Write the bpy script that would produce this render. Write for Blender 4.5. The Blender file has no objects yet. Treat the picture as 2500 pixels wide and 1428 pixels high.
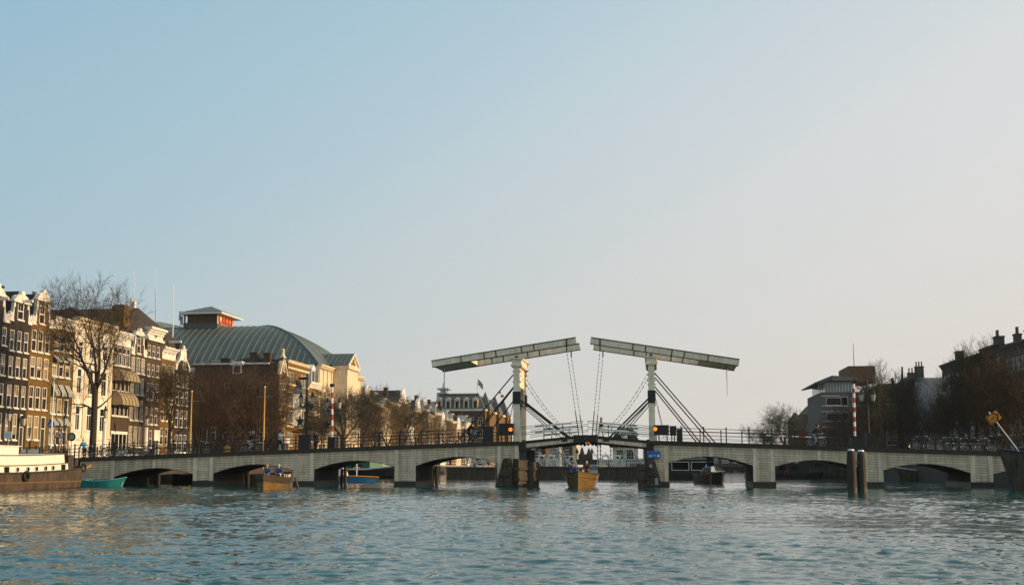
import bpy, math, random
import numpy as np
from mathutils import Vector, Matrix
R = math.radians
random.seed(7)
SC = bpy.context.scene
COL = SC.collection

# ---------------------------------------------------------------- camera
F, TH, PH, CH = 2640.0, R(7.55), R(7.0), 1.6
CY = 1141 - F * math.tan(PH)
cam_d = bpy.data.cameras.new('camera')
cam = bpy.data.objects.new('camera', cam_d); COL.objects.link(cam)
cam.location = (0, 0, CH); cam.rotation_euler = (R(90) + PH, 0, TH)
cam_d.sensor_width = 36; cam_d.lens = F / 2500 * 36
cam_d.shift_y = (CY - 714) / 2500
cam_d.clip_start = .1; cam_d.clip_end = 9000
SC.camera = cam

# ---------------------------------------------------------------- sky, sun, exposure
SUN_EL, SUN_AZ = R(13), R(88.3)          # azimuth from +Y (up the river) towards +X
W = bpy.data.worlds.new('World'); SC.world = W; W.use_nodes = True
nt = W.node_tree; N = nt.nodes; Lk = nt.links
bg = N['Background']
sky = N.new('ShaderNodeTexSky'); sky.sky_type = 'NISHITA'; sky.sun_disc = False
sky.sun_elevation = SUN_EL; sky.sun_rotation = SUN_AZ
sky.altitude = 0; sky.air_density = 1.0; sky.dust_density = 1.0; sky.ozone_density = 1.0
# hazy daylight veil over the physical sky: pale and warm towards the sun and the horizon, bluer away from both
tcw = N.new('ShaderNodeTexCoord'); nrm_ = N.new('ShaderNodeVectorMath'); nrm_.operation = 'NORMALIZE'
Lk.new(tcw.outputs['Generated'], nrm_.inputs[0])
dot = N.new('ShaderNodeVectorMath'); dot.operation = 'DOT_PRODUCT'
dot.inputs[1].default_value = (.95*math.sin(SUN_AZ), .95*math.cos(SUN_AZ), -1.50)
Lk.new(nrm_.outputs[0], dot.inputs[0])
ad = N.new('ShaderNodeMapRange'); ad.inputs[1].default_value = -1.5; ad.inputs[2].default_value = 1.0
Lk.new(dot.outputs['Value'], ad.inputs[0])
rp = N.new('ShaderNodeValToRGB'); rp.color_ramp.interpolation = 'CARDINAL'
def lin(c): return tuple(((v/255)/12.92 if v/255 <= .04045 else ((v/255+.055)/1.055)**2.4) for v in c) + (1,)
SKYC = [(-1.5,(146,182,204)), (-1.0,(158,194,213)), (-.6,(190,211,221)), (-.3,(216,223,226)), (-.1,(227,229,229)), (.2,(236,232,229)), (1.0,(243,236,229))]
el_ = rp.color_ramp.elements
def pos(f): return min(1, max(0, (f+1.5)/2.5))
el_[0].position = 0; el_[0].color = lin(SKYC[0][1]); el_[1].position = 1; el_[1].color = lin(SKYC[-1][1])
for f_, c_ in SKYC[1:-1]:
    e = el_.new(pos(f_)); e.color = lin(c_)
Lk.new(ad.outputs[0], rp.inputs[0])
sc_ = N.new('ShaderNodeVectorMath'); sc_.operation = 'SCALE'; sc_.inputs['Scale'].default_value = 10.0     # the background strength is .1
sep = N.new('ShaderNodeSeparateXYZ'); Lk.new(nrm_.outputs[0], sep.inputs[0])
hz = N.new('ShaderNodeMapRange'); hz.interpolation_type = 'SMOOTHSTEP'; hz.inputs[1].default_value = -.05; hz.inputs[2].default_value = .38
Lk.new(sep.outputs['Z'], hz.inputs[0])
hm = N.new('ShaderNodeMix'); hm.data_type = 'RGBA'; hm.inputs[6].default_value = (.92,.865,.81,1); hm.inputs[7].default_value = (1,1,1,1)
Lk.new(hz.outputs[0], hm.inputs[0])
hv = N.new('ShaderNodeVectorMath'); hv.operation = 'MULTIPLY'; Lk.new(rp.outputs[0], hv.inputs[0]); Lk.new(hm.outputs[2], hv.inputs[1])
Lk.new(hv.outputs[0], sc_.inputs[0])
mul = N.new('ShaderNodeMix'); mul.data_type = 'RGBA'; mul.inputs[0].default_value = .92
Lk.new(sky.outputs[0], mul.inputs[6]); Lk.new(sc_.outputs[0], mul.inputs[7]); Lk.new(mul.outputs[2], bg.inputs[0])
bg.inputs[1].default_value = .1
sun_d = bpy.data.lights.new('sun', 'SUN'); sun_d.energy = 5.0; sun_d.angle = R(.5); sun_d.color = (1, .70, .38)
sun = bpy.data.objects.new('sun', sun_d); COL.objects.link(sun)
sdir = Vector((math.sin(SUN_AZ) * math.cos(SUN_EL), math.cos(SUN_AZ) * math.cos(SUN_EL), math.sin(SUN_EL)))
sun.rotation_euler = sdir.to_track_quat('Z', 'Y').to_euler(); sun.location = (200, 60, 80)
SC.view_settings.view_transform = 'Standard'; SC.view_settings.look = 'None'
SC.view_settings.exposure = 0; SC.view_settings.gamma = 1; SC.view_settings.use_curve_mapping = False

# ---------------------------------------------------------------- measuring: photo pixel -> place
ct, st, cp, sp = math.cos(TH), math.sin(TH), math.cos(PH), math.sin(PH)
def ray(px, py):
    a, b = px - 1250, CY - py
    return Vector((-st*cp*F + ct*a + st*sp*b, ct*cp*F + st*a - ct*sp*b, sp*F + cp*b))
O = Vector((0, 0, CH))
def aty(px, py, Y): d = ray(px, py); return O + d * (Y / d.y)
def atx(px, py, X): d = ray(px, py); return O + d * (X / d.x)
def atz(px, py, Z=0): d = ray(px, py); return O + d * ((Z - CH) / d.z)

# ---------------------------------------------------------------- mesh builder
class MB:
    def __init__(s): s.v = []; s.f = []
    def add(s, vs, fs):
        o = len(s.v); s.v += [tuple(v) for v in vs]; s.f += [tuple(i + o for i in f) for f in fs]; return s
    def box(s, x0, x1, y0, y1, z0, z1):
        return s.add([(x0,y0,z0),(x1,y0,z0),(x1,y1,z0),(x0,y1,z0),(x0,y0,z1),(x1,y0,z1),(x1,y1,z1),(x0,y1,z1)],
                     [(3,2,1,0),(4,5,6,7),(0,1,5,4),(1,2,6,5),(2,3,7,6),(3,0,4,7)])
    def taper(s, x, y, z0, z1, a0, b0, a1, b1):
        return s.add([(x-a0,y-b0,z0),(x+a0,y-b0,z0),(x+a0,y+b0,z0),(x-a0,y+b0,z0),(x-a1,y-b1,z1),(x+a1,y-b1,z1),(x+a1,y+b1,z1),(x-a1,y+b1,z1)],
                     [(3,2,1,0),(4,5,6,7),(0,1,5,4),(1,2,6,5),(2,3,7,6),(3,0,4,7)])
    def beam(s, p, q, w, h):
        p, q = Vector(p), Vector(q); d = (q - p).normalized()
        side = d.cross(Vector((0,0,1)))
        side = side.normalized() if side.length > 1e-3 else Vector((1,0,0))
        up = side.cross(d).normalized(); a = side*w/2; b = up*h/2
        return s.add([p-a-b,p+a-b,p+a+b,p-a+b,q-a-b,q+a-b,q+a+b,q-a+b],
                     [(0,1,2,3),(7,6,5,4),(0,4,5,1),(1,5,6,2),(2,6,7,3),(3,7,4,0)])
    def tube(s, pts, rs, n=6, cap=True):
        pts = [Vector(p) for p in pts]
        if not isinstance(rs, (list, tuple)): rs = [rs]*len(pts)
        o = len(s.v); m = len(pts)
        for i, p in enumerate(pts):
            d = (pts[min(i+1,m-1)] - pts[max(i-1,0)])
            d = d.normalized() if d.length > 1e-9 else Vector((0,0,1))
            a = d.cross(Vector((0,0,1)) if abs(d.z) < .9 else Vector((1,0,0))).normalized(); b = d.cross(a)
            for k in range(n):
                t = 2*math.pi*k/n
                s.v.append(tuple(p + (a*math.cos(t) + b*math.sin(t))*rs[i]))
        for i in range(m-1):
            for k in range(n):
                s.f.append((o+i*n+k, o+i*n+(k+1)%n, o+(i+1)*n+(k+1)%n, o+(i+1)*n+k))
        if cap:
            s.f.append(tuple(o+k for k in reversed(range(n)))); s.f.append(tuple(o+(m-1)*n+k for k in range(n)))
        return s
    def prism(s, poly, a0, a1, axis='y'):
        n = len(poly)
        m = {'y': lambda u,v,a: (u,a,v), 'x': lambda u,v,a: (a,u,v), 'z': lambda u,v,a: (u,v,a)}[axis]
        return s.add([m(u,v,a0) for u,v in poly] + [m(u,v,a1) for u,v in poly],
                     [tuple(range(n)), tuple(range(2*n-1, n-1, -1))] + [(i, i+n, (i+1)%n+n, (i+1)%n) for i in range(n)])
    def lathe(s, prof, n=10, c=(0,0,0)):
        o = len(s.v); m = len(prof)
        for r, z in prof:
            for k in range(n):
                t = 2*math.pi*k/n; s.v.append((c[0]+r*math.cos(t), c[1]+r*math.sin(t), c[2]+z))
        for i in range(m-1):
            for k in range(n): s.f.append((o+i*n+k, o+i*n+(k+1)%n, o+(i+1)*n+(k+1)%n, o+(i+1)*n+k))
        s.f.append(tuple(o+k for k in reversed(range(n)))); s.f.append(tuple(o+(m-1)*n+k for k in range(n)))
        return s
    def ball(s, c, r, n=8, sx=1, sy=1, sz=1):
        m = max(4, n//2+1)
        pr = [(math.sin(math.pi*i/m), -math.cos(math.pi*i/m)) for i in range(m+1)]
        o = len(s.v); s.lathe([(max(a,.02)*r, b*r) for a, b in pr], n)
        for i in range(o, len(s.v)):
            x, y, z = s.v[i]; s.v[i] = (c[0]+x*sx, c[1]+y*sy, c[2]+z*sz)
        return s
    def ring(s, c, r, t, axis='y', n=20, k=5):
        pts = []
        for i in range(n+1):
            a = 2*math.pi*i/n; u, v = r*math.cos(a), r*math.sin(a)
            pts.append({'y': (c[0]+u,c[1],c[2]+v), 'x': (c[0],c[1]+u,c[2]+v), 'z': (c[0]+u,c[1]+v,c[2])}[axis])
        return s.tube(pts, t, k, False)
    def quad(s, a, b, c, d): return s.add([a,b,c,d], [(0,1,2,3)])
    def mesh(s, name, m, smooth=False):
        me = bpy.data.meshes.new(name); me.from_pydata(s.v, [], s.f)
        if m: me.materials.append(m)
        if smooth: me.polygons.foreach_set('use_smooth', [True]*len(me.polygons))
        return me
    def build(s, name, m, parent=None, loc=(0,0,0), world=False, smooth=False, rotz=0, kind=None):
        if world and parent is not None:
            o = wloc(parent); s.v = [(x-o[0], y-o[1], z-o[2]) for x, y, z in s.v]
        return put(name, s.mesh(name, m, smooth), parent, loc, rotz, kind)
def wloc(o):
    p = Vector((0,0,0))
    while o is not None: p += o.location; o = o.parent
    return p
def put(name, me, parent=None, loc=(0,0,0), rotz=0, kind=None):
    o = bpy.data.objects.new(name, me); COL.objects.link(o)
    if parent is not None: o.parent = parent
    o.location = loc
    if rotz: o.rotation_euler = (0,0,rotz)
    if kind: o['kind'] = kind
    return o
def tag(o, label, cat, group=None):
    o['label'] = label; o['category'] = cat
    if group: o['group'] = group
    return o
def thing(name, label, cat, loc=(0,0,0), rotz=0, group=None):
    return tag(put(name, None, None, loc, rotz), label, cat, group)
def struct(name, mb, m, smooth=False): return mb.build(name, m, smooth=smooth, kind='structure')
def dup(root, loc, rotz, label=None, sc=None):
    def cp_(o, par):
        c = o.copy(); COL.objects.link(c)
        if par is not None: c.parent = par
        for ch in o.children: cp_(ch, c)
        return c
    r = cp_(root, None); r.location = loc; r.rotation_euler = (0,0,rotz)
    if label: r['label'] = label
    if sc: r.scale = sc if isinstance(sc, tuple) else (sc, sc, sc)
    return r

# ---------------------------------------------------------------- materials
def mat(name, col, rough=.75, var=.25, scale=1.2, metal=0, bump=0, bscale=18, each=0, streak=0, emit=0, spec=.4, stretch=(1,1,1)):
    m = bpy.data.materials.new(name); m.use_nodes = True
    t = m.node_tree; n = t.nodes; p = n['Principled BSDF']
    p.inputs['Roughness'].default_value = rough; p.inputs['Metallic'].default_value = metal
    p.inputs['Specular IOR Level'].default_value = spec
    c = (*col, 1)
    tc = n.new('ShaderNodeTexCoord')
    mp = n.new('ShaderNodeMapping'); mp.inputs['Scale'].default_value = stretch
    t.links.new(tc.outputs['Object'], mp.inputs[0])
    nz = n.new('ShaderNodeTexNoise'); nz.inputs['Scale'].default_value = scale; nz.inputs['Detail'].default_value = 7; nz.inputs['Roughness'].default_value = .65
    t.links.new(mp.outputs[0], nz.inputs['Vector'])
    mr = n.new('ShaderNodeMapRange'); mr.inputs[1].default_value = .3; mr.inputs[2].default_value = .7
    mr.inputs[3].default_value = 1-var; mr.inputs[4].default_value = 1+var
    t.links.new(nz.outputs['Fac'], mr.inputs[0]); fac = mr.outputs[0]
    if streak:
        m2 = n.new('ShaderNodeMapping'); m2.inputs['Scale'].default_value = (2.2, 2.2, .16)
        t.links.new(tc.outputs['Object'], m2.inputs[0])
        n2 = n.new('ShaderNodeTexNoise'); n2.inputs['Scale'].default_value = 1.6; n2.inputs['Detail'].default_value = 5
        t.links.new(m2.outputs[0], n2.inputs['Vector'])
        r2 = n.new('ShaderNodeMapRange'); r2.inputs[1].default_value = .35; r2.inputs[2].default_value = .65
        r2.inputs[3].default_value = 1-streak; r2.inputs[4].default_value = 1
        t.links.new(n2.outputs['Fac'], r2.inputs[0])
        mm = n.new('ShaderNodeMath'); mm.operation = 'MULTIPLY'; t.links.new(fac, mm.inputs[0]); t.links.new(r2.outputs[0], mm.inputs[1]); fac = mm.outputs[0]
    if each:
        oi = n.new('ShaderNodeObjectInfo'); r3 = n.new('ShaderNodeMapRange')
        r3.inputs[3].default_value = 1-each; r3.inputs[4].default_value = 1+each
        t.links.new(oi.outputs['Random'], r3.inputs[0])
        mm = n.new('ShaderNodeMath'); mm.operation = 'MULTIPLY'; t.links.new(fac, mm.inputs[0]); t.links.new(r3.outputs[0], mm.inputs[1]); fac = mm.outputs[0]
    vm = n.new('ShaderNodeVectorMath'); vm.operation = 'SCALE'; vm.inputs[0].default_value = col
    t.links.new(fac, vm.inputs['Scale']); t.links.new(vm.outputs[0], p.inputs['Base Color'])
    if bump:
        nb = n.new('ShaderNodeTexNoise'); nb.inputs['Scale'].default_value = bscale; nb.inputs['Detail'].default_value = 4
        t.links.new(mp.outputs[0], nb.inputs['Vector'])
        b = n.new('ShaderNodeBump'); b.inputs['Strength'].default_value = bump; b.inputs['Distance'].default_value = .05
        t.links.new(nb.outputs['Fac'], b.inputs['Height']); t.links.new(b.outputs[0], p.inputs['Normal'])
    if emit:
        p.inputs['Emission Color'].default_value = c; p.inputs['Emission Strength'].default_value = emit
    return m
M = {}
M['white'] = mat('white_paint', (.80,.75,.66), .6, .12, .8, streak=.22)
M['frame'] = mat('frame_paint', (.74,.71,.64), .5, .08, 2)
M['stone'] = mat('cream_stone', (.74,.62,.44), .8, .16, .7, streak=.2, bump=.15)
M['plaster'] = mat('white_plaster', (.82,.77,.67), .75, .12, .5, streak=.2)
M['brick_dark'] = mat('dark_brown_brick', (.030,.021,.016), .85, .3, 3, streak=.2, bump=.2)
M['brick_ochre'] = mat('ochre_brick', (.165,.088,.016), .85, .28, 2, streak=.25, bump=.2)
M['brick_olive'] = mat('olive_brick', (.14,.09,.022), .85, .25, 2, streak=.25, bump=.2)
M['brick_brown'] = mat('brown_brick', (.070,.043,.024), .85, .3, 2.5, streak=.2, bump=.2)
M['brick_red'] = mat('red_brick', (.15,.075,.045), .85, .3, 2.5, streak=.2, bump=.2)
M['brick_grey'] = mat('grey_brick', (.085,.070,.060), .85, .28, 2.5, streak=.2)
M['roof'] = mat('dark_roof_tiles', (.040,.031,.025), .8, .35, 2.5, bump=.4, bscale=9)
M['slate'] = mat('slate_roof', (.075,.085,.085), .6, .3, 2, bump=.3, bscale=9)
M['copper'] = mat('green_copper_roof', (.098,.112,.090), .5, .22, .5, streak=.15, spec=.5)
M['copper2'] = mat('copper_seam', (.130,.145,.118), .5, .15, 1)
M['glass'] = mat('window_glass', (.012,.011,.009), .08, .3, .8, spec=.20, each=.5)
M['blind'] = mat('cream_blind', (.27,.21,.12), .8, .12, 2)
M['door'] = mat('dark_door_paint', (.030,.032,.028), .4, .2, 2)
M['board'] = mat('bridge_board_paint', (.72,.575,.40), .65, .16, 1.3, each=.10, streak=.34)
M['board2'] = mat('bridge_frame_paint', (.80,.66,.47), .6, .14, 1.3, streak=.34)
M['beam'] = mat('balance_beam_paint', (.86,.74,.55), .6, .18, 1.8, streak=.18, bump=.1)
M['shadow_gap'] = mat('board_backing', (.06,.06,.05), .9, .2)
M['iron'] = mat('black_iron', (.018,.016,.014), .5, .3, 3)
M['deckedge'] = mat('tarred_timber', (.045,.036,.028), .85, .35, 3, bump=.3)
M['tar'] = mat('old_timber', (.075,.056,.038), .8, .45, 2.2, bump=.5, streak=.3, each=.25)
M['weed'] = mat('wet_algae_timber', (.030,.030,.018), .45, .35, 3, bump=.4)
M['pile'] = mat('weathered_pile', (.050,.034,.024), .8, .35, 3, bump=.5, bscale=12, stretch=(1,1,.15))
M['brickquay'] = mat('quay_brick', (.060,.044,.034), .85, .35, 2, streak=.3, bump=.3)
M['street'] = mat('clinker_paving', (.10,.078,.062), .85, .3, 2)
M['asphalt'] = mat('asphalt', (.05,.048,.046), .9, .2, 3)
M['earth'] = mat('earth', (.07,.058,.042), .95, .3, .2)
M['bark'] = mat('bark', (.038,.028,.019), .9, .3, 4, bump=.4)
M['twig'] = mat('twigs', (.060,.039,.021), .85, .25, 2)
M['twig2'] = mat('reddish_twigs', (.066,.038,.018), .85, .25, 2)
M['twig4'] = mat('sunlit_golden_twigs', (.14,.085,.034), .85, .25, 2)  # lighter gold: sunlight on the far row of trees put into the colour
M['glassblue'] = mat('sky_tinted_glazing', (.20,.28,.29), .12, .2, .5, spec=.5)  # pale blue sky reflection in the panes put into the base colour
M['brick_light'] = mat('light_grey_brick', (.15,.122,.105), .85, .25, 2.5, streak=.2)
M['twig3'] = mat('olive_twigs', (.085,.070,.038), .85, .25, 2)
M['hull'] = mat('rusty_brown_hull', (.085,.058,.040), .6, .45, 1.2, streak=.45, bump=.1)
M['hullblack'] = mat('black_hull', (.022,.019,.017), .45, .3, 2)
M['rust'] = mat('rust_stain', (.20,.105,.035), .8, .4, 4)
M['boatwhite'] = mat('boat_white_paint', (.80,.76,.66), .5, .09, 1.5, streak=.12)
M['teal'] = mat('teal_boat_paint', (.035,.30,.27), .45, .2, 1.5, streak=.12)
M['teal2'] = mat('pale_teal_paint', (.16,.46,.42), .45, .15, 1.5)
M['varnish'] = mat('varnished_wood', (.17,.10,.034), .22, .45, 3, stretch=(.3,1,3), spec=.6)
M['darkwood'] = mat('dark_wood', (.050,.034,.022), .5, .3, 3)
M['bluehull'] = mat('blue_hull_paint', (.05,.19,.34), .45, .2, 2)
M['green'] = mat('green_paint', (.03,.16,.09), .5, .2, 2)
M['grey'] = mat('grey_paint', (.28,.28,.27), .6, .15, 2)
M['tarp'] = mat('grey_tarpaulin', (.20,.20,.19), .55, .2, 2, bump=.2, bscale=5)
M['awning'] = mat('khaki_awning_cloth', (.30,.235,.14), .85, .12, 2)
M['awngreen'] = mat('green_awning_cloth', (.028,.05,.036), .85, .15, 2)
M['blue'] = mat('blue_sign_paint', (.006,.13,.42), .4, .05, 2)
M['red'] = mat('red_paint', (.36,.045,.025), .5, .1, 2)
M['signred'] = mat('red_letter_paint', (.62,.10,.02), .5, .1, 2)
M['signwhite'] = mat('white_sign_paint', (.8,.8,.78), .4, .04, 2)
M['orange'] = mat('orange_sign_paint', (.70,.25,.012), .45, .05, 2)
M['yellow'] = mat('yellow_paint', (.45,.22,.015), .5, .15, 2)
M['mast'] = mat('yellow_varnished_mast', (.55,.30,.05), .45, .15, 2)
M['lamp'] = mat('amber_lamp', (1,.20,.008), .4, 0, emit=1.6)
M['lamplow'] = mat('small_amber_lamp', (1,.20,.01), .4, 0, emit=.3)
M['lanternglass'] = mat('lantern_glass', (.42,.38,.30), .2, .1, 2)
M['chrome'] = mat('bright_metal', (.6,.58,.54), .3, .1, 2, metal=.8)
M['rubber'] = mat('tyre_rubber', (.018,.017,.016), .8, .2, 3)
M['farblue'] = mat('haze_tinted_cladding', (.22,.30,.33), .5, .12, .05)  # blue of the distance haze over the tower put into its colour
M['skin'] = mat('skin', (.50,.30,.20), .6, .06, 5)
M['cloth_dark'] = mat('dark_cloth', (.022,.021,.023), .9, .2, 5)
M['cloth_white'] = mat('white_cloth', (.62,.63,.66), .9, .08, 5)
M['cloth_blue'] = mat('blue_cloth', (.02,.06,.17), .9, .15, 5)
M['cloth_bright'] = mat('bright_blue_jacket', (.02,.24,.42), .8, .12, 5)
M['cloth_red'] = mat('dark_red_cloth', (.11,.035,.028), .9, .15, 5)
M['cloth_tan'] = mat('tan_cloth', (.36,.27,.17), .9, .12, 5)
M['cloth_grey'] = mat('light_grey_cloth', (.40,.39,.37), .9, .12, 5)
M['jeans'] = mat('jeans', (.10,.15,.24), .9, .15, 5)
M['hair_blond'] = mat('blond_hair', (.36,.19,.06), .7, .2, 9)
M['hair_dark'] = mat('dark_hair', (.03,.022,.016), .7, .2, 9)
M['hair_grey'] = mat('grey_hair', (.42,.40,.37), .7, .2, 9)
# ================================================================= THE SETTING
HAZE = .00008
XL, XR = -66.0, 45.0            # facade planes of the two house rows
QL, QR = -51.6, 33.0            # quay edges
ZL, ZR = 2.15, 2.2              # street levels
YB, YB2 = 91.0, 98.4            # bridge front and back

WSLOPE = .245
def water():
    ys = [6.0]
    while ys[-1] < 118: ys.append(ys[-1] + .045 + .0031*(ys[-1]-6))
    ys = np.array(ys); ys[-1] = 118.0; us = np.linspace(-.95, .75, 900)
    U, Y = np.meshgrid(us, ys); X = U*(Y+10); Z = np.zeros_like(X)
    rng = np.random.default_rng(11)
    sy = np.maximum(np.gradient(ys), (ys+10)*(us[1]-us[0]))[:, None]; n = 110
    for i in range(n):
        big = i % 6 == 0
        L = math.exp(rng.uniform(math.log(1.0), math.log(2.6))) if big else math.exp(rng.uniform(math.log(.12), math.log(.65)))
        th = rng.normal(.22, .55); k = 2*math.pi/L
        sl = WSLOPE*math.sqrt(2/n)*rng.uniform(.6, 1.4)*(.5 if big else 1)
        fade = np.clip((L/sy - 1.3)/1.2, 0, 1)
        Z += fade*sl/k*np.sin(k*(math.sin(th)*X + math.cos(th)*Y) + rng.uniform(0, 6.28))
    gust = .78 + .30*np.sin(X*.11 + np.sin(Y*.07)*2)*np.sin(Y*.13 + X*.05) + .2*np.sin(Y*.31 + X*.21)
    Z *= gust
    edge = np.minimum(np.minimum((U+.95)/.05, (.75-U)/.05), np.minimum((Y-6)/2, (118-Y)/3))
    Z *= np.clip(edge, 0, 1)
    ny, nx = X.shape
    V = np.stack([X, Y, Z], -1).reshape(-1, 3)
    idx = np.arange(ny*nx).reshape(ny, nx)
    Q = np.stack([idx[:-1,:-1], idx[:-1,1:], idx[1:,1:], idx[1:,:-1]], -1).reshape(-1, 4)
    l0, l1, r0, r1 = -.95*16, -.95*128, .75*16, .75*128
    ex = [(-300,-300),(300,-300),(300,6),(-300,6), (-300,6),(l0,6),(l1,118),(-300,118), (r0,6),(300,6),(300,118),(r1,118), (-300,118),(300,118),(300,1480.5),(-300,1480.5)]
    b = len(V); V = np.vstack([V, np.array([(a, c, 0) for a, c in ex])])
    Q = np.vstack([Q, np.array([[b+4*j+i for i in range(4)] for j in range(4)])])
    me = bpy.data.meshes.new('water'); me.vertices.add(len(V)); me.vertices.foreach_set('co', V.ravel())
    me.loops.add(Q.size); me.loops.foreach_set('vertex_index', Q.ravel().astype(np.int32))
    me.polygons.add(len(Q)); me.polygons.foreach_set('loop_start', np.arange(0, Q.size, 4, dtype=np.int32))
    me.polygons.foreach_set('use_smooth', np.ones(len(Q), dtype=bool))
    me.update(calc_edges=True); me.validate()
    m = bpy.data.materials.new('canal_water'); m.use_nodes = True
    t = m.node_tree; p = t.nodes['Principled BSDF']
    p.inputs['Base Color'].default_value = (.010, .076, .070, 1); p.inputs['Roughness'].default_value = .02
    p.inputs['IOR'].default_value = 1.333; p.inputs['Specular IOR Level'].default_value = .5
    g = t.nodes.new('ShaderNodeNewGeometry'); bumps = None
    for sc, stg, ds in (((1.6,3.4,1), .22, .02), ((5,10,1), .3, .006)):
        mp = t.nodes.new('ShaderNodeMapping'); mp.inputs['Scale'].default_value = sc
        t.links.new(g.outputs['Position'], mp.inputs[0])
        nz = t.nodes.new('ShaderNodeTexNoise'); nz.inputs['Scale'].default_value = 1; nz.inputs['Detail'].default_value = 3
        t.links.new(mp.outputs[0], nz.inputs['Vector'])
        b_ = t.nodes.new('ShaderNodeBump'); b_.inputs['Strength'].default_value = stg; b_.inputs['Distance'].default_value = ds*4
        t.links.new(nz.outputs['Fac'], b_.inputs['Height'])
        if bumps: t.links.new(bumps.outputs[0], b_.inputs['Normal'])
        bumps = b_
    t.links.new(bumps.outputs[0], p.inputs['Normal'])
    me.materials.append(m)
    put('water', me, kind='structure')
water()

g = MB(); g.box(-880, 680, -320, 1590, -3, -1.5); struct('ground', g, M['earth'])
g = MB(); g.box(-870, QL-.5, -300, 1480, -1.4, ZL); struct('street', g, M['street'])
g = MB(); g.box(QR+.5, 670, -300, 1480, -1.4, ZR); struct('pavement', g, M['street'])
g = MB(); g.box(-870, 670, 1481, 1580, -1.4, 2); struct('land', g, M['earth'])
def quay(name, label, x0, x1, y0, y1, zt, face):
    t = thing(name, label, 'quay wall', ((x0+x1)/2, y0, 0))
    b = MB(); b.box(x0, x1, y0, y1, -1.4, zt-.28); b.build('brick_face', M['brickquay'], t, world=True)
    n = max(1, int((y1-y0)/2.0)) if y1 - y0 < 260 else 130
    st_ = (y1-y0)/n
    cm = MB(); cm.box(-.32, .32, .01, st_-.01, 0, .34); me = cm.mesh('coping_stone', M['grey'])
    for i in range(n):
        put('coping_stone', me, t, ((face*.02), i*st_, zt-.28))
    return t
quay('quay_wall', 'dark brick quay wall with stone coping behind the white barge', QL-.5, QL, -60, YB-.6, ZL, 1)
quay('quay_wall', 'dark brick quay wall running under the lit row of houses beyond the bridge', QL-.5, QL, YB2+.4, 340, ZL, 1)
quay('quay_wall', 'shaded brick quay wall below the bare trees past the bridge end', QR, QR+.5, YB2+.4, 340, ZR, -1)

hzb = MB(); hzb.box(-900, 700, -340, 1610, -4, 150); hm_ = bpy.data.materials.new('haze_air'); hm_.use_nodes = True
t_ = hm_.node_tree; t_.nodes.remove(t_.nodes['Principled BSDF']); pv_ = t_.nodes.new('ShaderNodeVolumePrincipled')
pv_.inputs['Color'].default_value = (.86,.90,.93,1); pv_.inputs['Density'].default_value = HAZE; pv_.inputs['Anisotropy'].default_value = .2
t_.links.new(pv_.outputs[0], t_.nodes['Material Output'].inputs['Volume'])
if HAZE: hzb.build('haze', hm_, kind='stuff')
# ================================================================= HOUSES
WC = {}
def wmesh(w, h, style):
    k = (round(w,2), round(h,2), style)
    if k in WC: return WC[k]
    f = MB(); fw = min(.095, w*.10); y0, y1 = .02, .13
    f.box(0, fw, y0, y1, 0, h); f.box(w-fw, w, y0, y1, 0, h)
    f.box(fw, w-fw, y0, y1, 0, fw*.8); f.box(fw, w-fw, y0, y1, h-fw, h)
    b = .035
    if style == 'sash':
        f.box(fw, w-fw, .05, .12, h*.52-.05, h*.52+.05)
        f.box(w/2-b/2, w/2+b/2, .06, .115, h*.52+.05, h-fw)
    elif style == 'grid':
        nx, nz = 3, max(3, int(h/.45))
        for i in range(1, nx): x = fw+(w-2*fw)*i/nx; f.box(x-b/2, x+b/2, .05, .115, fw*.8, h-fw)
        for j in range(1, nz):
            z = h*j/nz
            for i in range(nx):
                xa = fw+(w-2*fw)*i/nx + (b/2 if i else 0); xb = fw+(w-2*fw)*(i+1)/nx - (b/2 if i < nx-1 else 0)
                f.box(xa, xb, .055, .11, z-b/2, z+b/2)
    elif style == 'cross':
        f.box(fw, w-fw, .05, .12, h*.66-.05, h*.66+.05)
        f.box(w/2-b, w/2+b, .06, .115, fw*.8, h*.66-.05)
    g = MB(); g.quad((fw*.7,.10,fw*.5), (w-fw*.7,.10,fw*.5), (w-fw*.7,.10,h-fw*.7), (fw*.7,.10,h-fw*.7))
    s = MB(); s.box(-.07, w+.07, -.12, .019, -.15, -.002)
    WC[k] = (f.mesh('window', M['frame']), g.mesh('pane', M['glass']), s.mesh('sill', M['frame']))
    return WC[k]
BC = {}
def window(par, x, z, w, h, style='sash', blind=0, sill=True, yoff=0):
    a, b, c = wmesh(w, h, style)
    o = put('window', a, par, (x, yoff, z)); put('pane', b, o)
    if sill: put('sill', c, o)
    if blind:
        k = (round(w,2), round(h,2), blind)
        if k not in BC:
            q = MB(); z0 = h*(1-blind) if blind > 0 else .1; z1 = h-.12
            q.quad((.11,.095,z0), (w-.11,.095,z0), (w-.11,.095,z1), (.11,.095,z1)); BC[k] = q.mesh('blind', M['blind'])
        put('blind', BC[k], o)
    return o
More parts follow.
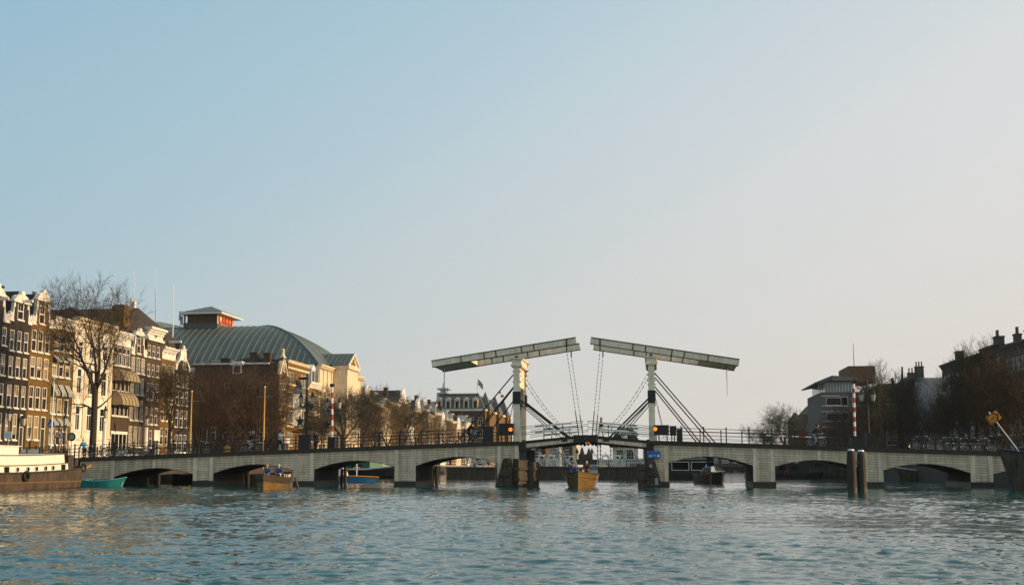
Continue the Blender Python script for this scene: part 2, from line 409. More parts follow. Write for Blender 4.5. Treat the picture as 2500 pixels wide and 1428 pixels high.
def facade(mb, w, h, ops, d=.16):
    xs = sorted(set([0, w] + [o[0] for o in ops] + [o[1] for o in ops]))
    zs = sorted(set([0, h] + [o[2] for o in ops] + [o[3] for o in ops]))
    for i in range(len(xs)-1):
        for j in range(len(zs)-1):
            cx, cz = (xs[i]+xs[i+1])/2, (zs[j]+zs[j+1])/2
            if any(o[0] < cx < o[1] and o[2] < cz < o[3] for o in ops): continue
            mb.quad((xs[i],0,zs[j]), (xs[i+1],0,zs[j]), (xs[i+1],0,zs[j+1]), (xs[i],0,zs[j+1]))
    for a, b, c, e in ops:
        mb.quad((a,0,c),(a,d,c),(a,d,e),(a,0,e)); mb.quad((b,d,c),(b,0,c),(b,0,e),(b,d,e))
        mb.quad((a,0,e),(a,d,e),(b,d,e),(b,0,e)); mb.quad((a,d,c),(a,0,c),(b,0,c),(b,d,c))
        mb.quad((a,d+.02,c),(b,d+.02,c),(b,d+.02,e),(a,d+.02,e))
def shell(mb, w, h, D):
    mb.quad((0,D,0),(0,0,0),(0,0,h),(0,D,h)); mb.quad((w,0,0),(w,D,0),(w,D,h),(w,0,h))
    mb.quad((w,D,0),(0,D,0),(0,D,h),(w,D,h)); mb.quad((0,0,h),(w,0,h),(w,D,h),(0,D,h))
def house(name, label, w, h, D, loc, rotz, wm, wins, doors=(), cat='house', group=None):
    """local x along the front, z up, front at y=0 facing -y.  wins: (x,z,w,h,style,blind)"""
    t = thing(name, label, cat, loc, rotz, group)
    ops = [(a[0], a[0]+a[2], a[1], a[1]+a[3]) for a in wins] + [(a[0], a[0]+a[2], .02, a[3]) for a in doors]
    mb = MB(); facade(mb, w, h, ops); shell(mb, w, h, D); mb.build('wall', wm, t)
    for a in wins: window(t, *a)
    for a in doors:
        f = MB(); f.box(0, .09, .02, .14, 0, a[3]-.02); f.box(a[2]-.09, a[2], .02, .14, 0, a[3]-.02); f.box(.09, a[2]-.09, .02, .14, a[3]-.14, a[3]-.02); f.box(.09, a[2]-.09, .03, .13, a[3]*.72, a[3]*.72+.09)
        d = MB(); d.box(.09, a[2]-.09, .08, .13, .0, a[3]*.72)
        o = d.build('door', M['door'], t, (a[0], 0, .02)); f.build('door_frame', M['frame'], o)
        pz = MB(); pz.quad((.09,.10,a[3]*.72),(a[2]-.09,.10,a[3]*.72),(a[2]-.09,.10,a[3]-.14),(.09,.10,a[3]-.14)); pz.build('pane', M['glass'], o)
        hd = MB(); hd.ball((a[2]-.2,.05,1.0), .045, 6); hd.build('handle', M['chrome'], o)
    return t
def cornice(t, w, z, hh, m='white', out=.35, frieze=0, brackets=0):
    """stepped cornice whose top is at z"""
    c = MB(); c.box(-.06, w+.06, -out, .3, z-hh*.35, z); c.box(-.04, w+.04, -out*.6, -.004, z-hh*.65, z-hh*.35-.003); c.box(-.03, w+.03, -out*.3, -.004, z-hh, z-hh*.65-.003)
    o = c.build('cornice', M[m], t)
    if frieze:
        f = MB(); f.box(-.01, w+.01, -.05, -.004, z-hh-frieze, z-hh-.004); f.build('frieze', M[m], o)
    if brackets:
        b = MB(); b.box(-.09, .09, -out*.8, -out*.3-.003, -.35, 0); me = b.mesh('bracket', M[m])
        for i in range(brackets): put('bracket', me, o, (.25+(w-.5)*i/max(1,brackets-1), 0, z-hh*.65-.006))
    return o
def pitched(t, w, z, D, rise, m='roof', y0=.25, over=0, hipb=0):
    """roof whose ridge runs back from the street"""
    r = MB(); r.add([(-over,y0,z),(w+over,y0,z),(w/2,y0,z+rise),(-over,D,z),(w+over,D,z),(w/2,D-hipb,z+rise)],
                    [(0,1,2),(5,4,3),(0,2,5,3),(1,4,5,2),(0,3,4,1)])
    return r.build('roof', M[m], t)
def along(t, w, z, D, rise, m='roof', y0=0, hip=0, over=.0):
    """roof whose ridge runs along the street"""
    r = MB(); r.add([(-over,y0,z),(w+over,y0,z),(w+over,D,z),(-over,D,z),(hip-over*(hip==0),(y0+D)/2,z+rise),(w-hip+over*(hip==0),(y0+D)/2,z+rise)],
                    [(0,1,5,4),(1,2,5),(2,3,4,5),(3,0,4),(3,2,1,0)])
    return r.build('roof', M[m], t)
def chimney(roof, x, y, z, w, d, h, pots=2, m='brick_brown'):
    c = MB(); c.box(x, x+w, y, y+d, z, z+h); c.box(x-.08, x+w+.08, y-.08, y+d+.08, z+h-.22, z+h-.04)
    o = c.build('chimney', M[m], roof.parent)
    pm = MB(); pm.lathe([(.15,0),(.12,.75),(.15,.78),(.15,.9)], 8)
    for i in range(pots): pm2 = put('chimney_pot', pm.mesh('chimney_pot', M['brick_red']) if i == 0 else o.children[0].data, o, (x+w*(i+.5)/pots, y+d/2, z+h))
    return o
def hoist(t, x, z, L=1.3):
    b = MB(); b.beam((x,-L,z),(x,.1,z), .24, .3); o = b.build('hoist_beam', M['white'], t)
    h = MB(); h.ring((x,-L+.15,z-.3), .09, .02, 'x', 8, 4); h.tube([(x,-L+.15,z-.2),(x,-L+.15,z-.14)], .02, 4); h.build('hook', M['iron'], o)
def scroll_gable(t, w, z, h, neckw, wm, crest=1.6, win=None, shoulder=2.6, thick=.45):
    """neck gable: brick neck, curved white shoulders, ornate white crest"""
    x0, x1 = (w-neckw)/2, (w+neckw)/2
    n = MB()
    if win:
        a, b, c, d = win
        for q in ((x0,a,z,z+h),(a+c,x1,z,z+h),(a,a+c,z,b),(a,a+c,b+d,z+h)): n.box(q[0]+.001, q[1]-.001, .0, thick, q[2], q[3])
        n.box(a, a+c, .2, thick, b, b+d)
    else: n.box(x0, x1, 0, thick, z, z+h)
    g = n.build('gable', wm, t)
    if win: window(t, win[0], win[1], win[2], win[3], 'sash', 0)
    for s in (0, 1):
        sh = MB(); pts = [(0,0)]
        L = x0 - .02
        pts += [(0,.75),(L*.10,1.0),(L*.28,1.05),(L*.40,.85),(L*.52,.78)]
        for i in range(7):
            a = i/6*math.pi/2; pts.append((L*(.55+.38*math.sin(a)), .8+(shoulder-.8)*(1-math.cos(a))))
        pts += [(L, shoulder+.05), (L, 0)]
        if s: pts = [(w-u, v) for u, v in pts][::-1]
        sh.prism([(u, z+v) for u, v in pts], -.10, .24); o = sh.build('scroll', M['white'], g)
        vb = MB(); cx = L*.25 if not s else w-L*.25
        vb.ring((cx,-.12,z+.58), min(.3, L*.2), .07, 'y', 10, 4); vb.build('volute', M['white'], g)
        bd = MB(); bd.box(*( (0, L) if not s else (w-L, w)), -.16, -.101, z, z+.16); bd.build('ledge', M['white'], g)
        st2 = MB(); e = x0 if not s else x1-.22
        st2.box(e, e+.22, -.08, -.003, z+shoulder*.6, z+h-.1); st2.build('quoin', M['white'], g)
    hw = neckw/2+.22; c = w/2; pts = [(c-hw,0),(c-hw,.22),(c-hw*.82,.3),(c-hw*.8,crest*.45)]
    for i in range(9):
        a = math.pi*i/8; pts.append((c-hw*.72*math.cos(a), crest*.45+crest*.38*math.sin(a)))
    pts += [(c+hw*.8,crest*.45),(c+hw*.82,.3),(c+hw,.22),(c+hw,0)]
    cm = MB(); cm.prism([(u, z+h+v) for u, v in pts], -.14, thick*.8)
    cm.box(c-hw-.06, c+hw+.06, -.24, -.142, z+h-.02, z+h+.16)
    o = cm.build('crest', M['white'], g)
    k = MB(); k.prism([(c-.28, z+h+crest*.72), (c-.36, z+h+crest*.95), (c-.2, z+h+crest*1.1), (c, z+h+crest*1.2), (c+.2, z+h+crest*1.1), (c+.36, z+h+crest*.95), (c+.28, z+h+crest*.72)], -.2, .2)
    k.ball((c, -.16, z+h+crest*.42), .24, 8, 1, .5, 1); k.build('ornament', M['white'], g)
    return g
def bell_gable(t, w, z, h, wm, win=None):
    def outline(k):
        L = []
        for i in range(15):
            s = i/14; hw = (w/2-.02)*(1-k) * (1 - .62*(1/(1+math.exp(-12*(s-.38)))))
            if s > .8: hw *= math.sqrt(max(.02, 1-((s-.8)/.2)**2*.85))
            L.append((hw, s*h*(1-k*.4)))
        return [(w/2-a, z+b) for a, b in L] + [(w/2+a, z+b) for a, b in L[::-1]]
    g = MB(); g.prism(outline(0), -.05, .4); o = g.build('gable', M['white'], t)
    i = MB(); i.prism([(u, v) for u, v in outline(.24) if v < z+h*.48], -.11, -.052); i.build('brick_field', wm, o)
    k = MB(); k.box(w/2-.6, w/2+.6, -.2, .1, z+h*.93, z+h*.99); k.ball((w/2,0,z+h*1.06), .26, 8); k.build('ornament', M['white'], o)
    if win: window(t, win[0], win[1], win[2], win[3], 'sash', 0, True, -.24)
    return o
# ================================================================= LEFT BANK, THE ROW BY THE BRIDGE
def lrow(name, label, p0, p1, top, wm, rows, cols, doors=(), pyref=900, styles=None, blinds=None, D=11, extra=()):
    """p0,p1 photo columns of the party walls; top (px,py) of the straight wall top; rows (px,py_head,py_sill); cols (pxa,pxb)"""
    y0, y1 = atx(p0, pyref, XL).y, atx(p1, pyref, XL).y
    w = y1-y0-.03; h = atx(top[0], top[1], XL).z - ZL
    wins = []
    for r, (px, a, b) in enumerate(rows):
        za, zb = atx(px, a, XL).z - ZL, atx(px, b, XL).z - ZL
        for c, (u, v) in enumerate(cols):
            if (r, c) in doors: continue
            xa, xb = atx(u, pyref, XL).y - y0, atx(v, pyref, XL).y - y0
            st = (styles or {}).get(r, 'sash'); bl = (blinds or {}).get((r, c), 0)
            wins.append((xa, max(zb,.5), xb-xa, za-max(zb,.5), st, bl))
    dd = []
    for (r, c) in doors:
        u, v = cols[c]; xa, xb = atx(u, pyref, XL).y - y0, atx(v, pyref, XL).y - y0
        dd.append((xa, 0, xb-xa, atx(rows[r][0], rows[r][1], XL).z - ZL))
    wins += [tuple(e) for e in extra]
    t = house(name, label, w, h, D, (XL, y0, ZL), R(90), wm, wins, dd)
    t['w'] = w; t['h'] = h; t['y0'] = y0
    return t
def zl(px, py): return atx(px, py, XL).z - ZL

# A: at the picture's left edge
t = lrow('canal_house', 'dark brown canal house cut by the left edge with a white scroll gable', -52, 15.5, (10,787), M['brick_dark'],
         [(7,798,842),(5,863,915),(3,935,991),(1,1007,1073)], [(-42,-31),(-23,-12),(1,11.5)], blinds={(1,2):.6})
scroll_gable(t, t['w'], t['h'], zl(2,724)-t['h'], 2.5, M['brick_dark'], 1.1)
r = pitched(t, t['w'], t['h'], 11, 3.2); hoist(t, t['w']/2, t['h']+2.2)
# B: dark, three windows wide
t = lrow('canal_house', 'dark canal house with white scroll gable and three-pot chimney left of the ochre house', 15.5, 70.5, (42,787), M['brick_dark'],
         [(46,808,858),(44,872,922),(38,940,995),(38,1010,1073)], [(20.5,31),(38,48.5),(55.5,65.5)], doors=((3,2),), blinds={(1,0):.5,(1,1):.45,(1,2):.5,(2,0):.45,(2,1):.45,(2,2):.45,(3,0):-1,(3,1):.8})
w_ = t['w']; scroll_gable(t, w_, t['h'], zl(50,740)-t['h'], 2.6, M['brick_dark'], 1.1, (w_/2-.55, .35+t['h'], 1.1, 1.75))
r = pitched(t, w_, t['h'], 11, 3.4); chimney(r, -.1, 1.4, t['h']+1.2, 1.0, 2.6, 2.6, 3, 'brick_dark'); hoist(t, w_/2, t['h']+2.3)
# C: ochre with scroll gable
t = lrow('canal_house', 'ochre brick canal house with white scroll gable between a dark and an olive house', 70.5, 122, (105,798), M['brick_ochre'],
         [(101,808.5,860),(97,873,924),(93,944,999),(90,1015,1073)], [(74,85.5),(90,101.5),(107,118)], doors=((3,2),), blinds={(1,0):.5,(1,1):.6,(1,2):-1,(3,0):-1,(3,1):-1})
w_ = t['w']; scroll_gable(t, w_, t['h'], zl(108,737)-t['h'], 2.3, M['brick_ochre'], 1.15, (w_/2-.52, .3+t['h'], 1.04, 2.0), shoulder=2.9)
r = pitched(t, w_, t['h'], 11, 3.6); chimney(r, w_-.95, 1.2, t['h']+.8, .8, 1.5, 2.4, 2, 'brick_brown'); hoist(t, w_/2, t['h']+2.55)
# D: olive with striped awnings
t = lrow('canal_house', 'olive brick canal house with green striped awnings and a straight white cornice', 122, 177, (157,806), M['brick_olive'],
         [(157,822.5,859),(156,873,921),(150,941,1011),(148,1023,1086)], [(128,139.5),(144,155),(160,171)], blinds={(0,0):.8,(0,2):.7,(1,0):-1,(1,2):.7,(2,0):-1,(2,1):.9,(3,0):-1})
w_ = t['w']; hD = zl(157,778)
at = MB(); at.box(0, w_, 0, 4, t['h']+.002, hD-.9); a_ = at.build('attic', M['white'], t)
for i in range(4):
    pm = MB(); pm.box(-.16, .16, -.09, -.003, t['h']+.05, hD-.95); pm.build('pilaster', M['white'], a_, (.25+(w_-.5)*i/3, 0, 0))
cornice(t, w_, hD, .85, out=.5, brackets=5); r = along(t, w_, hD-.3, 11, 3.2, y0=.4, hip=1.2)
aw = MB(); aw.add([(0,0,0),(1,0,0),(1,-.55,-.75),(0,-.55,-.75),(0,0,-.75),(1,0,-.75)], [(0,1,2,3),(0,3,4),(1,5,2)])
aw.quad((0,-.55,-.75),(1,-.55,-.75),(1,-.55,-1.0),(0,-.55,-1.0)); awm = aw.mesh('awning', M['awngreen'])
sm = MB(); sm.quad((0,-.008,.004),(.1,-.008,.004),(.1,-.558,-.746),(0,-.558,-.746)); sm.quad((0,-.558,-.746),(.1,-.558,-.746),(.1,-.558,-1.0),(0,-.558,-1.0)); smm = sm.mesh('stripe', M['frame'])
for r_, (px, pa) in enumerate(((157,822.5),(156,873),(150,941),(148,1023))):
    for (u, v) in ((128,139.5),(144,155),(160,171)):
        xa, xb = atx(u,900,XL).y-t['y0']-.05, atx(v,900,XL).y-t['y0']+.05
        o = put('awning', awm, t, (xa, -.02, zl(px,pa)+.05)); o.scale = (xb-xa, 1, (.35,.7,1.3,.8)[r_])
        for k in range(4): s_ = put('stripe', smm, o, (.04+k*.245, 0, 0))
# E: white classical house
t = lrow('classical_house', 'wide white classical house with tall dark windows behind the biggest bare tree', 177, 273.5, (225,812), M['plaster'],
         [(198,832.5,870),(195,899,960),(193,991,1050)], [(189.5,200.5),(217,229),(249,261.5)], pyref=900, styles={0:'cross',1:'cross',2:'cross'}, D=16,
         extra=())
w_ = t['w']; hE = zl(225,783)
at = MB(); at.box(0, w_, 0, 5, t['h']+.002, hE-1.1); a_ = at.build('attic', M['plaster'], t)
cornice(t, w_, hE, 1.1, 'stone', out=.6, brackets=12)
for px in (181, 209, 239, 269):
    x = atx(px,900,XL).y - t['y0']; p = MB(); p.box(-.35,.35,-.14,-.003,3.2,t['h']-.5); p.box(-.48,.48,-.22,-.003,t['h']-.5,t['h']); p.box(-.45,.45,-.2,-.003,2.9,3.2); p.build('pilaster', M['stone'], t, (x,0,0))
bl = MB(); bl.box(-.02, w_+.02, -.1, -.003, 2.55, 2.85); bl.box(-.02, w_+.02, -.07, -.003, 8.9-1.2, 9.1-1.2); bl.build('band', M['stone'], t)
for i in range(4): window(t, 1.0+i*(w_-3.0)/3, .7, 1.1, 1.5, 'grid', -1, True)
along(t, w_, hE-.4, 16, 2.4, y0=1, hip=1.5)
# F: dark, two barrel awnings
t = lrow('canal_house', 'dark canal house with two big rounded awnings and a white attic storey', 273.5, 318, (298,845), M['brick_brown'],
         [(298,848,893),(295,925,955),(290,988,1015)], [(277,286),(287.5,296.5),(298,307),(308.5,316.5)], D=12, styles={0:'cross',1:'plain',2:'plain'})
w_ = t['w']; hF = zl(303,812)
at = MB(); at.box(0, w_, 0, 5, t['h']+.002, hF-.5); at.build('attic', M['white'], t); cornice(t, w_, hF, .6, out=.45, brackets=6)
along(t, w_, hF-.3, 12, 3.4, y0=.6, hip=.6)
sf = MB(); sf.box(.25, w_-.2, -.12, -.003, 3.55, 3.9); so = sf.build('shop_front', M['frame'], t)
for i in range(4):
    g_ = MB(); g_.box(0,(w_-.7)/4-.14,-.045,-.005,.25,3.5); g_.build('pane', M['glass'], so, (.35+i*(w_-.7)/4, 0, 0))
for i in range(5):
    g_ = MB(); g_.box(-.06,.06,-.1,-.046,.05,3.54); g_.build('mullion', M['frame'], so, (.3+i*(w_-.7)/4, 0, 0))
for (px, pa, pb) in ((300,904,934),(297,958,993)):
    zt, zb = zl(px-14,pa-4), zl(px-14,pb-4); H = zt-zb; P = 1.5
    prof = [(-P*math.sin(a*math.pi/14)*1.0, zt - H*(1-math.cos(a*math.pi/14))) for a in range(8)]
    m_ = MB()
    for i in range(7): m_.quad((.1,prof[i][0],prof[i][1]),(w_-.1,prof[i][0],prof[i][1]),(w_-.1,prof[i+1][0],prof[i+1][1]),(.1,prof[i+1][0],prof[i+1][1]))
    for x in (.1, w_-.1): m_.add([(x,-.003,zb)] + [(x,a,b) for a, b in prof], [tuple(range(9))])
    ao = m_.build('awning', M['awning'], t)
    for i in range(6):
        x = .12+(w_-.24)*i/5; rb = MB(); rb.tube([(x,a*1.015-.01,b+.01) for a, b in prof], .035, 4); rb.build('rib', M['darkwood'], ao)
# G: narrow with lattice windows
t = lrow('canal_house', 'narrow dark canal house with pale lattice windows and a small white crest gable', 318, 356, (340,869), M['brick_brown'],
         [(337,873,911),(336,922,963),(335,976,1026),(333,1041,1090)], [(321,329),(333,341.5),(345,353)], styles={0:'grid',1:'grid',2:'grid',3:'grid'}, blinds={(r,c):-1 for r in range(4) for c in (0,2)} | {(2,1):-1,(3,1):-1}, D=12)
w_ = t['w']; scroll_gable(t, w_, t['h'], zl(345,821)-t['h'], 2.4, M['brick_brown'], .85, (w_/2-.5, .3+t['h'], 1.0, 2.0), shoulder=2.4)
pitched(t, w_, t['h'], 12, 3.2); hoist(t, w_/2, t['h']+2.45)
# H
t = lrow('canal_house', 'tall dark canal house with a white attic box and heavy stepped cornice', 356, 394.5, (378,834), M['brick_brown'],
         [(375,844,873),(374,890,919),(368,935,976),(366,994,1035),(364,1050,1092)], [(360,366.5),(371,377.5),(382,388.5)], doors=((4,2),), D=12, blinds={(3,0):.5,(3,1):.5})
w_ = t['w']; hH = zl(384,803)
at = MB(); at.box(0, w_, -.05, 4, t['h']+.002, hH-.7); a_ = at.build('attic', M['white'], t); window(t, w_/2-.35, t['h']+.5, .7, 1.1, 'plain', 0, False, -.19); cornice(t, w_, hH, .9, out=.7)
bd = MB(); bd.box(-.03,w_+.03,-.3,-.053,t['h'],t['h']+.3); bd.build('ledge', M['white'], t)
dsur = MB(); dsur.box(w_-1.75, w_-.1, -.2, -.003, 3.0, 4.4); dsur.box(w_-1.75, w_-1.45, -.16, -.003, .0, 3.0); dsur.box(w_-.38, w_-.1, -.16, -.003, .0, 3.0); dsur.build('door_surround', M['white'], t)
# its big dark roof: ridge running back from the river, long slope towards the camera
ra = aty(152,757,137); rb = aty(338,752,137); X2L = lambda x: XL - x
rf = MB(); y0l = t['y0']
def hl(Y): return Y - y0l
rz_ = rb.z - ZL
ez = hH - .6
rf.add([(hl(124), .9, ez-1.2), (hl(124), 42, ez-1.2), (hl(137), 42, rz_), (hl(137), X2L(rb.x), rz_), (hl(149), .9, ez-1.2), (hl(149), 42, ez-1.2)], [(0,1,2,3),(3,2,5,4),(0,3,4),(0,4,5,1)])
rf.build('roof', M['roof'], t)
cx = aty(297, 780, 130); ch = MB(); cz1 = aty(297,746,130).z-ZL; ch.box(hl(129.2), hl(130.8), X2L(cx.x)-.7, X2L(cx.x)+.7, ez, cz1); ch.box(hl(129.0), hl(131), X2L(cx.x)-.85, X2L(cx.x)+.85, cz1-.6, cz1-.15); ch.build('chimney', M['brick_ochre'], t)
# I
t = lrow('canal_house', 'ochre brick canal house with white cornice and three little attic windows', 394.5, 428, (410,878), M['brick_ochre'],
         [(410,891,923),(408,933,974),(404,984,1027),(402,1045,1086)], [(397.5,404),(408.5,415),(419,425.5)], D=12, doors=((3,2),))
w_ = t['w']; hI = zl(412,850)
at = MB(); at.box(0, w_, -.04, 4, t['h']+.002, hI-.5); a_ = at.build('attic', M['white'], t)
for i in range(3): window(t, .55+i*(w_-1.8)/2, t['h']+.8, .7, .95, 'grid', 0, False, -.19)
cornice(t, w_, hI, .6, out=.55); pitched(t, w_, hI-.3, 12, 3.0); hoist(t, w_/2, hI+.9, 1.7)
# J
t = lrow('canal_house', 'dark canal house with a white bell gable at the far end of the first row', 428, 465, (447,905), M['brick_dark'],
         [(440,914,944),(437,953,988),(435,1000,1042),(432,1060,1103)], [(431.5,439.5),(443.5,450.5),(454.5,461)], D=12, styles={0:'grid'})
w_ = t['w']; bell_gable(t, w_, t['h'], zl(452,852)-t['h'], M['brick_dark'], (w_/2-.42, t['h']+.25, .84, 1.1)); pitched(t, w_, t['h'], 12, 4.0, y0=.5)
# flag masts on roofs
for px, pt, pb, nm in ((326,655,750,'leftmost'),(380,653,790,'tallest, middle'),(423,693,790,'rightmost')):
    p = aty(px, pb, 175); q = aty(px, pt, 175)
    m_ = MB(); m_.tube([(p.x,175,p.z-6),(p.x,175,p.z),(q.x,175,q.z)], [.10,.09,.05], 6)
    tag(m_.build('flag_mast', M['frame']), 'thin white mast behind the dark roofs, '+nm+' of three', 'mast', 'thin white masts')
p = aty(330, 745, 172); m_ = MB(); m_.box(p.x-.5,p.x-.1,171,171.6,12,p.z+.9); m_.box(p.x+.05,p.x+.4,171,171.6,12,p.z+.6); tag(m_.build('chimney_block', M['white']), 'pale twin chimney behind the dark roof', 'chimney')
# pale flat roof block behind
p = aty(393, 786, 262); m_ = MB(); q = aty(446,797,262)
m_.prism([(p.x-14,6),(q.x,6),(q.x,q.z),(p.x,p.z),(p.x-14,p.z+.6)], 262, 272); tag(m_.build('roof_block', M['stone']), 'pale sloping rooftop seen behind the dark tiled roof left of the theatre', 'building')

# ================================================================= BRICK HOUSE BEFORE THE THEATRE
YS = atx(681, 950, XL).y          # its shaded side wall faces the camera
xw0 = aty(474, 950, YS).x; ww = XL - xw0 - .35
hs = aty(600, 886, YS).z - ZL
wins = []
for (px, pa, pb) in ((547,935,972),(547,990,1024),(547,1042,1080)):
    x = aty(px,950,YS).x - xw0; za, zb = aty(px,pa,YS).z-ZL, aty(px,pb,YS).z-ZL
    wins += [(x, zb, 1.9, za-zb, 'cross', 0), (x+3.3, zb, 1.9, za-zb, 'cross', 0), (x+6.7, zb, 1.5, za-zb, 'cross', 0), (x-3.0, zb, 1.7, za-zb, 'cross', 0)]
t = house('corner_house', 'brown brick corner house with shaded side wall and stout chimneys below the theatre roof', ww, hs, 10.5, (xw0, YS, ZL), 0, M['brick_brown'], wins)
gt = MB(); gt.box(-.1, ww-1.5, -.35, -.003, hs-.25, hs+.02); gt.build('gutter', M['frame'], t)
r = along(t, ww-1.2, hs+.02, 10.5, 1.2, 'slate', y0=.3, hip=1)
for px, w2, pt in ((548,1.3,874),(619,1.25,860),(652,1.25,861)):
    x = aty(px, 880, YS+1).x - xw0; chimney(r, x-w2/2, .8, hs-.6, w2, 1.4, aty(px,pt,YS+1).z-ZL-hs+.6, 0)
dm = MB(); x = aty(580,900,YS).x-xw0; dm.box(x-.8, x+.8, -.25, .8, hs-1.9, hs-.4); dm.prism([(x-1.3,hs-.38),(x+1.3,hs-.38),(x+.9,hs+.3),(x-.9,hs+.3)], -.5, 1.0); do = dm.build('dormer', M['frame'], t)
dg = MB(); dg.box(x-.6, x+.6, -.27, -.253, hs-1.75, hs-.55); dg.build('pane', M['glass'], do)
# river front of the same block: lit gable part
def lfront(name, label, p0, p1, top, wm, rows, cols, **k): return lrow(name, label, p0, p1, top, wm, rows, cols, **k)
t = lfront('gable_house', 'ochre house with a steep pinnacled gable beside the shaded brick wall', 681.5, 701, (690,915), M['brick_ochre'],
           [(690,928,950),(690,962,985),(689,1000,1022),(688,1045,1080)], [(683.5,689),(692.5,698)], pyref=950, D=9, styles={0:'cross',1:'cross'})
w_, h_ = t['w'], t['h']; ap = zl(677+12,862)-h_
gm = MB(); gm.prism([(0,h_+.002),(w_,h_+.002),(w_*.62,h_+ap*.62),(w_*.62,h_+ap*.8),(w_*.38,h_+ap*.8),(w_*.38,h_+ap*.62)], .0, .5); go = gm.build('gable', M['brick_ochre'], t)
for s in (-1, 1):
    c_ = MB(); c_.prism([(w_/2+s*(w_/2+.1),h_),(w_/2+s*(w_/2-.45),h_),(w_/2+s*w_*.07,h_+ap*.66),(w_/2+s*w_*.16,h_+ap*.66)][::s], -.15, .6); c_.build('coping', M['stone'], go)
pk = MB(); pk.box(w_*.34,w_*.66,-.2,.6,h_+ap*.8,h_+ap*.86); pk.taper(w_/2,.2,h_+ap*.86,h_+ap*1.12,w_*.12,.25,w_*.05,.1); pk.ball((w_/2,.2,h_+ap*1.16),.35,7); pk.build('pinnacle', M['stone'], go)
window(t, w_/2-.5, h_+.6, 1.0, 2.2, 'cross', -1, True, -.15)
pitched(t, w_, h_, 9, ap*.75, 'roof', y0=.6)
sh_ = MB(); sh_.box(.6,w_-.4,-.9,-.003,3.6,4.6); sh_.box(.6,.9,-.8,-.003,.1,3.6); sh_.box(w_-.7,w_-.4,-.8,-.003,.1,3.6); sh_.build('porch', M['white'], t)
t = lfront('brick_house', 'ochre brick house with a bay window and black balconies left of the theatre front', 701, 753, (730,890), M['brick_ochre'],
           [(716,910,938),(716,958,992),(715,1003,1032),(714,1056,1088)], [(703.5,709.5),(711.5,716.5),(734.5,739.5),(742,747.5)], pyref=950, D=12, styles={0:'cross',1:'cross',2:'cross',3:'grid'}, blinds={(0,0):.5,(0,2):.5,(1,2):-1})
w_, h_ = t['w'], t['h']; cornice(t, w_, h_+.35, .5, 'stone', out=.3); bb = MB()
for py in (905, 945, 1045): z = zl(727,py); bb.box(-.02,w_+.02,-.14,-.003,z,z+.35)
bb.build('band', M['stone'], t)
xb = atx(725,950,XL).y - t['y0']; bz0, bz1 = zl(722,1040), zl(722,962)
by = MB(); by.prism([(xb-2.0,-.003),(xb+2.0,-.003),(xb+1.2,-1.3),(xb-1.2,-1.3)], bz0, bz1, 'z'); bo = by.build('bay', M['white'], t)
by = MB(); by.add([(xb-2.2,-.003,bz1),(xb+2.2,-.003,bz1),(xb+1.35,-1.5,bz1),(xb-1.35,-1.5,bz1),(xb,-.5,bz1+2.6)], [(3,2,4),(2,1,4),(0,3,4),(0,1,2,3)]); by.build('bay_roof', M['slate'], bo)
for z in (bz0+.9, bz0+4.0, bz0+7):
    for dx in (-.95,.1): window(t, xb+dx, z, .85, 1.9, 'plain', 0, False, -1.42)
for z in (zl(722,990)-.3, zl(722,1040)-.6):
    bc = MB(); bc.box(xb-2.6,xb+2.6,-2.4,-1.52,z-.12,z); bo2 = bc.build('balcony', M['iron'], t)
    rl = MB(); rl.box(xb-2.6,xb+2.6,-2.4,-2.34,z+1.0,z+1.06)
    for i in range(27): x = xb-2.55+5.1*i/26; rl.box(x-.03,x+.03,-2.39,-2.35,z,z+1.0)
    rl.build('balustrade', M['iron'], bo2, kind='stuff')
along(t, w_, h_, 12, 1.0, 'slate', y0=.5)
t = lfront('brick_house', 'narrow ochre house with round-arched bays tucked against the theatre corner', 753, 776.5, (765,946), M['brick_ochre'],
           [(765,962,1005),(764,1040,1078)], [(755,759.5),(761.5,766.5),(769,774)], pyref=950, D=12, styles={0:'cross',1:'cross'})
w_, h_ = t['w'], t['h']; cornice(t, w_, h_+1.0, 1.2, 'white', out=.6); bb = MB()
for py in (1015,1030): z = zl(765,py); bb.box(-.02,w_+.02,-.16,-.003,z,z+.4)
bb.build('band', M['stone'], t)
r = along(t, w_, h_+.7, 12, 3.2, 'slate', y0=.5, hip=.4)
dm = MB(); dm.box(w_*.45, w_*.8, .3, 2, h_+.8, h_+3.6); dm.prism([(w_*.4,h_+3.6),(w_*.85,h_+3.6),(w_*.625,h_+4.6)], .2, 2.2); do = dm.build('dormer', M['frame'], t)
dg = MB(); dg.box(w_*.5, w_*.75, .27, .297, h_+1.2, h_+3.3); dg.build('pane', M['glass'], do)

# ================================================================= THE THEATRE
YC0, YC1 = atx(776.5, 960, XL).y + .05, atx(883, 960, XL).y
ec = aty(772, 893, YC0); ZE = ec.z
ZR_ = aty(600, 800, (YC0+YC1)/2 - 1).z
TW = YC1 - YC0; HD = TW/2
t = thing('theatre', 'cream stone theatre with a huge green ribbed roof and a red lettered rooftop box', 'theatre', (XL, YC0, ZL), R(90))
hE_ = ZE - ZL
wins = []
for i, x in enumerate([1.3, 4.0, 6.9]): 
    wins += [(x, zl(800,940)-4.8, 1.15, 3.4, 'cross', 0), (x, zl(800,1020)-.2, 1.15, 3.8, 'cross', 0), (x, .6, 1.3, 3.6, 'cross', 0)]
n2 = 4
for i in range(n2):
    x = 18.5 + i*(TW-20)/n2
    wins += [(x, zl(800,940)-4.8, 1.15, 3.4, 'cross', 0), (x, zl(800,1020)-.2, 1.15, 3.8, 'cross', 0), (x, .6, 1.3, 3.6, 'cross', 0)]
mb = MB(); facade(mb, TW, hE_, [(a[0],a[0]+a[2],a[1],a[1]+a[3]) for a in wins]); shell(mb, TW, hE_, 84); mb.build('wall', M['stone'], t)
for a in wins: window(t, *a)
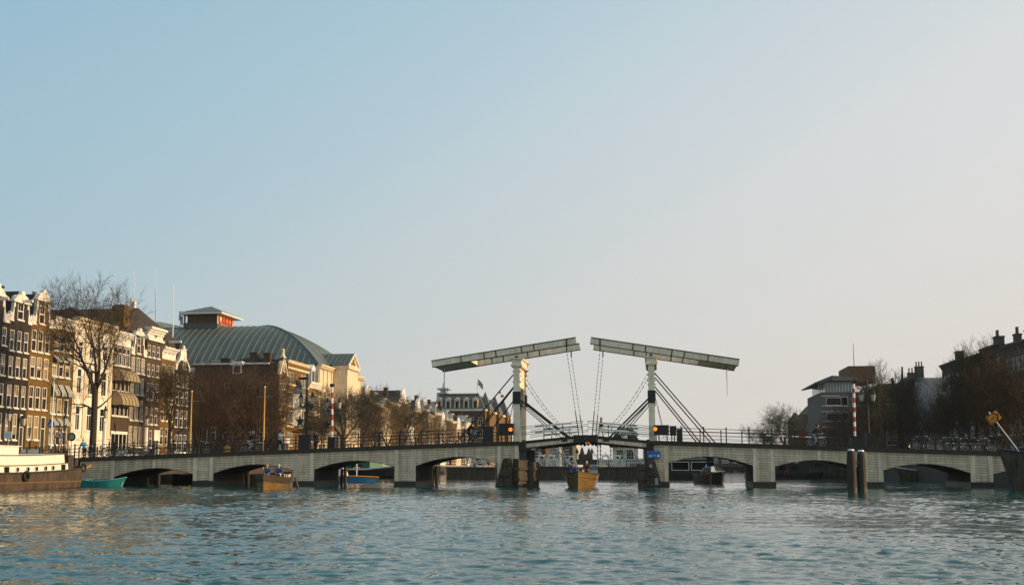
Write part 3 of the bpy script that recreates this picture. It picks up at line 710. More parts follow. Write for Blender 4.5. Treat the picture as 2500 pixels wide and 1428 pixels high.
cornice(t, TW, hE_+.35, .9, 'stone', out=.7, brackets=24)
sb = MB()
for z in (4.9, hE_*.47): sb.box(-.03,TW+.03,-.22,-.003,z,z+.35)
sb.build('band', M['stone'], t)
for i, x in enumerate([.45, 3.1, 5.9, 8.6, 17.2, TW-.6]):
    p = MB(); p.box(-.3,.3,-.2,-.003,5.3,hE_*.47-.003); p.box(-.3,.3,-.2,-.003,hE_*.47+.36,hE_-.6); p.build('pilaster', M['stone'], t, (x,0,0))
# shallow arch over the left ground floor openings
ar = MB(); pts = [(0.2,5.3)] + [(4.6-4.2*math.cos(math.pi*i/12), 5.3+2.6*math.sin(math.pi*i/12)) for i in range(13)] + [(9,5.3)]
ar.prism(pts, -.34, -.225); ar.build('arch', M['plaster'], t)
# pavilion
pa, pb_ = 5.8+3.4, 5.8+11.2
pv = MB(); zp = hE_+.2; DP = 3.2
pw = [(pa+1.0+i*2.1, z, 1.2, hh, 'cross', 0) for i in range(3) for z, hh in ((zl(800,940)-4.8,3.4),(zl(800,1020)-.2,3.8),(.6,3.8))]
f_ = MB(); facade(f_, pb_-pa, zp, [(a[0]-pa,a[0]-pa+a[2],a[1],a[1]+a[3]) for a in pw]); f_.v = [(x+pa, y-DP, z) for x, y, z in f_.v]
f_.quad((pa,-.003,0),(pa,-DP,0),(pa,-DP,zp),(pa,-.003,zp)); f_.quad((pb_,-DP,0),(pb_,-.003,0),(pb_,-.003,zp),(pb_,-DP,zp)); po = f_.build('pavilion', M['stone'], t)
for a in pw: window(t, a[0], a[1], a[2], a[3], 'cross', 0, True, -DP)
pc = (pa+pb_)/2; pr = zl(857,872) - zp - 1.2
ent = MB(); ent.box(pa-.35, pb_+.35, -DP-.45, -.01, zp+.002, zp+.75); ent.build('cornice', M['stone'], po)
pd = MB(); pd.prism([(pa-.1,zp+.76),(pb_+.1,zp+.76),(pc,zp+.76+pr)], -DP-.1, -DP+.4); pdo = pd.build('pediment', M['stone'], t)
for s in (-1,1):
    e = MB(); x1 = pc+s*((pb_-pa)/2+.5); e.prism([(x1,zp+.76),(x1-s*.5,zp+.76),(pc,zp+.9+pr-.35),(pc,zp+.9+pr)][::s], -DP-.45, -DP-.101); e.build('raking_cornice', M['plaster'], pdo)
rel = MB(); rel.ball((pc,-DP-.12,zp+.76+pr*.38), pr*.26, 8, 1, .3, 1); rel.ball((pc-1.1,-DP-.12,zp+1.25), .35, 6, 1.6,.4,1); rel.ball((pc+1.1,-DP-.12,zp+1.25), .35, 6, 1.6,.4,1); rel.build('relief', M['brick_ochre'], pdo)
pg = MB()
L2 = 9.5
for s in (-1, 1):
    x1 = pc+s*((pb_-pa)/2+.6); pg.add([(x1,-DP-.3,zp+.8),(pc,-DP-.3,zp+.95+pr),(pc,L2,zp+.95+pr),(x1,L2,zp+.8)], [(0,1,2,3)])
pgo = pg.build('pavilion_roof', M['copper'], t)
nrm = Vector((-(pr+.15),0,(pb_-pa)/2+.6)).normalized()
for i in range(9):
    y = -DP-.25+i*1.05; q = MB(); x1 = pa-.6; q.beam((x1,y,zp+.84),(pc,y,zp+.99+pr),.07,.12); q.build('seam', M['copper2'], pgo)
# great roof: stacked insets of a half barrel with a matching hipped end
HR = ZR_ - ZE; NS = 18; KE = 1.12; XLEN = 84
prof = [(HD*s, HR*(1-(1-s)**1.85)) for s in [i/NS for i in range(NS+1)]]
rf = MB()
for i in range(NS):
    d0, z0 = prof[i]; d1, z1 = prof[i+1]; e0, e1 = d0*KE, d1*KE; z0 += hE_+.36; z1 += hE_+.36
    rf.quad((d0,e0,z0),(d0,XLEN,z0),(d1,XLEN,z1),(d1,e1,z1))
    rf.quad((TW-d0,XLEN,z0),(TW-d0,e0,z0),(TW-d1,e1,z1),(TW-d1,XLEN,z1))
    rf.quad((TW-d0,e0,z0),(d0,e0,z0),(d1,e1,z1),(TW-d1,e1,z1))
ro = rf.build('roof', M['copper'], t, smooth=True)
pts = [(d, hE_+.36+z) for d, z in prof]
for i in range(54):
    X = .7 + i*1.42; sd = [(d, z) for d, z in pts if d*KE <= X]
    if len(sd) < 2: continue
    if len(sd) < NS+1: 
        d = X/KE; s = d/HD; sd.append((d, hE_+.36+HR*(1-(1-s)**1.85)))
    q = MB(); q.tube([(d-.03, X, z+.02) for d, z in sd], .085, 4); q.build('seam', M['copper2'], ro)
hp = MB(); hp.tube([(d, d*KE, z+.06) for d, z in pts], .16, 5); hp.build('hip_ridge', M['copper2'], ro)
for f_ in (.22,.42,.62,.82):
    q = MB(); q.tube([(d+(TW-2*d)*f_, d*KE, z+.02) for d, z in pts[:-1]], .085, 4); q.build('seam', M['copper2'], ro)
# lantern with letters
c0 = aty(529, 797, YC0+HD-4.5); lx = XL - c0.x; ly0 = HD-4.5; LW, LD = 9.0, 6.6
zb, zt_ = hE_+HR-.6, aty(529, 767, YC0+ly0).z - ZL
lm = MB(); lm.box(ly0, ly0+LW, lx, lx+LD, zb, zt_); lo = lm.build('rooftop_box', M['brick_red'], t)
bs = MB(); bs.box(ly0-.15, ly0+LW+.15, lx-.15, lx+LD+.15, zb, zb+1.2); bs.build('plinth', M['slate'], lo)
wf = MB(); wf.box(ly0+.1, ly0+LW-.1, lx-.1, lx-.004, zb+1.22, zt_-.03); wf.build('sign_board', M['stone'], lo)
for i in range(4):
    q = MB(); q.box(ly0-.08, ly0-.004, lx+.05+i*(LD-.25)/3, lx+.2+i*(LD-.25)/3, zb+1.21, zt_-.02); q.build('post', M['brick_brown'], lo)
for i in range(7):
    q = MB(); q.box(ly0-.05, ly0-.006, lx+.25, lx+LD-.25, zb+1.5+i*.36, zb+1.62+i*.36); q.build('louvre_slat', M['brick_brown'], lo)
ev = MB(); ev.box(ly0-1.3, ly0+LW+1.6, lx-1.6, lx+LD+1.3, zt_, zt_+.35); ev.build('eaves', M['frame'], lo)
hr = aty(508, 748, YC0+ly0+LW/2).z - ZL
cr = MB(); cr.add([(ly0-1.35,lx-1.65,zt_+.36),(ly0+LW+1.65,lx-1.65,zt_+.36),(ly0+LW+1.65,lx+LD+1.35,zt_+.36),(ly0-1.35,lx+LD+1.35,zt_+.36),(ly0+LW/2,lx+LD/2,hr)], [(0,1,4),(1,2,4),(2,3,4),(3,0,4),(3,2,1,0)])
cro = cr.build('box_roof', M['copper'], t)
for i in range(1, 8):
    f_ = i/8; a = Vector((ly0-1.35, lx-1.65+f_*(LD+3), zt_+.4)); e_ = Vector((ly0+LW/2, lx+LD/2, hr)); k = 1-abs(f_-.5)*2
    b_ = Vector((a.x+(e_.x-a.x)*k, a.y, a.z+(hr-zt_-.4)*k)); q = MB(); q.tube([a,b_],.06,4); q.build('seam', M['copper2'], cro)
lw = LW/5.2
for i, ch in enumerate('CARRÉ'):
    cu = bpy.data.curves.new('letter', 'FONT'); cu.body = ch; cu.size = 2.6; cu.extrude = .12; cu.offset = .05; cu.resolution_u = 4; cu.materials.append(M['signred'])
    tmp = bpy.data.objects.new('letter', cu); COL.objects.link(tmp); dg_ = bpy.context.evaluated_depsgraph_get()
    me = bpy.data.meshes.new_from_object(tmp.evaluated_get(dg_)); bpy.data.objects.remove(tmp)
    o = put('letter', me, lo, (ly0+.35+i*lw, lx-.28, zb+1.35)); o.rotation_euler = (R(90),0,0); o.scale = (.82,1.08,1)
# antennas by the box
p = aty(450, 800, YC0+HD-3); an = thing('rooftop_antenna', 'grey antenna panels and cabinet on the theatre roof left of the lettered box', 'antenna', (p.x, p.y, p.z-1.2))
b_ = MB(); b_.box(-.1,.9,-.4,.6,0,2.2); b_.build('cabinet', M['slate'], an)
for x, h_ in ((-1.0,5.0),(-.55,4.0),(.1,4.2)):
    b_ = MB(); b_.tube([(x,0,0),(x,0,h_)],.06,5); po_ = b_.build('pole', M['grey'], an); q = MB(); q.box(x-.2,x+.2,-.25,-.07,h_-2.2,h_-.3); q.build('panel', M['grey'], po_)
# ================================================================= FAR LEFT ROW, HOTEL, TOWER
rr = random.Random(3)
yy = atx(884, 960, XL).y; yend = atx(1168, 1040, XL).y
spec = [('brick_ochre','pale gable'),('brick_brown','flat'),('stone','flat'),('brick_ochre','flat'),('brick_brown','pale gable'),('plaster','flat'),('brick_ochre','pale gable'),
        ('brick_brown','flat'),('stone','flat'),('brick_ochre','flat'),('plaster','pale gable'),('brick_brown','flat'),('brick_ochre','flat'),('stone','pale gable'),('brick_brown','flat'),('plaster','flat'),('brick_ochre','flat'),('stone','flat')]
words = {'brick_ochre':'ochre','brick_brown':'dark brown','stone':'cream','plaster':'white'}
n = len(spec); W_ = (yend-yy)/n
ordn = ['nearest','second','third','fourth','fifth','sixth','seventh','eighth','ninth','tenth','eleventh','twelfth','thirteenth','fourteenth','fifteenth','sixteenth','seventeenth','farthest']
for i, (mk, gk) in enumerate(spec):
    px = 884 + (1168-884)*0
    y0 = yy + i*W_
    ztop = (17.6 - 2.2*i/n + rr.uniform(-1.6, 1.4)) - ZL
    rows = 4; wins = []
    for r_ in range(rows):
        for c in range(3):
            wins.append((.7+c*(W_-1.9)/2.2, .9+r_*(ztop-1.6)/rows, 1.15, (ztop-1.6)/rows-1.35, 'sash', rr.choice([0,0,0,.5,-1])))
    t = house('canal_house', f'{words[mk]} {"gabled" if gk!="flat" else "flat-corniced"} house behind bare trees, {ordn[i]} in the row beyond the theatre', W_-.05, ztop, 12, (XL, y0, ZL), R(90), M[mk], wins, cat='house', group='far row of houses beyond the theatre')
    if gk == 'flat':
        cornice(t, W_-.05, ztop+.3, .7, 'white', out=.5); along(t, W_-.05, ztop+.1, 12, 3.2+rr.uniform(-.6,.8), y0=.4, hip=rr.choice([0,1.5]))
        if rr.random() < .8:
            d_ = MB(); x = W_/2-.9; d_.box(x, x+1.8, .5, 3.5, ztop+.35, ztop+2.6); d_.box(x-.2,x+2.0,.2,3.6,ztop+2.602,ztop+2.85); do = d_.build('dormer', M['white'], t)
            q = MB(); q.box(x+.25,x+1.55,.47,.497,ztop+.7,ztop+2.4); q.build('pane', M['glass'], do)
    else:
        g_ = MB(); w = W_-.05; g_.prism([(0,ztop+.003),(w,ztop+.003),(w*.78,ztop+1.4),(w*.70,ztop+3.0),(w*.5,ztop+4.0),(w*.3,ztop+3.0),(w*.22,ztop+1.4)], -.1, .4); g_.build('gable', M['white'], t)
        r = pitched(t, w, ztop, 12, 3.4)
    if i % 2:
        r = [c for c in t.children if c.name.startswith('roof')][0]; chimney(r, W_-1.4, 3, ztop+1.0, 1.1, .9, 3.6, 0)

# hotel with the mansard roof
XH = -61.5; yh = atx(1183, 1000, XH).y; yh2 = atx(1246, 1050, XH).y
xh0 = aty(1052, 1000, yh).x; zc = aty(1120, 1003, yh).z - ZL; zt_ = aty(1120, 963, yh).z - ZL
wdt = XH - xh0
nfl = 4; wins = []
for r_ in range(nfl):
    for c in range(6): wins.append((1.2+c*(wdt-3.6)/5, 1.2+r_*(zc-2)/nfl, 1.7, (zc-2)/nfl-1.5, 'cross', 0))
t = house('hotel', 'large distant hotel with dark mansard roof, pale dormers and a flag on top', wdt, zc, yh2-yh, (xh0, yh, ZL), 0, M['brick_brown'], wins, cat='hotel')
cs = MB(); cs.box(-.6, wdt+.6, -.6, yh2-yh+.5, zc+.003, zc+.7); cs.build('cornice', M['stone'], t)
m_ = MB(); H = zt_-zc-.8; I = 2.6; D_ = yh2-yh
m_.add([(0,0,zc+.7),(wdt,0,zc+.7),(wdt,D_,zc+.7),(0,D_,zc+.7),(I,I,zc+.7+H),(wdt-I,I,zc+.7+H),(wdt-I,D_-I,zc+.7+H),(I,D_-I,zc+.7+H)], [(0,1,5,4),(1,2,6,5),(2,3,7,6),(3,0,4,7),(4,5,6,7)])
m_.build('mansard_roof', M['slate'], t)
cg = MB()
for i in range(40): x = I+(wdt-2*I)*i/39; cg.taper(x, I, zc+.7+H, zc+1.5+H, .25,.1,.08,.05)
cg.build('roof_cresting', M['iron'], t, kind='stuff')
for i in range(5):
    x = 2.0+i*(wdt-6.5)/4; d_ = MB(); d_.box(x,x+2.0,.25,2.4,zc+.72,zc+4.2); d_.prism([(x-.3,zc+4.203),(x+2.3,zc+4.203),(x+1,zc+5.1)], .1, 2.3); do = d_.build('dormer', M['stone'], t)
    q = MB(); q.box(x+.4,x+1.6,.22,.247,zc+1.2,zc+3.7); q.build('pane', M['glass'], do)
# river front of the hotel (lit)
for k in range(3):
    ya = yh + 3 + k*(D_-12)/2.4 
    tw_ = MB(); tw_.box(wdt, wdt+1.4, 3+k*(D_-12)/2.4, 10+k*(D_-12)/2.4, 0, zc+.69); tw_.build('bay', M['brick_ochre'], t)
    rf_ = MB(); yb_ = 6.5+k*(D_-12)/2.4; rf_.add([(wdt-3,yb_-3.6,zc+.72),(wdt+1.6,yb_-3.6,zc+.72),(wdt+1.6,yb_+3.6,zc+.72),(wdt-3,yb_+3.6,zc+.72),(wdt-.8,yb_,zc+7.5)], [(0,1,4),(1,2,4),(2,3,4),(3,0,4)]); rf_.build('turret_roof', M['slate'], t)
fr = MB(); fr.box(wdt+.003, wdt+.25, .05, D_-.05, .3, zc-.02); fro = fr.build('river_front', M['brick_ochre'], t)
for r_ in range(4):
    for c in range(9):
        y = 1.0+c*(D_-3)/8; q = MB(); z = 1.2+r_*(zc-2)/4; q.box(wdt+.252,wdt+.30,y,y+1.5,z,z+(zc-2)/4-1.6); q.build('pane', M['glass'], fro)
        
fp = aty(1166, 923, yh+10); fb = zc+H+.7
f_ = thing('flag', 'dark tricolour flag hanging from the pole on the hotel roof', 'flag', (fp.x, yh+10, ZL+zc+H+.2))
hp_ = fp.z - (ZL+zc+H+.2); q = MB(); q.tube([(0,0,0),(0,0,hp_)], [.16,.1], 6); q.build('flagpole', M['frame'], f_)
for i, mk in enumerate(('cloth_red','grey','cloth_dark')):
    q = MB(); 
    for j in range(5):
        a, b = j/5, (j+1)/5; s0, s1 = -2.2*a, -2.2*b
        q.quad((.1+2.0*a, .3*math.sin(a*5), hp_-.2-i*.7+s0), (.1+2.0*b, .3*math.sin(b*5), hp_-.2-i*.7+s1), (.1+2.0*b, .3*math.sin(b*5), hp_-.85-i*.7+s1), (.1+2.0*a, .3*math.sin(a*5), hp_-.85-i*.7+s0))
    q.build('stripe', M[mk], f_)
# bluish far tower
pt = aty(1080, 951, 1400); xa, xb_ = aty(1066, 980, 1400).x, aty(1094, 980, 1400).x
t = thing('office_tower', 'hazy pale blue office tower with a mast rising behind the hotel roof', 'tower', ((xa+xb_)/2, 1400, 0))
q = MB(); hw = (xb_-xa)/2; q.box(-hw, hw*.8, 0, 25, 0, aty(1080,958,1400).z); q.build('shaft', M['farblue'], t)
q = MB(); z = aty(1080,951,1400).z; q.box(-hw*.9, hw*1.1, -2, 20, z, z+2); q.box(-hw*.4,hw*.5,2,20,aty(1080,958,1400).z+.1,z-.1); q.build('crown_deck', M['farblue'], t)
q = MB(); q.tube([(0,8,z+2.1),(0,8,aty(1080,943,1400).z),(0,8,aty(1080,932,1400).z)], [3.2,1.6,.7], 6); q.build('mast', M['farblue'], t)
q = MB(); q.box(-hw*2.0, -hw-.2, 0, 25, 0, aty(1060,980,1400).z); q.build('lower_wing', M['farblue'], t)

# ================================================================= FAR RIVER: LOCKS, BRIDGE, CRANES, SHORE
t = thing('arched_bridge', 'dark distant arched bridge with pointed lamp pillars closing the river', 'bridge', (-20, 455, 0))
yb0 = 455; xa = -120; xb_ = 55; zt_ = aty(1450, 1121, yb0).z
def arch_wall(x0, x1, zt, n, zs, zc_, y0, y1):
    m_ = MB(); k = 16*n; pw = 3.0; sp_ = (x1-x0)/n
    def low(x):
        u = (x-x0) % sp_; hw = (sp_-pw)/2; c = u-sp_/2
        return -1.0 if abs(c) > hw else zs+(zc_-zs)*math.sqrt(max(0,1-(c/hw)**2))
    for i in range(k):
        a, b = x0+(x1-x0)*i/k, x0+(x1-x0)*(i+1)/k; la, lb = low(a+1e-4), low(b-1e-4)
        m_.add([(a,y0,la),(b,y0,lb),(b,y0,zt),(a,y0,zt),(a,y1,la),(b,y1,lb),(b,y1,zt),(a,y1,zt)], [(0,1,2,3),(4,7,6,5),(0,4,5,1),(3,2,6,7)])
    return m_
arch_wall(xa, xb_, zt_-1.0, 7, .3, zt_-2.2, yb0, yb0+14).build('arch_wall', M['brickquay'], t, world=True)
q = MB(); q.box(xa, xb_, yb0-.3, yb0, zt_-1.0+.002, zt_); q.build('parapet', M['brickquay'], t, world=True)
for px, pt in ((1421,1091),(1438,1094)):
    p = aty(px, pt, yb0+1); s_ = MB(); s_.box(p.x-1.5,p.x+1.5,yb0-.8,yb0+2.2,zt_+.01,zt_+2.2); s_.taper(p.x, yb0+.7, zt_+2.2, p.z, 1.0,1.0,.25,.25); so = s_.build('lamp_pillar', M['brickquay'], t, world=True)
for px, pt in ((1409,1097),(1445,1097)):
    p = aty(px, pt, yb0+3); s_ = MB(); s_.tube([(p.x,yb0+3,zt_),(p.x,yb0+3,p.z-1.6)], .22, 6); s_.ball((p.x,yb0+3,p.z-.9), .75, 7, 1,1,1.3); s_.tube([(p.x,yb0+3,p.z),(p.x,yb0+3,p.z+.8)], [.4,.05], 5); s_.build('street_lamp', M['iron'], t, world=True)
for i, (px, pt) in enumerate(((1459,1086),(1466,1086),(1491,1086),(1497,1089))):
    p = aty(px, pt, 700); c_ = thing('crane_mast', ('first','second','third','fourth')[i]+' from left of the thin red and white crane masts under the bridge', 'crane', (p.x, 700, 0), 0, 'red and white crane masts under the drawbridge')
    for k in range(17):
        s_ = MB(); s_.box(-.42,.42,-.4,.4,k*(p.z+6)/17+.01,(k+1)*(p.z+6)/17); s_.build('mast_section', M['red' if k % 2 else 'signwhite'], c_)
# lock islands (dark timber and brick)
def lock(label, pa, pb, ptop, Y, D):
    a, b = aty(pa, 1150, Y).x, aty(pb, 1150, Y).x; z = aty((pa+pb)/2, ptop, Y).z
    t = thing('lock_island', label, 'lock wall', ((a+b)/2, Y, 0)); n_ = max(3, int((b-a)/.8)); st_ = (b-a)/n_
    q = MB(); q.box(a+.1, b-.1, Y+.12, Y+D, -1, z-.22); q.build('core', M['brickquay'], t, world=True)
    pl = MB(); pl.box(-st_/2+.02, st_/2-.02, 0, .11, -1, z-.25); me = pl.mesh('sheet_pile', M['tar'])
    for i in range(n_): put('sheet_pile', me, t, (a+st_*(i+.5)-(a+b)/2, rr.uniform(-.03,.0), 0))
    q = MB(); q.box(a-.1, b+.1, Y-.15, Y+D, z-.21, z); q.build('capping', M['tar'], t, world=True)
    return t, a, b, z
def lockrail(t, a, b, Y, z, n_):
    q = MB(); q.beam((a,Y,z+1.0),(b,Y,z+1.0),.06,.07); q.beam((a,Y,z+.55),(b,Y,z+.55),.05,.06); ro = q.build('railing', M['boatwhite'], t, world=True)
    me = None
    for i in range(n_):
        x = a+(b-a)*i/(n_-1); s_ = MB(); s_.box(-.04,.04,-.04,.04,0,1.04)
        me = me or s_.mesh('post', M['boatwhite']); put('post', me, ro, (x-wloc(ro).x, Y-wloc(ro).y, z-wloc(ro).z))
def lockgear(label, px, Y, z):
    p = aty(px, 1130, Y); g_ = thing('lock_gear', label, 'lock gear', (p.x, Y, z), 0, 'white lock gate winches')
    for s in (-1,1):
        q = MB(); q.beam((s*.9,0,0),(s*.35,0,1.5),.12,.12); q.beam((s*.9,.8,0),(s*.35,.8,1.5),.12,.12); q.build('leg', M['boatwhite'], g_)
    q = MB(); q.box(-.5,.5,-.05,.85,1.5,1.7); q.build('top_frame', M['boatwhite'], g_)
    q = MB(); q.ring((0,-.1,1.15), .38, .05, 'y', 12, 4); q.build('wheel', M['boatwhite'], g_)
    q = MB(); q.beam((.2,0,.1),(-1.8,0,2.0),.12,.14); q.build('balance_arm', M['boatwhite'], g_)
t, a, b, z = lock('dark timber lock island with white railing and cream keeper house right of the opening', 1459, 1600, 1139, 156, 26); lockrail(t, a, b-1, 155.9, z, 26)
hw_ = thing('lock_keeper_house', 'small cream lock keeper house under a dark hipped roof', 'house', (aty(1526,1130,164).x, 164, z))
xa = (aty(1555,1130,164).x-aty(1495,1130,164).x)/2; q = MB(); q.box(-xa,xa,0,7,0,3.0); q.build('wall', M['stone'], hw_)
q = MB(); q.box(-xa-.5,xa+.5,-.5,7.5,3.003,3.25); q.add([(-xa-.6,-.6,3.26),(xa+.6,-.6,3.26),(xa+.6,7.6,3.26),(-xa-.6,7.6,3.26),(-xa*.62,3.5,5.9),(xa*.62,3.5,5.9)],[(0,1,5,4),(1,2,5),(2,3,4,5),(3,0,4)]); q.build('roof', M['roof'], hw_)
for dx in (-.75,.75): window(hw_, dx-.6, 1.1, 1.2, 1.5, 'grid', 0, True, -.12)
q = MB(); q.prism([(-1.2,3.5),(1.2,3.5),(1.2,4.6),(0,5.2),(-1.2,4.6)], -.2, 3); do = q.build('dormer', M['darkwood'], hw_); q = MB(); q.box(-.5,.5,-.24,-.203,3.8,4.7); q.build('pane', M['frame'], do)
for px, l_ in ((1478,'left'),(1507,'right')): lockgear(f'{l_} white lock gate winch on the keeper house island', px, 157, z)
t, a, b, z = lock('dark lock island with pale winch gear just right of the left tower', 1310, 1376, 1138, 156, 26); lockrail(t, a, b, 155.9, z, 12)
for px, l_ in ((1322,'left'),(1346,'right')): lockgear(f'{l_} white lock gate winch on the island left of the sloop', px, 157, z)
for px, l_ in ((1372,'left'),(1396,'right')): lockgear(f'{l_} white lock gate winch just behind the passing sloop', px, 170, z)
t, a, b, z = lock('narrow dark lock island behind the passing sloop', 1376, 1402, 1140, 168, 20)
t, a, b, z = lock('dark lock island seen under the arch left of the tower', 1090, 1208, 1140, 156, 26)
for px, l_ in ((1150,'leftmost'),(1166,'middle'),(1190,'rightmost')): lockgear(f'{l_} white lock gate winch seen through the arch left of the tower', px, 157, z)
# long white gate beams leaning by the lock house
for px0, py0, px1, py1 in ((1536,1087,1568,1119),(1352,1088,1388,1128),(1368,1086,1382,1101),(1528,1096,1505,1123)):
    Yg = 153; a = aty(px0,py0,Yg); b = aty(px1,py1,Yg); b.z = min(b.z, 3)
    q = MB(); q.beam((a.x,Yg,a.z),(b.x,Yg+3,2.0),.16,.16); tag(q.build('gate_beam', M['boatwhite']), {1536:'white beam slanting down right beside the keeper house',1352:'longest white beam slanting down towards the sloop',1368:'short white beam high above the sloop',1528:'white beam slanting down left from the keeper house'}[px0], 'beam', 'slanting white lock gate beams')
# far shore blocks
for i, (pa, pb, pt, Y, mk, lab) in enumerate(((1290,1332,1085,300,'brick_brown','dark brown'),(1332,1366,1079,420,'grey','pale grey striped'),(1372,1398,1087,350,'brick_grey','grey'),(1384,1408,1078,500,'stone','cream striped'),
        (1570,1592,1082,520,'farblue','bluish glass'),(1640,1730,1093,420,'brick_brown','low brown'),(1730,1850,1098,430,'brick_grey','low grey'),(1250,1290,1083,300,'brick_red','low reddish'))):
    a, b = aty(pa,1130,Y).x, aty(pb,1130,Y).x; h = aty((pa+pb)/2,pt,Y).z - 2
    wins = [(1+c*(b-a-2)/4, 1.5+r_*(h-2)/5, (b-a-2)/4*.6, (h-2)/5*.55, 'plain', 0) for c in range(4) for r_ in range(5)]
    t = house('far_building', f'{lab} distant block seen through the bridge openings', b-a, h, 14, (a, Y, 2), 0, M[mk], wins, cat='building')
    q = MB(); q.box(-.3,b-a+.3,-.3,14.3,h+.01,h+.5); q.build('roof', M['slate'], t)

# ================================================================= RIGHT BANK BUILDINGS
def rrow(label, p0, p1, ptop, mk, nrow, ncol, D=12, pyref=980, bay=False, roofkind='flat', X=XR, name='canal_house', whitew=False):
    ya, yb_ = atx(p1, pyref, X).y, atx(p0, pyref, X).y; w = yb_-ya-.05
    h = atx((p0+p1)/2, ptop, X).z - ZR
    wins = []; mx = .9; pitch = (w-2*mx)/ncol; fh = (h-1.4)/nrow
    for r_ in range(nrow):
        for c in range(ncol): wins.append((mx+c*pitch+pitch*.18, .9+r_*fh, min(1.4,pitch*.64), fh*.62, 'sash', 0))
    t = house(name, label, w, h, D, (X, yb_, ZR), R(-90), M[mk], wins, cat='house')
    cornice(t, w, h+.25, .7, 'brick_grey' if not whitew else 'white', out=.45)
    if bay:
        bx = MB(); bx.prism([(w*.3,-.003),(w*.7,-.003),(w*.62,-1.1),(w*.38,-1.1)], 3.4, h-3.5, 'z'); bo_ = bx.build('bay', M['frame'], t)
        for r_ in range(3):
            q = MB(); q.box(w*.4,w*.6,-1.14,-1.102,4.3+r_*3.3,6.4+r_*3.3); q.build('pane', M['glass'], bo_)
    if roofkind == 'flat': r = along(t, w, h+.02, D, 1.6, 'roof', y0=.5, hip=.5)
    else: r = along(t, w, h+.02, D, 3.4, 'roof', y0=.5, hip=0)
    return t, w, h, r
t, w, h, r = rrow('dark brick house with white bay windows at the open end of the right bank terrace', 2303, 2352, 886, 'brick_grey', 5, 4, bay=True); chimney(r, .3, 2, h, 1.3, 1, 2.4, 0, 'brick_grey')
t, w, h, r = rrow('dark brick terrace house with a chimney, second from the open end on the right bank', 2352, 2404, 872, 'brick_brown', 5, 4, bay=True); chimney(r, w-1.5, 2, h, 1.4, 1.1, 2.6, 0, 'brick_grey')
t, w, h, r = rrow('tall dark terrace house behind the right bank trees with a broad chimney stack', 2404, 2455, 846, 'brick_brown', 5, 4); chimney(r, .2, 1.5, h, 1.2, .8, 1.9, 2, 'brick_grey'); chimney(r, w-2, 2, h, 1.0, .8, 1.5, 2, 'brick_grey')
t, w, h, r = rrow('dark terrace house with stepped chimneys at the right edge of the picture', 2455, 2530, 838, 'brick_grey', 5, 5); chimney(r, w*.35, 1.5, h, 1.2, .8, 2.0, 3, 'brick_grey')
t, w, h, r = rrow('dark terrace house beyond the right edge of the picture', 2530, 2640, 815, 'brick_brown', 5, 5)
# grey blank gable and houses beyond the gap
Yg = 205
x0g, x1g = aty(2263,960,Yg).x, aty(2300,960,Yg).x; hg = aty(2280,925,Yg).z-ZR
t = house('gable_house', 'pale grey plastered blank end wall in the gap of the right bank terrace', x1g-x0g+6, hg, 14, (x0g, Yg, ZR), 0, M['grey'], [((x1g-x0g)-1.2, hg-5.2, 1.2, 1.9, 'sash', 0)])
along(t, x1g-x0g+6, hg+.01, 14, .8, 'slate')
for (pa, pb, pt, Y, mk, lab, ch_) in ((2222,2264,922,214,'brick_brown','dark house with battlement-like chimneys between the trees left of the grey wall',1),(2150,2222,940,222,'brick_grey','low dark house half hidden by trees right of the glass-topped block',0)):
    a, b = aty(pa,1000,Y).x, aty(pb,1000,Y).x; h = aty(pa,pt+4,Y).z-ZR; w = b-a
    wins = [(.8+c*(w-1.4)/4, 1.2+r_*(h-2)/5, 1.1, (h-2)/5*.6, 'sash', 0) for c in range(4) for r_ in range(5)]
    t = house('canal_house', lab, w, h, 12, (a, Y, ZR), 0, M[mk], wins); cornice(t, w, h+.3, .6, 'brick_grey', out=.4); r = along(t, w, h+.05, 12, 1.0, 'roof', hip=1)
    if ch_: chimney(r, w*.05, 1, h+.2, 1.7, 1, 1.2, 3, 'brick_grey'); chimney(r, w*.5, 1, h+.2, 1.5, 1, 2.4, 3, 'brick_grey')
# modern block with tilted roof
Ym = 245
xm0 = aty(2006, 1000, Ym).x; xm1 = aty(2140, 1000, Ym).x; zbr = aty(2030, 957, Ym).z-ZR; zgl = aty(2050, 931, Ym).z-ZR
wm_ = xm1-xm0; wins = []
for r_ in range(5): wins.append((1.0, zbr-2.9-r_*3.4, wm_*.28, 1.7, 'plain', 0)); wins += [(wm_*.36+c*2.4, zbr-3.0-r_*3.4, 1.5, 2.0, 'plain', 0) for c in range(5)]
wins = [a for a in wins if a[1] > .4]
t = house('modern_block', 'grey modern block with a glass top floor under a tilted overhanging roof', wm_, zbr, 22, (xm0, Ym, ZR), 0, M['brick_light'], wins, cat='building')
for r_ in range(5):
    for z in (zbr-.9-r_*3.4, zbr-3.1-r_*3.4):
        if z > .3: q = MB(); q.box(.0, wm_*.34, -.06, -.003, z, z+.16); q.build('band', M['frame'], t)
q = MB(); q.box(.9, wm_*.62, .6, 20, zbr+.003, zgl); go_ = q.build('glass_storey', M['glassblue'], t)
for i in range(11):
    x = .9+(wm_*.62-.9)*i/10; q = MB(); q.box(x-.04,x+.04,.50,.597,zbr+.01,zgl-.01); q.build('mullion', M['frame'], go_)
for i in range(10):
    x = .9+(wm_*.62-.9)*i/10; q = MB(); q.box(x+.12,x+(wm_*.62-.9)/10-.12,.55,.597,zbr+.9,zgl-.3); q.build('pane', M['glassblue'], go_)
zt2 = aty(2025, 918, Ym).z - ZR; zl2 = aty(2003,934,Ym).z - ZR
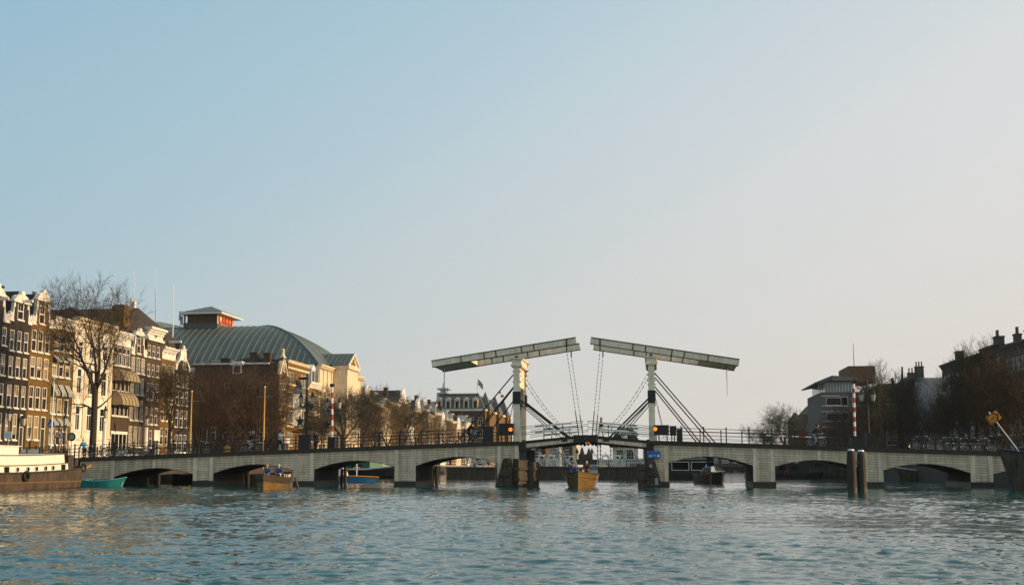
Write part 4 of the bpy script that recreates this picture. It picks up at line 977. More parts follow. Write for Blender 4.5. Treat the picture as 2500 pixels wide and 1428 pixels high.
q = MB(); q.add([(-1.6,-1.5,zl2-.1),(2.2,-1.8,zt2),(wm_*.66,-1.0,zgl+.8),(wm_*.66,20,zgl+.8),(2.2,20,zt2),(-1.6,20,zl2-.1),
                 (-1.6,-1.5,zl2-.4),(2.2,-1.8,zgl+.1),(wm_*.66,-1.0,zgl+.05),(wm_*.66,20,zgl+.05),(2.2,20,zgl+.1),(-1.6,20,zl2-.4)],
                [(0,1,4,5),(1,2,3,4),(6,11,10,7),(7,10,9,8),(0,6,7,1),(1,7,8,2),(2,8,9,3),(5,4,10,11),(4,3,9,10),(0,5,11,6)]); q.build('tilted_roof', M['slate'], t)
for i in range(3): q = MB(); q.tube([(-.6+i*.55,-.6+i*.3,zbr+.01),(-.6+i*.55,-.6+i*.3,zl2+.2)],.13,6); q.build('column', M['grey'], t)
q = MB(); q.box(wm_*.56, wm_+.6, 3, 16, zgl+.1, aty(2100,890,Ym).z-ZR); q.build('plant_room', M['brick_red'], t)
q = MB(); p = aty(2083,838,Ym+6); q.tube([(p.x-xm0,6,aty(2083,888,Ym+6).z-ZR-1),(p.x-xm0,6,p.z-ZR)],[.09,.05],5); q.build('antenna', M['iron'], t)
for i, (pa, pb, pt, Y, mk) in enumerate(((1962,2006,1010,330,'brick_grey'),(1935,1962,1026,345,'brick_brown'))):
    a, b = aty(pa,1060,Y).x, aty(pb,1060,Y).x; h = aty(pa,pt,Y).z-ZR
    wins = [(1+c*(b-a-2)/3, 2+r_*4, 1.3, 2, 'sash', 0) for c in range(3) for r_ in range(3)]
    t = house('canal_house', ('low dark house with a pale gutter left of the modern block','small brown house beside the round tree far along the right bank')[i], b-a, h, 12, (a,Y,ZR), 0, M[mk], wins)
    cornice(t, b-a, h+.3, .5, 'grey', out=.4); along(t, b-a, h+.05, 12, 2.6, 'roof', hip=2)
# ================================================================= TREES
def grow(seed, H, spread, fork, tr, lv=5, dens=1.0, up=.35, twig_r=.017, lean=0, minch=4, vase=0):
    """bare winter tree; returns (trunk builder, crown builder)"""
    q = random.Random(seed); T, C = MB(), MB()
    def rnd(): return Vector((q.gauss(0,1), q.gauss(0,1), q.gauss(0,1)))
    def branch(p, d, L, r, level):
        n = 4 if level < 3 else (3 if level < 4 else 2); pts, rs = [p.copy()], [r]; dd = d.copy(); kids = []
        for i in range(n):
            dd = (dd + rnd()*(.10+.05*level) + Vector((0,0,up*.22))).normalized(); p = p + dd*(L/n); pts.append(p.copy()); rs.append(max(twig_r*.6, r*(1-.62*(i+1)/n)))
            kids.append((p.copy(), dd.copy(), rs[-1]))
        (T if level < 2 else C).tube(pts, rs, 7 if level < 2 else (4 if level == 2 else 3), False)
        if level >= lv: return
        nk = max(2, int(round((minch + (1 if level > 1 else 0))*dens)))
        for k in range(nk):
            f_ = .25+.75*(k+q.random()*.8)/nk; j = min(n-1, int(f_*n)); bp, bd, br = kids[j]
            bp = bp - bd*(L/n)*q.random()*.8
            side = bd.cross(rnd()).normalized(); an = q.uniform(.45, 1.0)
            nd = (bd*math.cos(an) + side*math.sin(an)*spread).normalized()
            branch(bp, nd, L*q.uniform(.50,.72), max(twig_r, br*q.uniform(.5,.68)), level+1)
        branch(kids[-1][0], kids[-1][1], L*.6, max(twig_r, kids[-1][2]*.85), level+1)
    base = Vector((0,0,0)); top = Vector((lean, lean*.3, fork)); mid = top*.5 + Vector((q.uniform(-.1,.1),q.uniform(-.1,.1),0))
    T.tube([base-Vector((0,0,.2)), base+Vector((0,0,.35)), mid, top], [tr*1.45, tr*1.08, tr*.95, tr*.86], 9)
    nl = 5
    for k in range(nl):
        a = 2*math.pi*(k+q.random()*.5)/nl; tl = (.30+.25*q.random())*spread if k else .06
        d = Vector((math.cos(a)*tl, math.sin(a)*tl, 1)).normalized(); s_ = top - Vector((0,0,q.random()*fork*.18))
        branch(s_, d, (H-fork)*q.uniform(.42,.52), tr*q.uniform(.45,.62), 1)
    for k in range(2):
        a = q.random()*6.28; d = Vector((math.cos(a), math.sin(a), .45)).normalized(); branch(Vector((0,0,fork*q.uniform(.6,.85))), d, (H-fork)*.33, tr*.3, 2)
    zmax = max(v[2] for v in C.v); k = H/zmax
    for B in (T, C): B.v = [(x, y, z if z < fork*.8 else fork*.8+(z-fork*.8)*(H-fork*.8)/(zmax-fork*.8)) for x, y, z in B.v]
    return T, C
PROTO = {}
def proto(key, mats, **k):
    T, C = grow(**k); PROTO[key] = (T.mesh('trunk', M[mats[0]]), C.mesh('crown', M[mats[1]]), k['H'])
proto('big', ('bark','twig'), seed=5, H=20, spread=1.0, fork=8.0, tr=.40, lv=5, dens=1.0, minch=4, twig_r=.014, up=.5)
proto('mid', ('bark','twig'), seed=12, H=15, spread=1.05, fork=4.6, tr=.30, lv=5, dens=1.0, minch=4, twig_r=.016)
proto('bushy', ('bark','twig2'), seed=23, H=16, spread=.95, fork=2.6, tr=.26, lv=5, dens=.95, minch=4, twig_r=.015)
proto('bushy2', ('bark','twig2'), seed=31, H=16, spread=.8, fork=2.2, tr=.26, lv=5, dens=.95, minch=4, twig_r=.015)
proto('vase', ('bark','twig3'), seed=44, H=17, spread=.95, fork=5.2, tr=.36, lv=5, dens=1.0, minch=4, twig_r=.02)
proto('round', ('bark','twig3'), seed=52, H=16, spread=1.1, fork=4.6, tr=.34, lv=5, dens=.95, minch=4, twig_r=.020)
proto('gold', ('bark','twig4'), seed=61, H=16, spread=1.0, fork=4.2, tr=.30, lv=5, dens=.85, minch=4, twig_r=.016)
def tree(key, px, X=None, Y=None, ptop=900, label='', group=None, rot=0, widen=1.0, zb=None):
    tr_, cr_, H = PROTO[key]
    p = atx(px, 1090, X) if X is not None else aty(px, 1090, Y)
    z0 = zb if zb is not None else (ZL if p.x < 0 else ZR)
    d = ray(px, ptop); h = (O + d*(p.y/d.y)).z - z0
    t = thing('bare_tree', label, 'tree', (p.x, p.y, z0-.05), rot, group); s = h/H; t.scale = (s*widen, s*widen, s)
    put('trunk', tr_, t); put('crown', cr_, t)
    return t
tree('big', 226, Y=101, ptop=655, label='tallest bare tree, thick dark trunk in front of the white classical house', rot=.6, widen=.84)
tree('mid', 413, Y=133, ptop=862, label='bare tree in front of the ochre house with three attic windows', rot=1.1, widen=.85)
for i, (k, px, Y, pt, w_) in enumerate((('bushy',484,152,862,.8),('bushy2',520,158,872,.85),('bushy',545,166,880,.8),('bushy2',612,160,866,.9),('bushy',652,166,868,.8),('bushy',585,170,905,.9))):
    tree(k, px, Y=Y, ptop=pt, label=f'dense reddish bare tree against the shaded brick side wall, {("leftmost","second from left","third from left","fifth from left","rightmost","fourth from left")[i]} of six', group='reddish trees by the shaded wall', rot=i*1.7, widen=w_)
tree('vase', 838, X=-58.5, ptop=932, label='bare tree with ascending limbs in front of the theatre pavilion', rot=.4, widen=1.25)
tree('mid', 885, X=-58, ptop=925, label='bare tree at the right end of the theatre front', rot=2.2, widen=1.0)
tree('mid', 772, X=-59, ptop=1000, label='small bare tree left of the red and white barrier arm by the theatre', rot=3.2, widen=1.2)
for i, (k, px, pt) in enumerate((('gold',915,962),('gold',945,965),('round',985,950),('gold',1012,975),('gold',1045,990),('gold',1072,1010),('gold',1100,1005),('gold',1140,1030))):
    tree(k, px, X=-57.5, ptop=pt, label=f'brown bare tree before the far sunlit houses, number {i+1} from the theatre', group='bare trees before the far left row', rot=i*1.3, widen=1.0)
tree('round', 1916, Y=330, ptop=977, label='round-crowned olive grey tree standing alone on the right against the sky', rot=.2, widen=.95)
tree('round', 1868, Y=360, ptop=1028, label='small pale bushy tree left of the round-crowned tree', rot=1.2, widen=1.3)
tree('mid', 1945, Y=320, ptop=1030, label='low brown tree right of the round-crowned tree', rot=2.2, widen=1.2)
tree('vase', 2163, Y=185, ptop=872, label='bare tree with fan of limbs right of the modern block', rot=.9, widen=.75)
tree('mid', 2386, Y=124, ptop=810, label='tall bare tree rising over the right terrace roofs', rot=.3, widen=.75)
lab = 'brown bare tree in the dense screen along the right bank'
for i, (k, px, Y, pt, w_) in enumerate((('bushy',2045,240,1005,1.2),('bushy2',2075,225,975,1.1),('bushy',2110,215,960,1.1),('bushy2',2140,190,950,1.0),('mid',2205,165,900,.7),('bushy',2225,158,935,.9),('bushy2',2262,150,975,.9),
        ('bushy',2310,150,925,.8),('bushy2',2340,138,890,.8),('bushy',2368,128,880,.8),('bushy2',2420,122,860,.85),('bushy',2452,116,850,.85),('bushy2',2486,112,835,.85),('bushy',2520,118,825,.9),('bushy',2000,270,1040,1.2),('bushy2',1975,290,1045,1.1))):
    tree(k, px, Y=Y, ptop=pt, label=lab, group='brown trees along the right bank', rot=i*2.1, widen=w_)
ORD = ['first','second','third','fourth','fifth','sixth','seventh','eighth','ninth','tenth','eleventh','twelfth','thirteenth','fourteenth','fifteenth','sixteenth']
def screen_x(o): v = o.location; return (v.x*ct+v.y*st)/(v.y*ct-v.x*st)
for gname, txt in (('brown trees along the right bank','brown bare tree on the right bank, %s from left in the dense screen'),('bare trees before the far left row','brown bare tree before the far sunlit houses, %s from the theatre')):
    for k, o in enumerate(sorted([o for o in SC.objects if o.get('group') == gname], key=screen_x)): o['label'] = txt % ORD[k]
# pollarded stump tree
p = aty(2198, 1090, 160); t = thing('pollard_tree', 'dark pollarded tree with two bare stumps for a top', 'tree', (p.x,160,ZR)); h = aty(2198,895,160).z-ZR
q = MB(); q.tube([(0,0,-.2),(.1,0,h*.4),(0,.1,h*.62)],[.55,.45,.42],8); q.build('trunk', M['bark'], t)
q = MB(); q.tube([(0,.1,h*.6),(-.5,0,h*.74),(-.75,0,h*.88)],[.36,.26,.18],6); q.tube([(0,.1,h*.6),(.6,0,h*.75),(.75,.1,h)],[.36,.24,.12],6); q.tube([(.55,0,h*.7),(1.6,.3,h*.78),(2.2,.2,h*.76)],[.2,.13,.06],5); q.tube([(0,0,h*.5),(2.0,.2,h*.42),(3.4,.1,h*.47)],[.25,.16,.06],5); q.build('crown', M['bark'], t)
# ================================================================= THE DRAWBRIDGE
BR = thing('drawbridge', 'white wooden drawbridge with two raised balance beams spanning the river', 'bridge', (-6, (YB+YB2)/2, 0))
def bx_(px, py=1120): return aty(px, py, YB).x
def ztop(x): return 3.80 - .035*max(0, abs(x+6.2)-6.6)       # deck edge top
def zbt(x): return ztop(x) - .34                             # top of boards
ends = (bx_(196), bx_(2640))
pil = [bx_(p) for p in (271.5,280.5, 473,483, 511.5,522, 718,727.5, 758,767.5, 964,974, 1005,1015, 1214.5,1224, 1257,1267, 1580,1583, 1622,1632, 1838,1848, 1881,1891, 2108,2118, 2144,2155, 2368,2379, 2411,2422)]
PW = [(pil[i], pil[i+1]) for i in range(0, len(pil), 2)]
# bays: ('pier', a, b) boards to the water; ('span', a, b) boards down to an arch
bays = [('wall', ends[0], PW[0][0]), ('span', PW[0][1], PW[1][0]), ('pier', PW[1][1], PW[2][0]), ('span', PW[2][1], PW[3][0]), ('pier', PW[3][1], PW[4][0]), ('span', PW[4][1], PW[5][0]), ('pier', PW[5][1], PW[6][0]),
        ('span', PW[6][1], PW[7][0]), ('pier', PW[7][1], PW[8][0]), ('pier', PW[9][1], PW[10][0]), ('span', PW[10][1], PW[11][0]), ('pier', PW[11][1], PW[12][0]), ('span', PW[12][1], PW[13][0]), ('pier', PW[13][1], PW[14][0]),
        ('span', PW[14][1], PW[15][0]), ('pier', PW[15][1], PW[16][0]), ('span', PW[16][1], PW[16][1]+8.0), ('wall', PW[16][1]+8.0, ends[1])]
ZP = .46
def arch(x, a, b):
    m_, hw = (a+b)/2, (b-a)/2; return zbt(x) - .82 - .64*((x-m_)/hw)**2
PH_, GAP = .205, .024
def plank(x0, x1, zt, zb, low=None):
    """one board between heights given as functions of x; clipped below by low"""
    n_ = 2 if low is None else 14; m_ = MB(); cols = []
    for i in range(n_+1 if low else 2):
        x = x0 + (x1-x0)*i/(n_ if low else 1); a, b = zt(x), zb(x)
        if low: b = max(b, low(x))
        cols.append((x, b, a))
    any_ = False
    for i in range(len(cols)-1):
        (xa, ba, ta), (xb, bb, tb) = cols[i], cols[i+1]
        if ta-ba <= .004 and tb-bb <= .004: continue
        ba, bb = min(ba, ta-.001), min(bb, tb-.001); any_ = True
        m_.add([(xa,YB,ba),(xb,YB,bb),(xb,YB,tb),(xa,YB,ta),(xa,YB+.05,ba),(xb,YB+.05,bb),(xb,YB+.05,tb),(xa,YB+.05,ta)], [(0,1,2,3),(3,2,6,7),(4,5,1,0)] + ([(4,0,3,7)] if i == 0 else []) + ([(1,5,6,2)] if i == len(cols)-2 else []))
    if any_: m_.build('plank', M['board'], BR, world=True)
for kind, a, b in bays:
    low = (lambda x, a=a, b=b: arch(x, a, b)) if kind == 'span' else None
    halves = [(a, (a+b)/2-.13), ((a+b)/2+.13, b)] if kind == 'span' else [(a, b)]
    for h0, h1 in halves:
        for k in range(20):
            zt = lambda x, k=k: zbt(x) - k*PH_; zb = lambda x, k=k: zbt(x) - (k+1)*PH_ + GAP
            if low is None:
                if zbt((h0+h1)/2) - k*PH_ < ZP + .03: break
                plank(h0, h1, zt, lambda x, zb=zb: max(zb(x), ZP))
            else:
                if zbt((h0+h1)/2) - k*PH_ < 1.0: break
                plank(h0, h1, zt, zb, low)
    # backing, soffit, pier body
    m_ = MB()
    if kind == 'span':
        n_ = 16; m2 = MB()
        for i in range(n_):
            x0, x1 = a-.1+(b-a+.2)*i/n_, a-.1+(b-a+.2)*(i+1)/n_; l0, l1 = arch(x0,a,b)+.01, arch(x1,a,b)+.01
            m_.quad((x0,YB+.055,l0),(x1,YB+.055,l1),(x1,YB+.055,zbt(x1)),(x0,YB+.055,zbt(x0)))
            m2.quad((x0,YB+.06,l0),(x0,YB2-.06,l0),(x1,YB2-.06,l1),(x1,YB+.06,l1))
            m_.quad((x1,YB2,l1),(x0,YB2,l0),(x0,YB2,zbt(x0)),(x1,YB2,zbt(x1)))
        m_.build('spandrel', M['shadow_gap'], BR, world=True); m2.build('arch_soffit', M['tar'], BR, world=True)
        lip = MB()
        for i in range(n_):
            x0, x1 = a+(b-a)*i/n_, a+(b-a)*(i+1)/n_; l0, l1 = arch(x0,a,b), arch(x1,a,b)
            lip.add([(x0,YB+.0,l0-.05),(x1,YB+.0,l1-.05),(x1,YB+.0,l1-.003),(x0,YB+.0,l0-.003),(x0,YB+.3,l0-.05),(x1,YB+.3,l1-.05)],[(0,1,2,3),(0,4,5,1)])
        lip.build('arch_rim', M['deckedge'], BR, world=True)
        xm = (a+b)/2; q = MB(); q.box(xm-.12, xm+.12, YB-.045, YB+.05, arch(xm,a,b), zbt(xm)-.002); q.build('batten', M['board2'], BR, world=True)
    elif kind == 'pier':
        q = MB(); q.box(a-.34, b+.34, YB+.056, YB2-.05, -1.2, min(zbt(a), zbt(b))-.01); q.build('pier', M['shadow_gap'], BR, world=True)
        q = MB(); q.box(a-.40, b+.40, YB-.10, YB2+.05, -1.2, ZP-.004); q.build('pier_foot', M['weed'], BR, world=True)
    else:
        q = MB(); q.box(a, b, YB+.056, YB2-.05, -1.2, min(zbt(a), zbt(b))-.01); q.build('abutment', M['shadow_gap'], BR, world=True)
        q = MB(); q.box(a, b, YB-.06, YB+.05, -1.2, ZP-.004); q.build('abutment_foot', M['weed'], BR, world=True)
for a, b in PW:
    x = (a+b)/2; q = MB(); q.box(a, b, YB-.06, YB+.052, ZP-.002, zbt(x)-.004); q.build('pilaster', M['board2'], BR, world=True)
# deck slabs with dark tarred edge
XG0, XG1 = bx_(1268), bx_(1580)
for a, b in ((ends[0]-8, XG0), (XG1, ends[1])):
    n_ = 30; m_ = MB(); es = [MB(), MB()]
    for i in range(n_):
        x0, x1 = a+(b-a)*i/n_, a+(b-a)*(i+1)/n_; t0, t1 = ztop(x0), ztop(x1)
        m_.add([(x0,YB+.3,t0-.02),(x1,YB+.3,t1-.02),(x1,YB2-.3,t1-.02),(x0,YB2-.3,t0-.02),(x0,YB+.06,t0-.33),(x1,YB+.06,t1-.33),(x1,YB2-.06,t1-.33),(x0,YB2-.06,t0-.33)], [(0,1,2,3),(4,7,6,5)])
        for e, (y0, y1) in zip(es, ((YB-.17, YB+.298), (YB2-.298, YB2+.17))):
            e.add([(x0,y0,t0-.33),(x1,y0,t1-.33),(x1,y0,t1),(x0,y0,t0),(x0,y1,t0-.33),(x1,y1,t1-.33),(x1,y1,t1),(x0,y1,t0)], [(0,1,2,3),(3,2,6,7),(4,0,1,5),(5,6,7,4)])
    m_.build('deck', M['asphalt'], BR, world=True)
    for e in es: e.build('deck_edge', M['deckedge'], BR, world=True)
# railings
ps = MB(); ps.box(-.045,.045,-.045,.045,0,1.16); ps.ball((0,0,1.21),.075,6); pme = ps.mesh('post', M['iron'])
for y in (YB+.02, YB2-.02):
    for a, b in ((ends[0]-8, XG0-1.0), (XG1+1.0, ends[1])):
        rails = []
        for zz, th in ((1.10,.05),(.80,.035),(.50,.035),(.18,.035)):
            n_ = 12; m_ = MB()
            for i in range(n_):
                x0, x1 = a+(b-a)*i/n_, a+(b-a)*(i+1)/n_; m_.beam((x0,y,ztop(x0)+zz),(x1,y,ztop(x1)+zz),th,th)
            rails.append(m_)
        ro = rails[0].build('railing', M['iron'], BR, world=True)
        for m_ in rails[1:]: m_.build('rail', M['iron'], ro, world=True)
        n_ = int((b-a)/1.83)
        for i in range(n_+1):
            x = a+(b-a)*i/n_; put('post', pme, ro, Vector((x, y, ztop(x)))-wloc(ro))
# ---- towers, balance beams, leaves
YN, YF = YB+.75, YB+5.35                     # near and far frame lines
for side in (-1, 1):
    pxa, pxb = ((1253,1268.5), (1583,1599))[side > 0]
    xa, xb = aty(pxa,980,YN-.26).x, aty(pxb,980,YN-.26).x; xm = (xa+xb)/2
    zcap = aty(1260,881,YN).z if side < 0 else aty(1590,869,YN).z
    zcap = (aty(1260,881,YN).z + aty(1590,869,YN).z)/2
    for y, nm in ((YN,0),(YF,1)):
        q = MB(); q.taper(xm, y, 2.9, zcap-.45, (xb-xa)/2, .27, (xb-xa)/2-.02, .26); lg = q.build('tower_leg', M['beam'], BR, world=True)
        for k, z in enumerate((zcap-.75, zcap-1.1, zcap-2.0, zcap-3.0, zcap-3.25)):
            q = MB(); q.box(xa-.07, xa-.002, y-.1, y+.1, z, z+.14); q.box(xb+.002, xb+.07, y-.1, y+.1, z, z+.14); q.build('bolt_plate', M['iron'], lg, world=True)
        zb_ = aty(1260, 986, YN).z
        q = MB(); q.box(xa-.05, xb+.05, y-.32, y+.32, zb_, zb_+1.05); q.build('iron_band', M['iron'], BR, world=True)
    # arched portal board between the legs
    za = zcap-.46; n_ = 16; m_ = MB(); y0, y1 = YN+.26, YF-.26; yc, hw = (y0+y1)/2, (y1-y0)/2-.12
    zs, zc_ = zcap-4.6, zcap-2.35
    for i in range(n_):
        u, v = y0+(y1-y0)*i/n_, y0+(y1-y0)*(i+1)/n_
        def lo_(y): 
            c = abs(y-yc)/hw; return zs-.9 if c >= 1 else zs+(zc_-zs)*math.sqrt(1-c*c)
        lu, lv = lo_(u+1e-4), lo_(v-1e-4); x0, x1 = xm-.16, xm+.16
        m_.add([(x0,u,lu),(x0,v,lv),(x0,v,za),(x0,u,za),(x1,u,lu),(x1,v,lv),(x1,v,za),(x1,u,za)], [(0,3,2,1),(4,5,6,7),(0,1,5,4)])
    po = m_.build('portal_board', M['beam'], BR, world=True)
    q = MB(); q.box(xm-.05, xm+.05, yc-.02, yc+.02, zc_-1.0, zc_); q.build('lantern_hanger', M['iron'], po, world=True)
    q = MB(); q.lathe([(.10,0),(.2,.55),(.24,.6),(.06,.8),(.03,.95)], 6, (xm, yc, zc_-1.9)); q.build('lantern', M['iron'], po, world=True)
    # capital
    q = MB(); q.box(xa-.13, xb+.13, YN-.36, YF+.36, zcap-.45, zcap-.02); q.box(xa-.26, xb+.26, YN-.48, YF+.48, zcap-.018, zcap+.1); q.box(xa-.2,xb+.2,YN-.42,YF+.42,zcap-.62,zcap-.452); q.build('capital', M['beam'], BR, world=True)
    # balance beams
    P, Q = (((1055,889),(1407,832)), ((1804,885.5),(1442,832)))[side > 0]
    A, B = aty(*P, YN), aty(*Q, YN)
    dirv = (B-A).normalized(); hgt = .50
    for y in (YN, YF):
        a_, b_ = A.copy(), B.copy(); a_.y = b_.y = y
        q = MB(); q.beam(a_, b_, .34, hgt); bo = q.build('balance_beam', M['beam'], BR, world=True)
        up = Vector((-dirv.z, 0, dirv.x)); up = up if up.z > 0 else -up
        q = MB(); q.beam(a_+up*(hgt/2+.035), b_+up*(hgt/2+.035), .46, .065); q.build('cap_strip', M['deckedge'], bo, world=True)
        q = MB(); q.beam(a_-up*(hgt/2+.02), b_-up*(hgt/2+.02), .40, .035); q.build('bottom_strip', M['deckedge'], bo, world=True)
        L = (b_-a_).length
        for f_ in (.205,.365,.448,.625,.71):
            c_ = a_+dirv*(L*f_); q = MB(); q.beam(c_-dirv*.045, c_+dirv*.045, .38, hgt+.03); q.build('strap', M['iron'], bo, world=True)
    # counterweight box
    L = (B-A).length; c0, c1 = A+dirv*.08, A+dirv*(L*.262); m_ = MB(); ym = (YN+YF)/2
    c0.y = c1.y = ym; m_.beam(c0, c1, YF-YN-.40, hgt*.96); m_.build('counterweight', M['beam'], BR, world=True)
    q = MB(); e0 = A+dirv*1.0; e0.y = YN+.5; q.tube([e0-up*.2, e0-Vector((0,0,1.3 if side<0 else 1.2)), e0-Vector((0,0,3.6 if side<0 else 2.9))], [.035,.03,.014], 4); q.build('pull_rope', M['iron'], BR, world=True)
    # pivot
    q = MB(); q.tube([(xm,YN-.30,zcap+.14),(xm,YF+.30,zcap+.14)],.16,8); q.build('pivot', M['iron'], BR, world=True)
    # leaf (bascule deck)
    lx0 = aty(1284,1080,YB).x if side < 0 else aty(1578,1080,YB).x; lx1 = aty(1429,1075,YB).x
    zh, zm = (aty(1284,1076,YB).z if side < 0 else aty(1578,1080,YB).z), aty(1429,1064,YB).z+.12
    zh = 3.86
    def lz(x): return zh + (zm-zh)*(x-lx0)/(lx1-lx0)
    for y in (YB+.15, YB2-.15):
        q = MB(); q.beam((lx0,y,lz(lx0)-.36),(lx1,y,lz(lx1)-.30),.22,.46); go = q.build('leaf_girder', M['board2'], BR, world=True)
        q = MB(); q.beam((lx0,y-.03,lz(lx0)-.08),(lx1,y-.03,lz(lx1)-.08),.34,.13); q.beam((lx0,y,lz(lx0)-.62),(lx1,y,lz(lx1)-.56),.28,.07); q.build('flange', M['deckedge'], go, world=True)
        xt = lx1-(1.5 if side<0 else -1.5); q = MB(); s_ = -side
        q.beam((lx1-s_*1.0,y-.14,lz(lx1)-.32),(lx1-s_*.04,y-.14,lz(lx1)-.36),.1,.62); q.beam((lx1-s_*2.0,y-.14,lz(lx1)-.40),(lx1-s_*1.5,y-.14,lz(lx1)-.38),.1,.34)
        for k in range(3): q.ball((lx1-s_*(.2+.32*k),y-.16,lz(lx1)-.64-.05*(k%2)),.15,6)
        q.build('toe_ironwork', M['iron'], go, world=True)
    q = MB(); q.add([(lx0,YB+.02,lz(lx0)-.14),(lx1,YB+.02,lz(lx1)-.14),(lx1,YB2-.02,lz(lx1)-.14),(lx0,YB2-.02,lz(lx0)-.14),(lx0,YB+.02,lz(lx0)-.26),(lx1,YB+.02,lz(lx1)-.26),(lx1,YB2-.02,lz(lx1)-.26),(lx0,YB2-.02,lz(lx0)-.26)], [(0,1,2,3),(7,6,5,4),(0,4,5,1),(3,2,6,7)]); q.build('leaf_deck', M['darkwood'], BR, world=True)
    # leaf hand rails: white boards with open iron ends
    s_ = -side
    for y in (YB+.2, YB2-.2):
        for zz in (1.12, .60):
            xa_, xb_ = lx0 + s_*.75, lx1 - s_*1.15; q = MB(); q.beam((xa_,y,lz(xa_)+zz),(xb_,y,lz(xb_)+zz-.04),.09,.17); ro = q.build('hand_rail', M['boatwhite'], BR, world=True)
            for u, v in ((xb_, lx1-s_*.22), (lx0-s_*.45, xa_+s_*.6)):
                q = MB(); q.beam((u,y-.06,lz(u)+zz+.06),(v,y-.06,lz(v)+zz+.06),.03,.04); q.beam((u,y-.06,lz(u)+zz-.09),(v,y-.06,lz(v)+zz-.09),.03,.04); q.beam((v,y-.06,lz(v)+zz-.11),(v,y-.06,lz(v)+zz+.08),.04,.04); q.build('rail_bracket', M['iron'], ro, world=True)
        for f_ in (.30,.62): 
            x = lx0+(lx1-lx0)*f_; q = MB(); q.box(x-.035,x+.035,y-.03,y+.05,lz(x)-.1,lz(x)+1.15); q.build('rail_post', M['iron'], BR, world=True)
    # chains beam -> leaf toe
    fx = .935; cxl = lx1 - s_*.55
    def chain(p, q_, frac=.72, r=.045):
        p, q_ = Vector(p), Vector(q_); m2 = MB(); L_ = (q_-p).length*frac; n2 = max(4, int(L_/.17)); d_ = (q_-p).normalized(); sid = Vector((0,1,0)); oth = d_.cross(sid).normalized()
        for i in range(n2):
            c = p + d_*(L_*(i+.5)/n2); w_ = sid if i % 2 else oth; h_ = L_/n2*.62
            m2.add([c-d_*h_, c+w_*r, c+d_*h_, c-w_*r, c+w_.cross(d_)*r*.35, c-w_.cross(d_)*r*.35], [(0,1,4),(1,2,4),(2,3,4),(3,0,4),(1,0,5),(2,1,5),(3,2,5),(0,3,5)])
        e = p + d_*L_
        if frac < 1: m2.tube([e, q_], .042, 5)
        return m2
    for y in (YN, YF):
        p = A+dirv*((B-A).length*fx); p.y = y-.0; q_ = Vector((cxl, y-(.45 if y == YN else -.45), lz(cxl)-.1)); p.y = y-.22 if y == YN else y+.22
        q = MB(); q.beam(p+Vector((0,0,.3)), p-Vector((0,0,.75)), .1,.14); so = q.build('chain_strap', M['iron'], BR, world=True)
        chain(p-Vector((0,0,.7)), q_).build('lift_chain', M['iron'], BR, world=True)
        # sagging chain and strut from tower to leaf
        zt_ = zcap-1.35; a_ = Vector((xm+s_*.3, y, zt_)); xe = lx0+(lx1-lx0)*.80; e_ = Vector((xe, y, lz(xe)))
        if side < 0: xe = lx0+(lx1-lx0)*.78; e_ = Vector((xe, y, lz(xe)))
        npt = 9; pts = []
        for i in range(npt+1):
            f_ = i/npt; c = a_.lerp(e_, f_); c.z -= .95*4*f_*(1-f_)*.62; pts.append(c)
        m2 = MB()
        for i in range(npt): 
            c2 = chain(pts[i], pts[i+1], 1.0, .042); m2.add(c2.v, c2.f)
        m2.build('sag_chain', M['iron'], BR, world=True)
        xs_ = lx0+(lx1-lx0)*(.70 if side < 0 else .62); a2 = Vector((xm+s_*.28, y, zb_+.35)); e2 = Vector((xs_, y, lz(xs_)-.1))
        q = MB(); q.beam(a2, e2, .11, .14 if y == YN else .13); q.build('strut', M['iron'], BR, world=True)
        q = MB(); q.tube([a2-Vector((0,0,.35)), e2-Vector((s_*.9,0,-.1))], .04, 5); q.build('tie_rod', M['iron'], BR, world=True)
        # back stays to the fixed deck
        for zz, pe in ((aty(1255,914,YN).z, (1112,1083) if side < 0 else (1746,1086)), (aty(1255,947,YN).z, (1150,1080) if side < 0 else (1709,1083))):
            e3 = aty(*pe, YB+.4); xx = e3.x; a3 = Vector((xm-s_*.28, y, zz)); e4 = Vector((xx, y-(.35 if y==YN else -.35), ztop(xx)))
            q = MB(); q.tube([a3, e4], .058, 6); q.build('stay', M['iron'], BR, world=True)
    q = MB(); xp = xm - s_*.42
    for k in range(2): q.tube([(xm-s_*.3,YN+.6+k*.5,zb_+.6),(xp-s_*(.55+.15*k),YN+.5,ztop(xp)+.3)], .025, 4)
    q.build('control_cable', M['iron'], BR, world=True)
    # hinge pier ironwork
    hx = lx0; q = MB(); q.box(min(hx,hx-s_*.75),max(hx,hx-s_*.75), YB+.1, YB2-.1, -1.2, 3.1); q.build('hinge_pier', M['shadow_gap'], BR, world=True)
    q = MB(); q.ball((hx-s_*.15, YB+.02, 3.72), .22, 8); q.ball((hx-s_*.5, YB-.02, 3.55), .2, 7); q.box(hx-.3-s_*.3, hx+.3-s_*.3, YB-.12, YB+.3, 3.0, 3.6); q.build('hinge', M['iron'], BR, world=True)
# yellow-lit rear piles under the arches
for px in (606, 843, 1066, 388):
    x = aty(px,1150,YB2+.3).x; q = MB(); q.tube([(x,YB2+.3,-1),(x,YB2+.3,1.75)], .16, 8); q.build('rear_pile', M['pile'], BR, world=True)
    q = MB(); q.tube([(x-.42,YB2+.35,-1),(x-.30,YB2+.35,1.5)], .13, 7); q.build('rear_pile', M['pile'], BR, world=True)

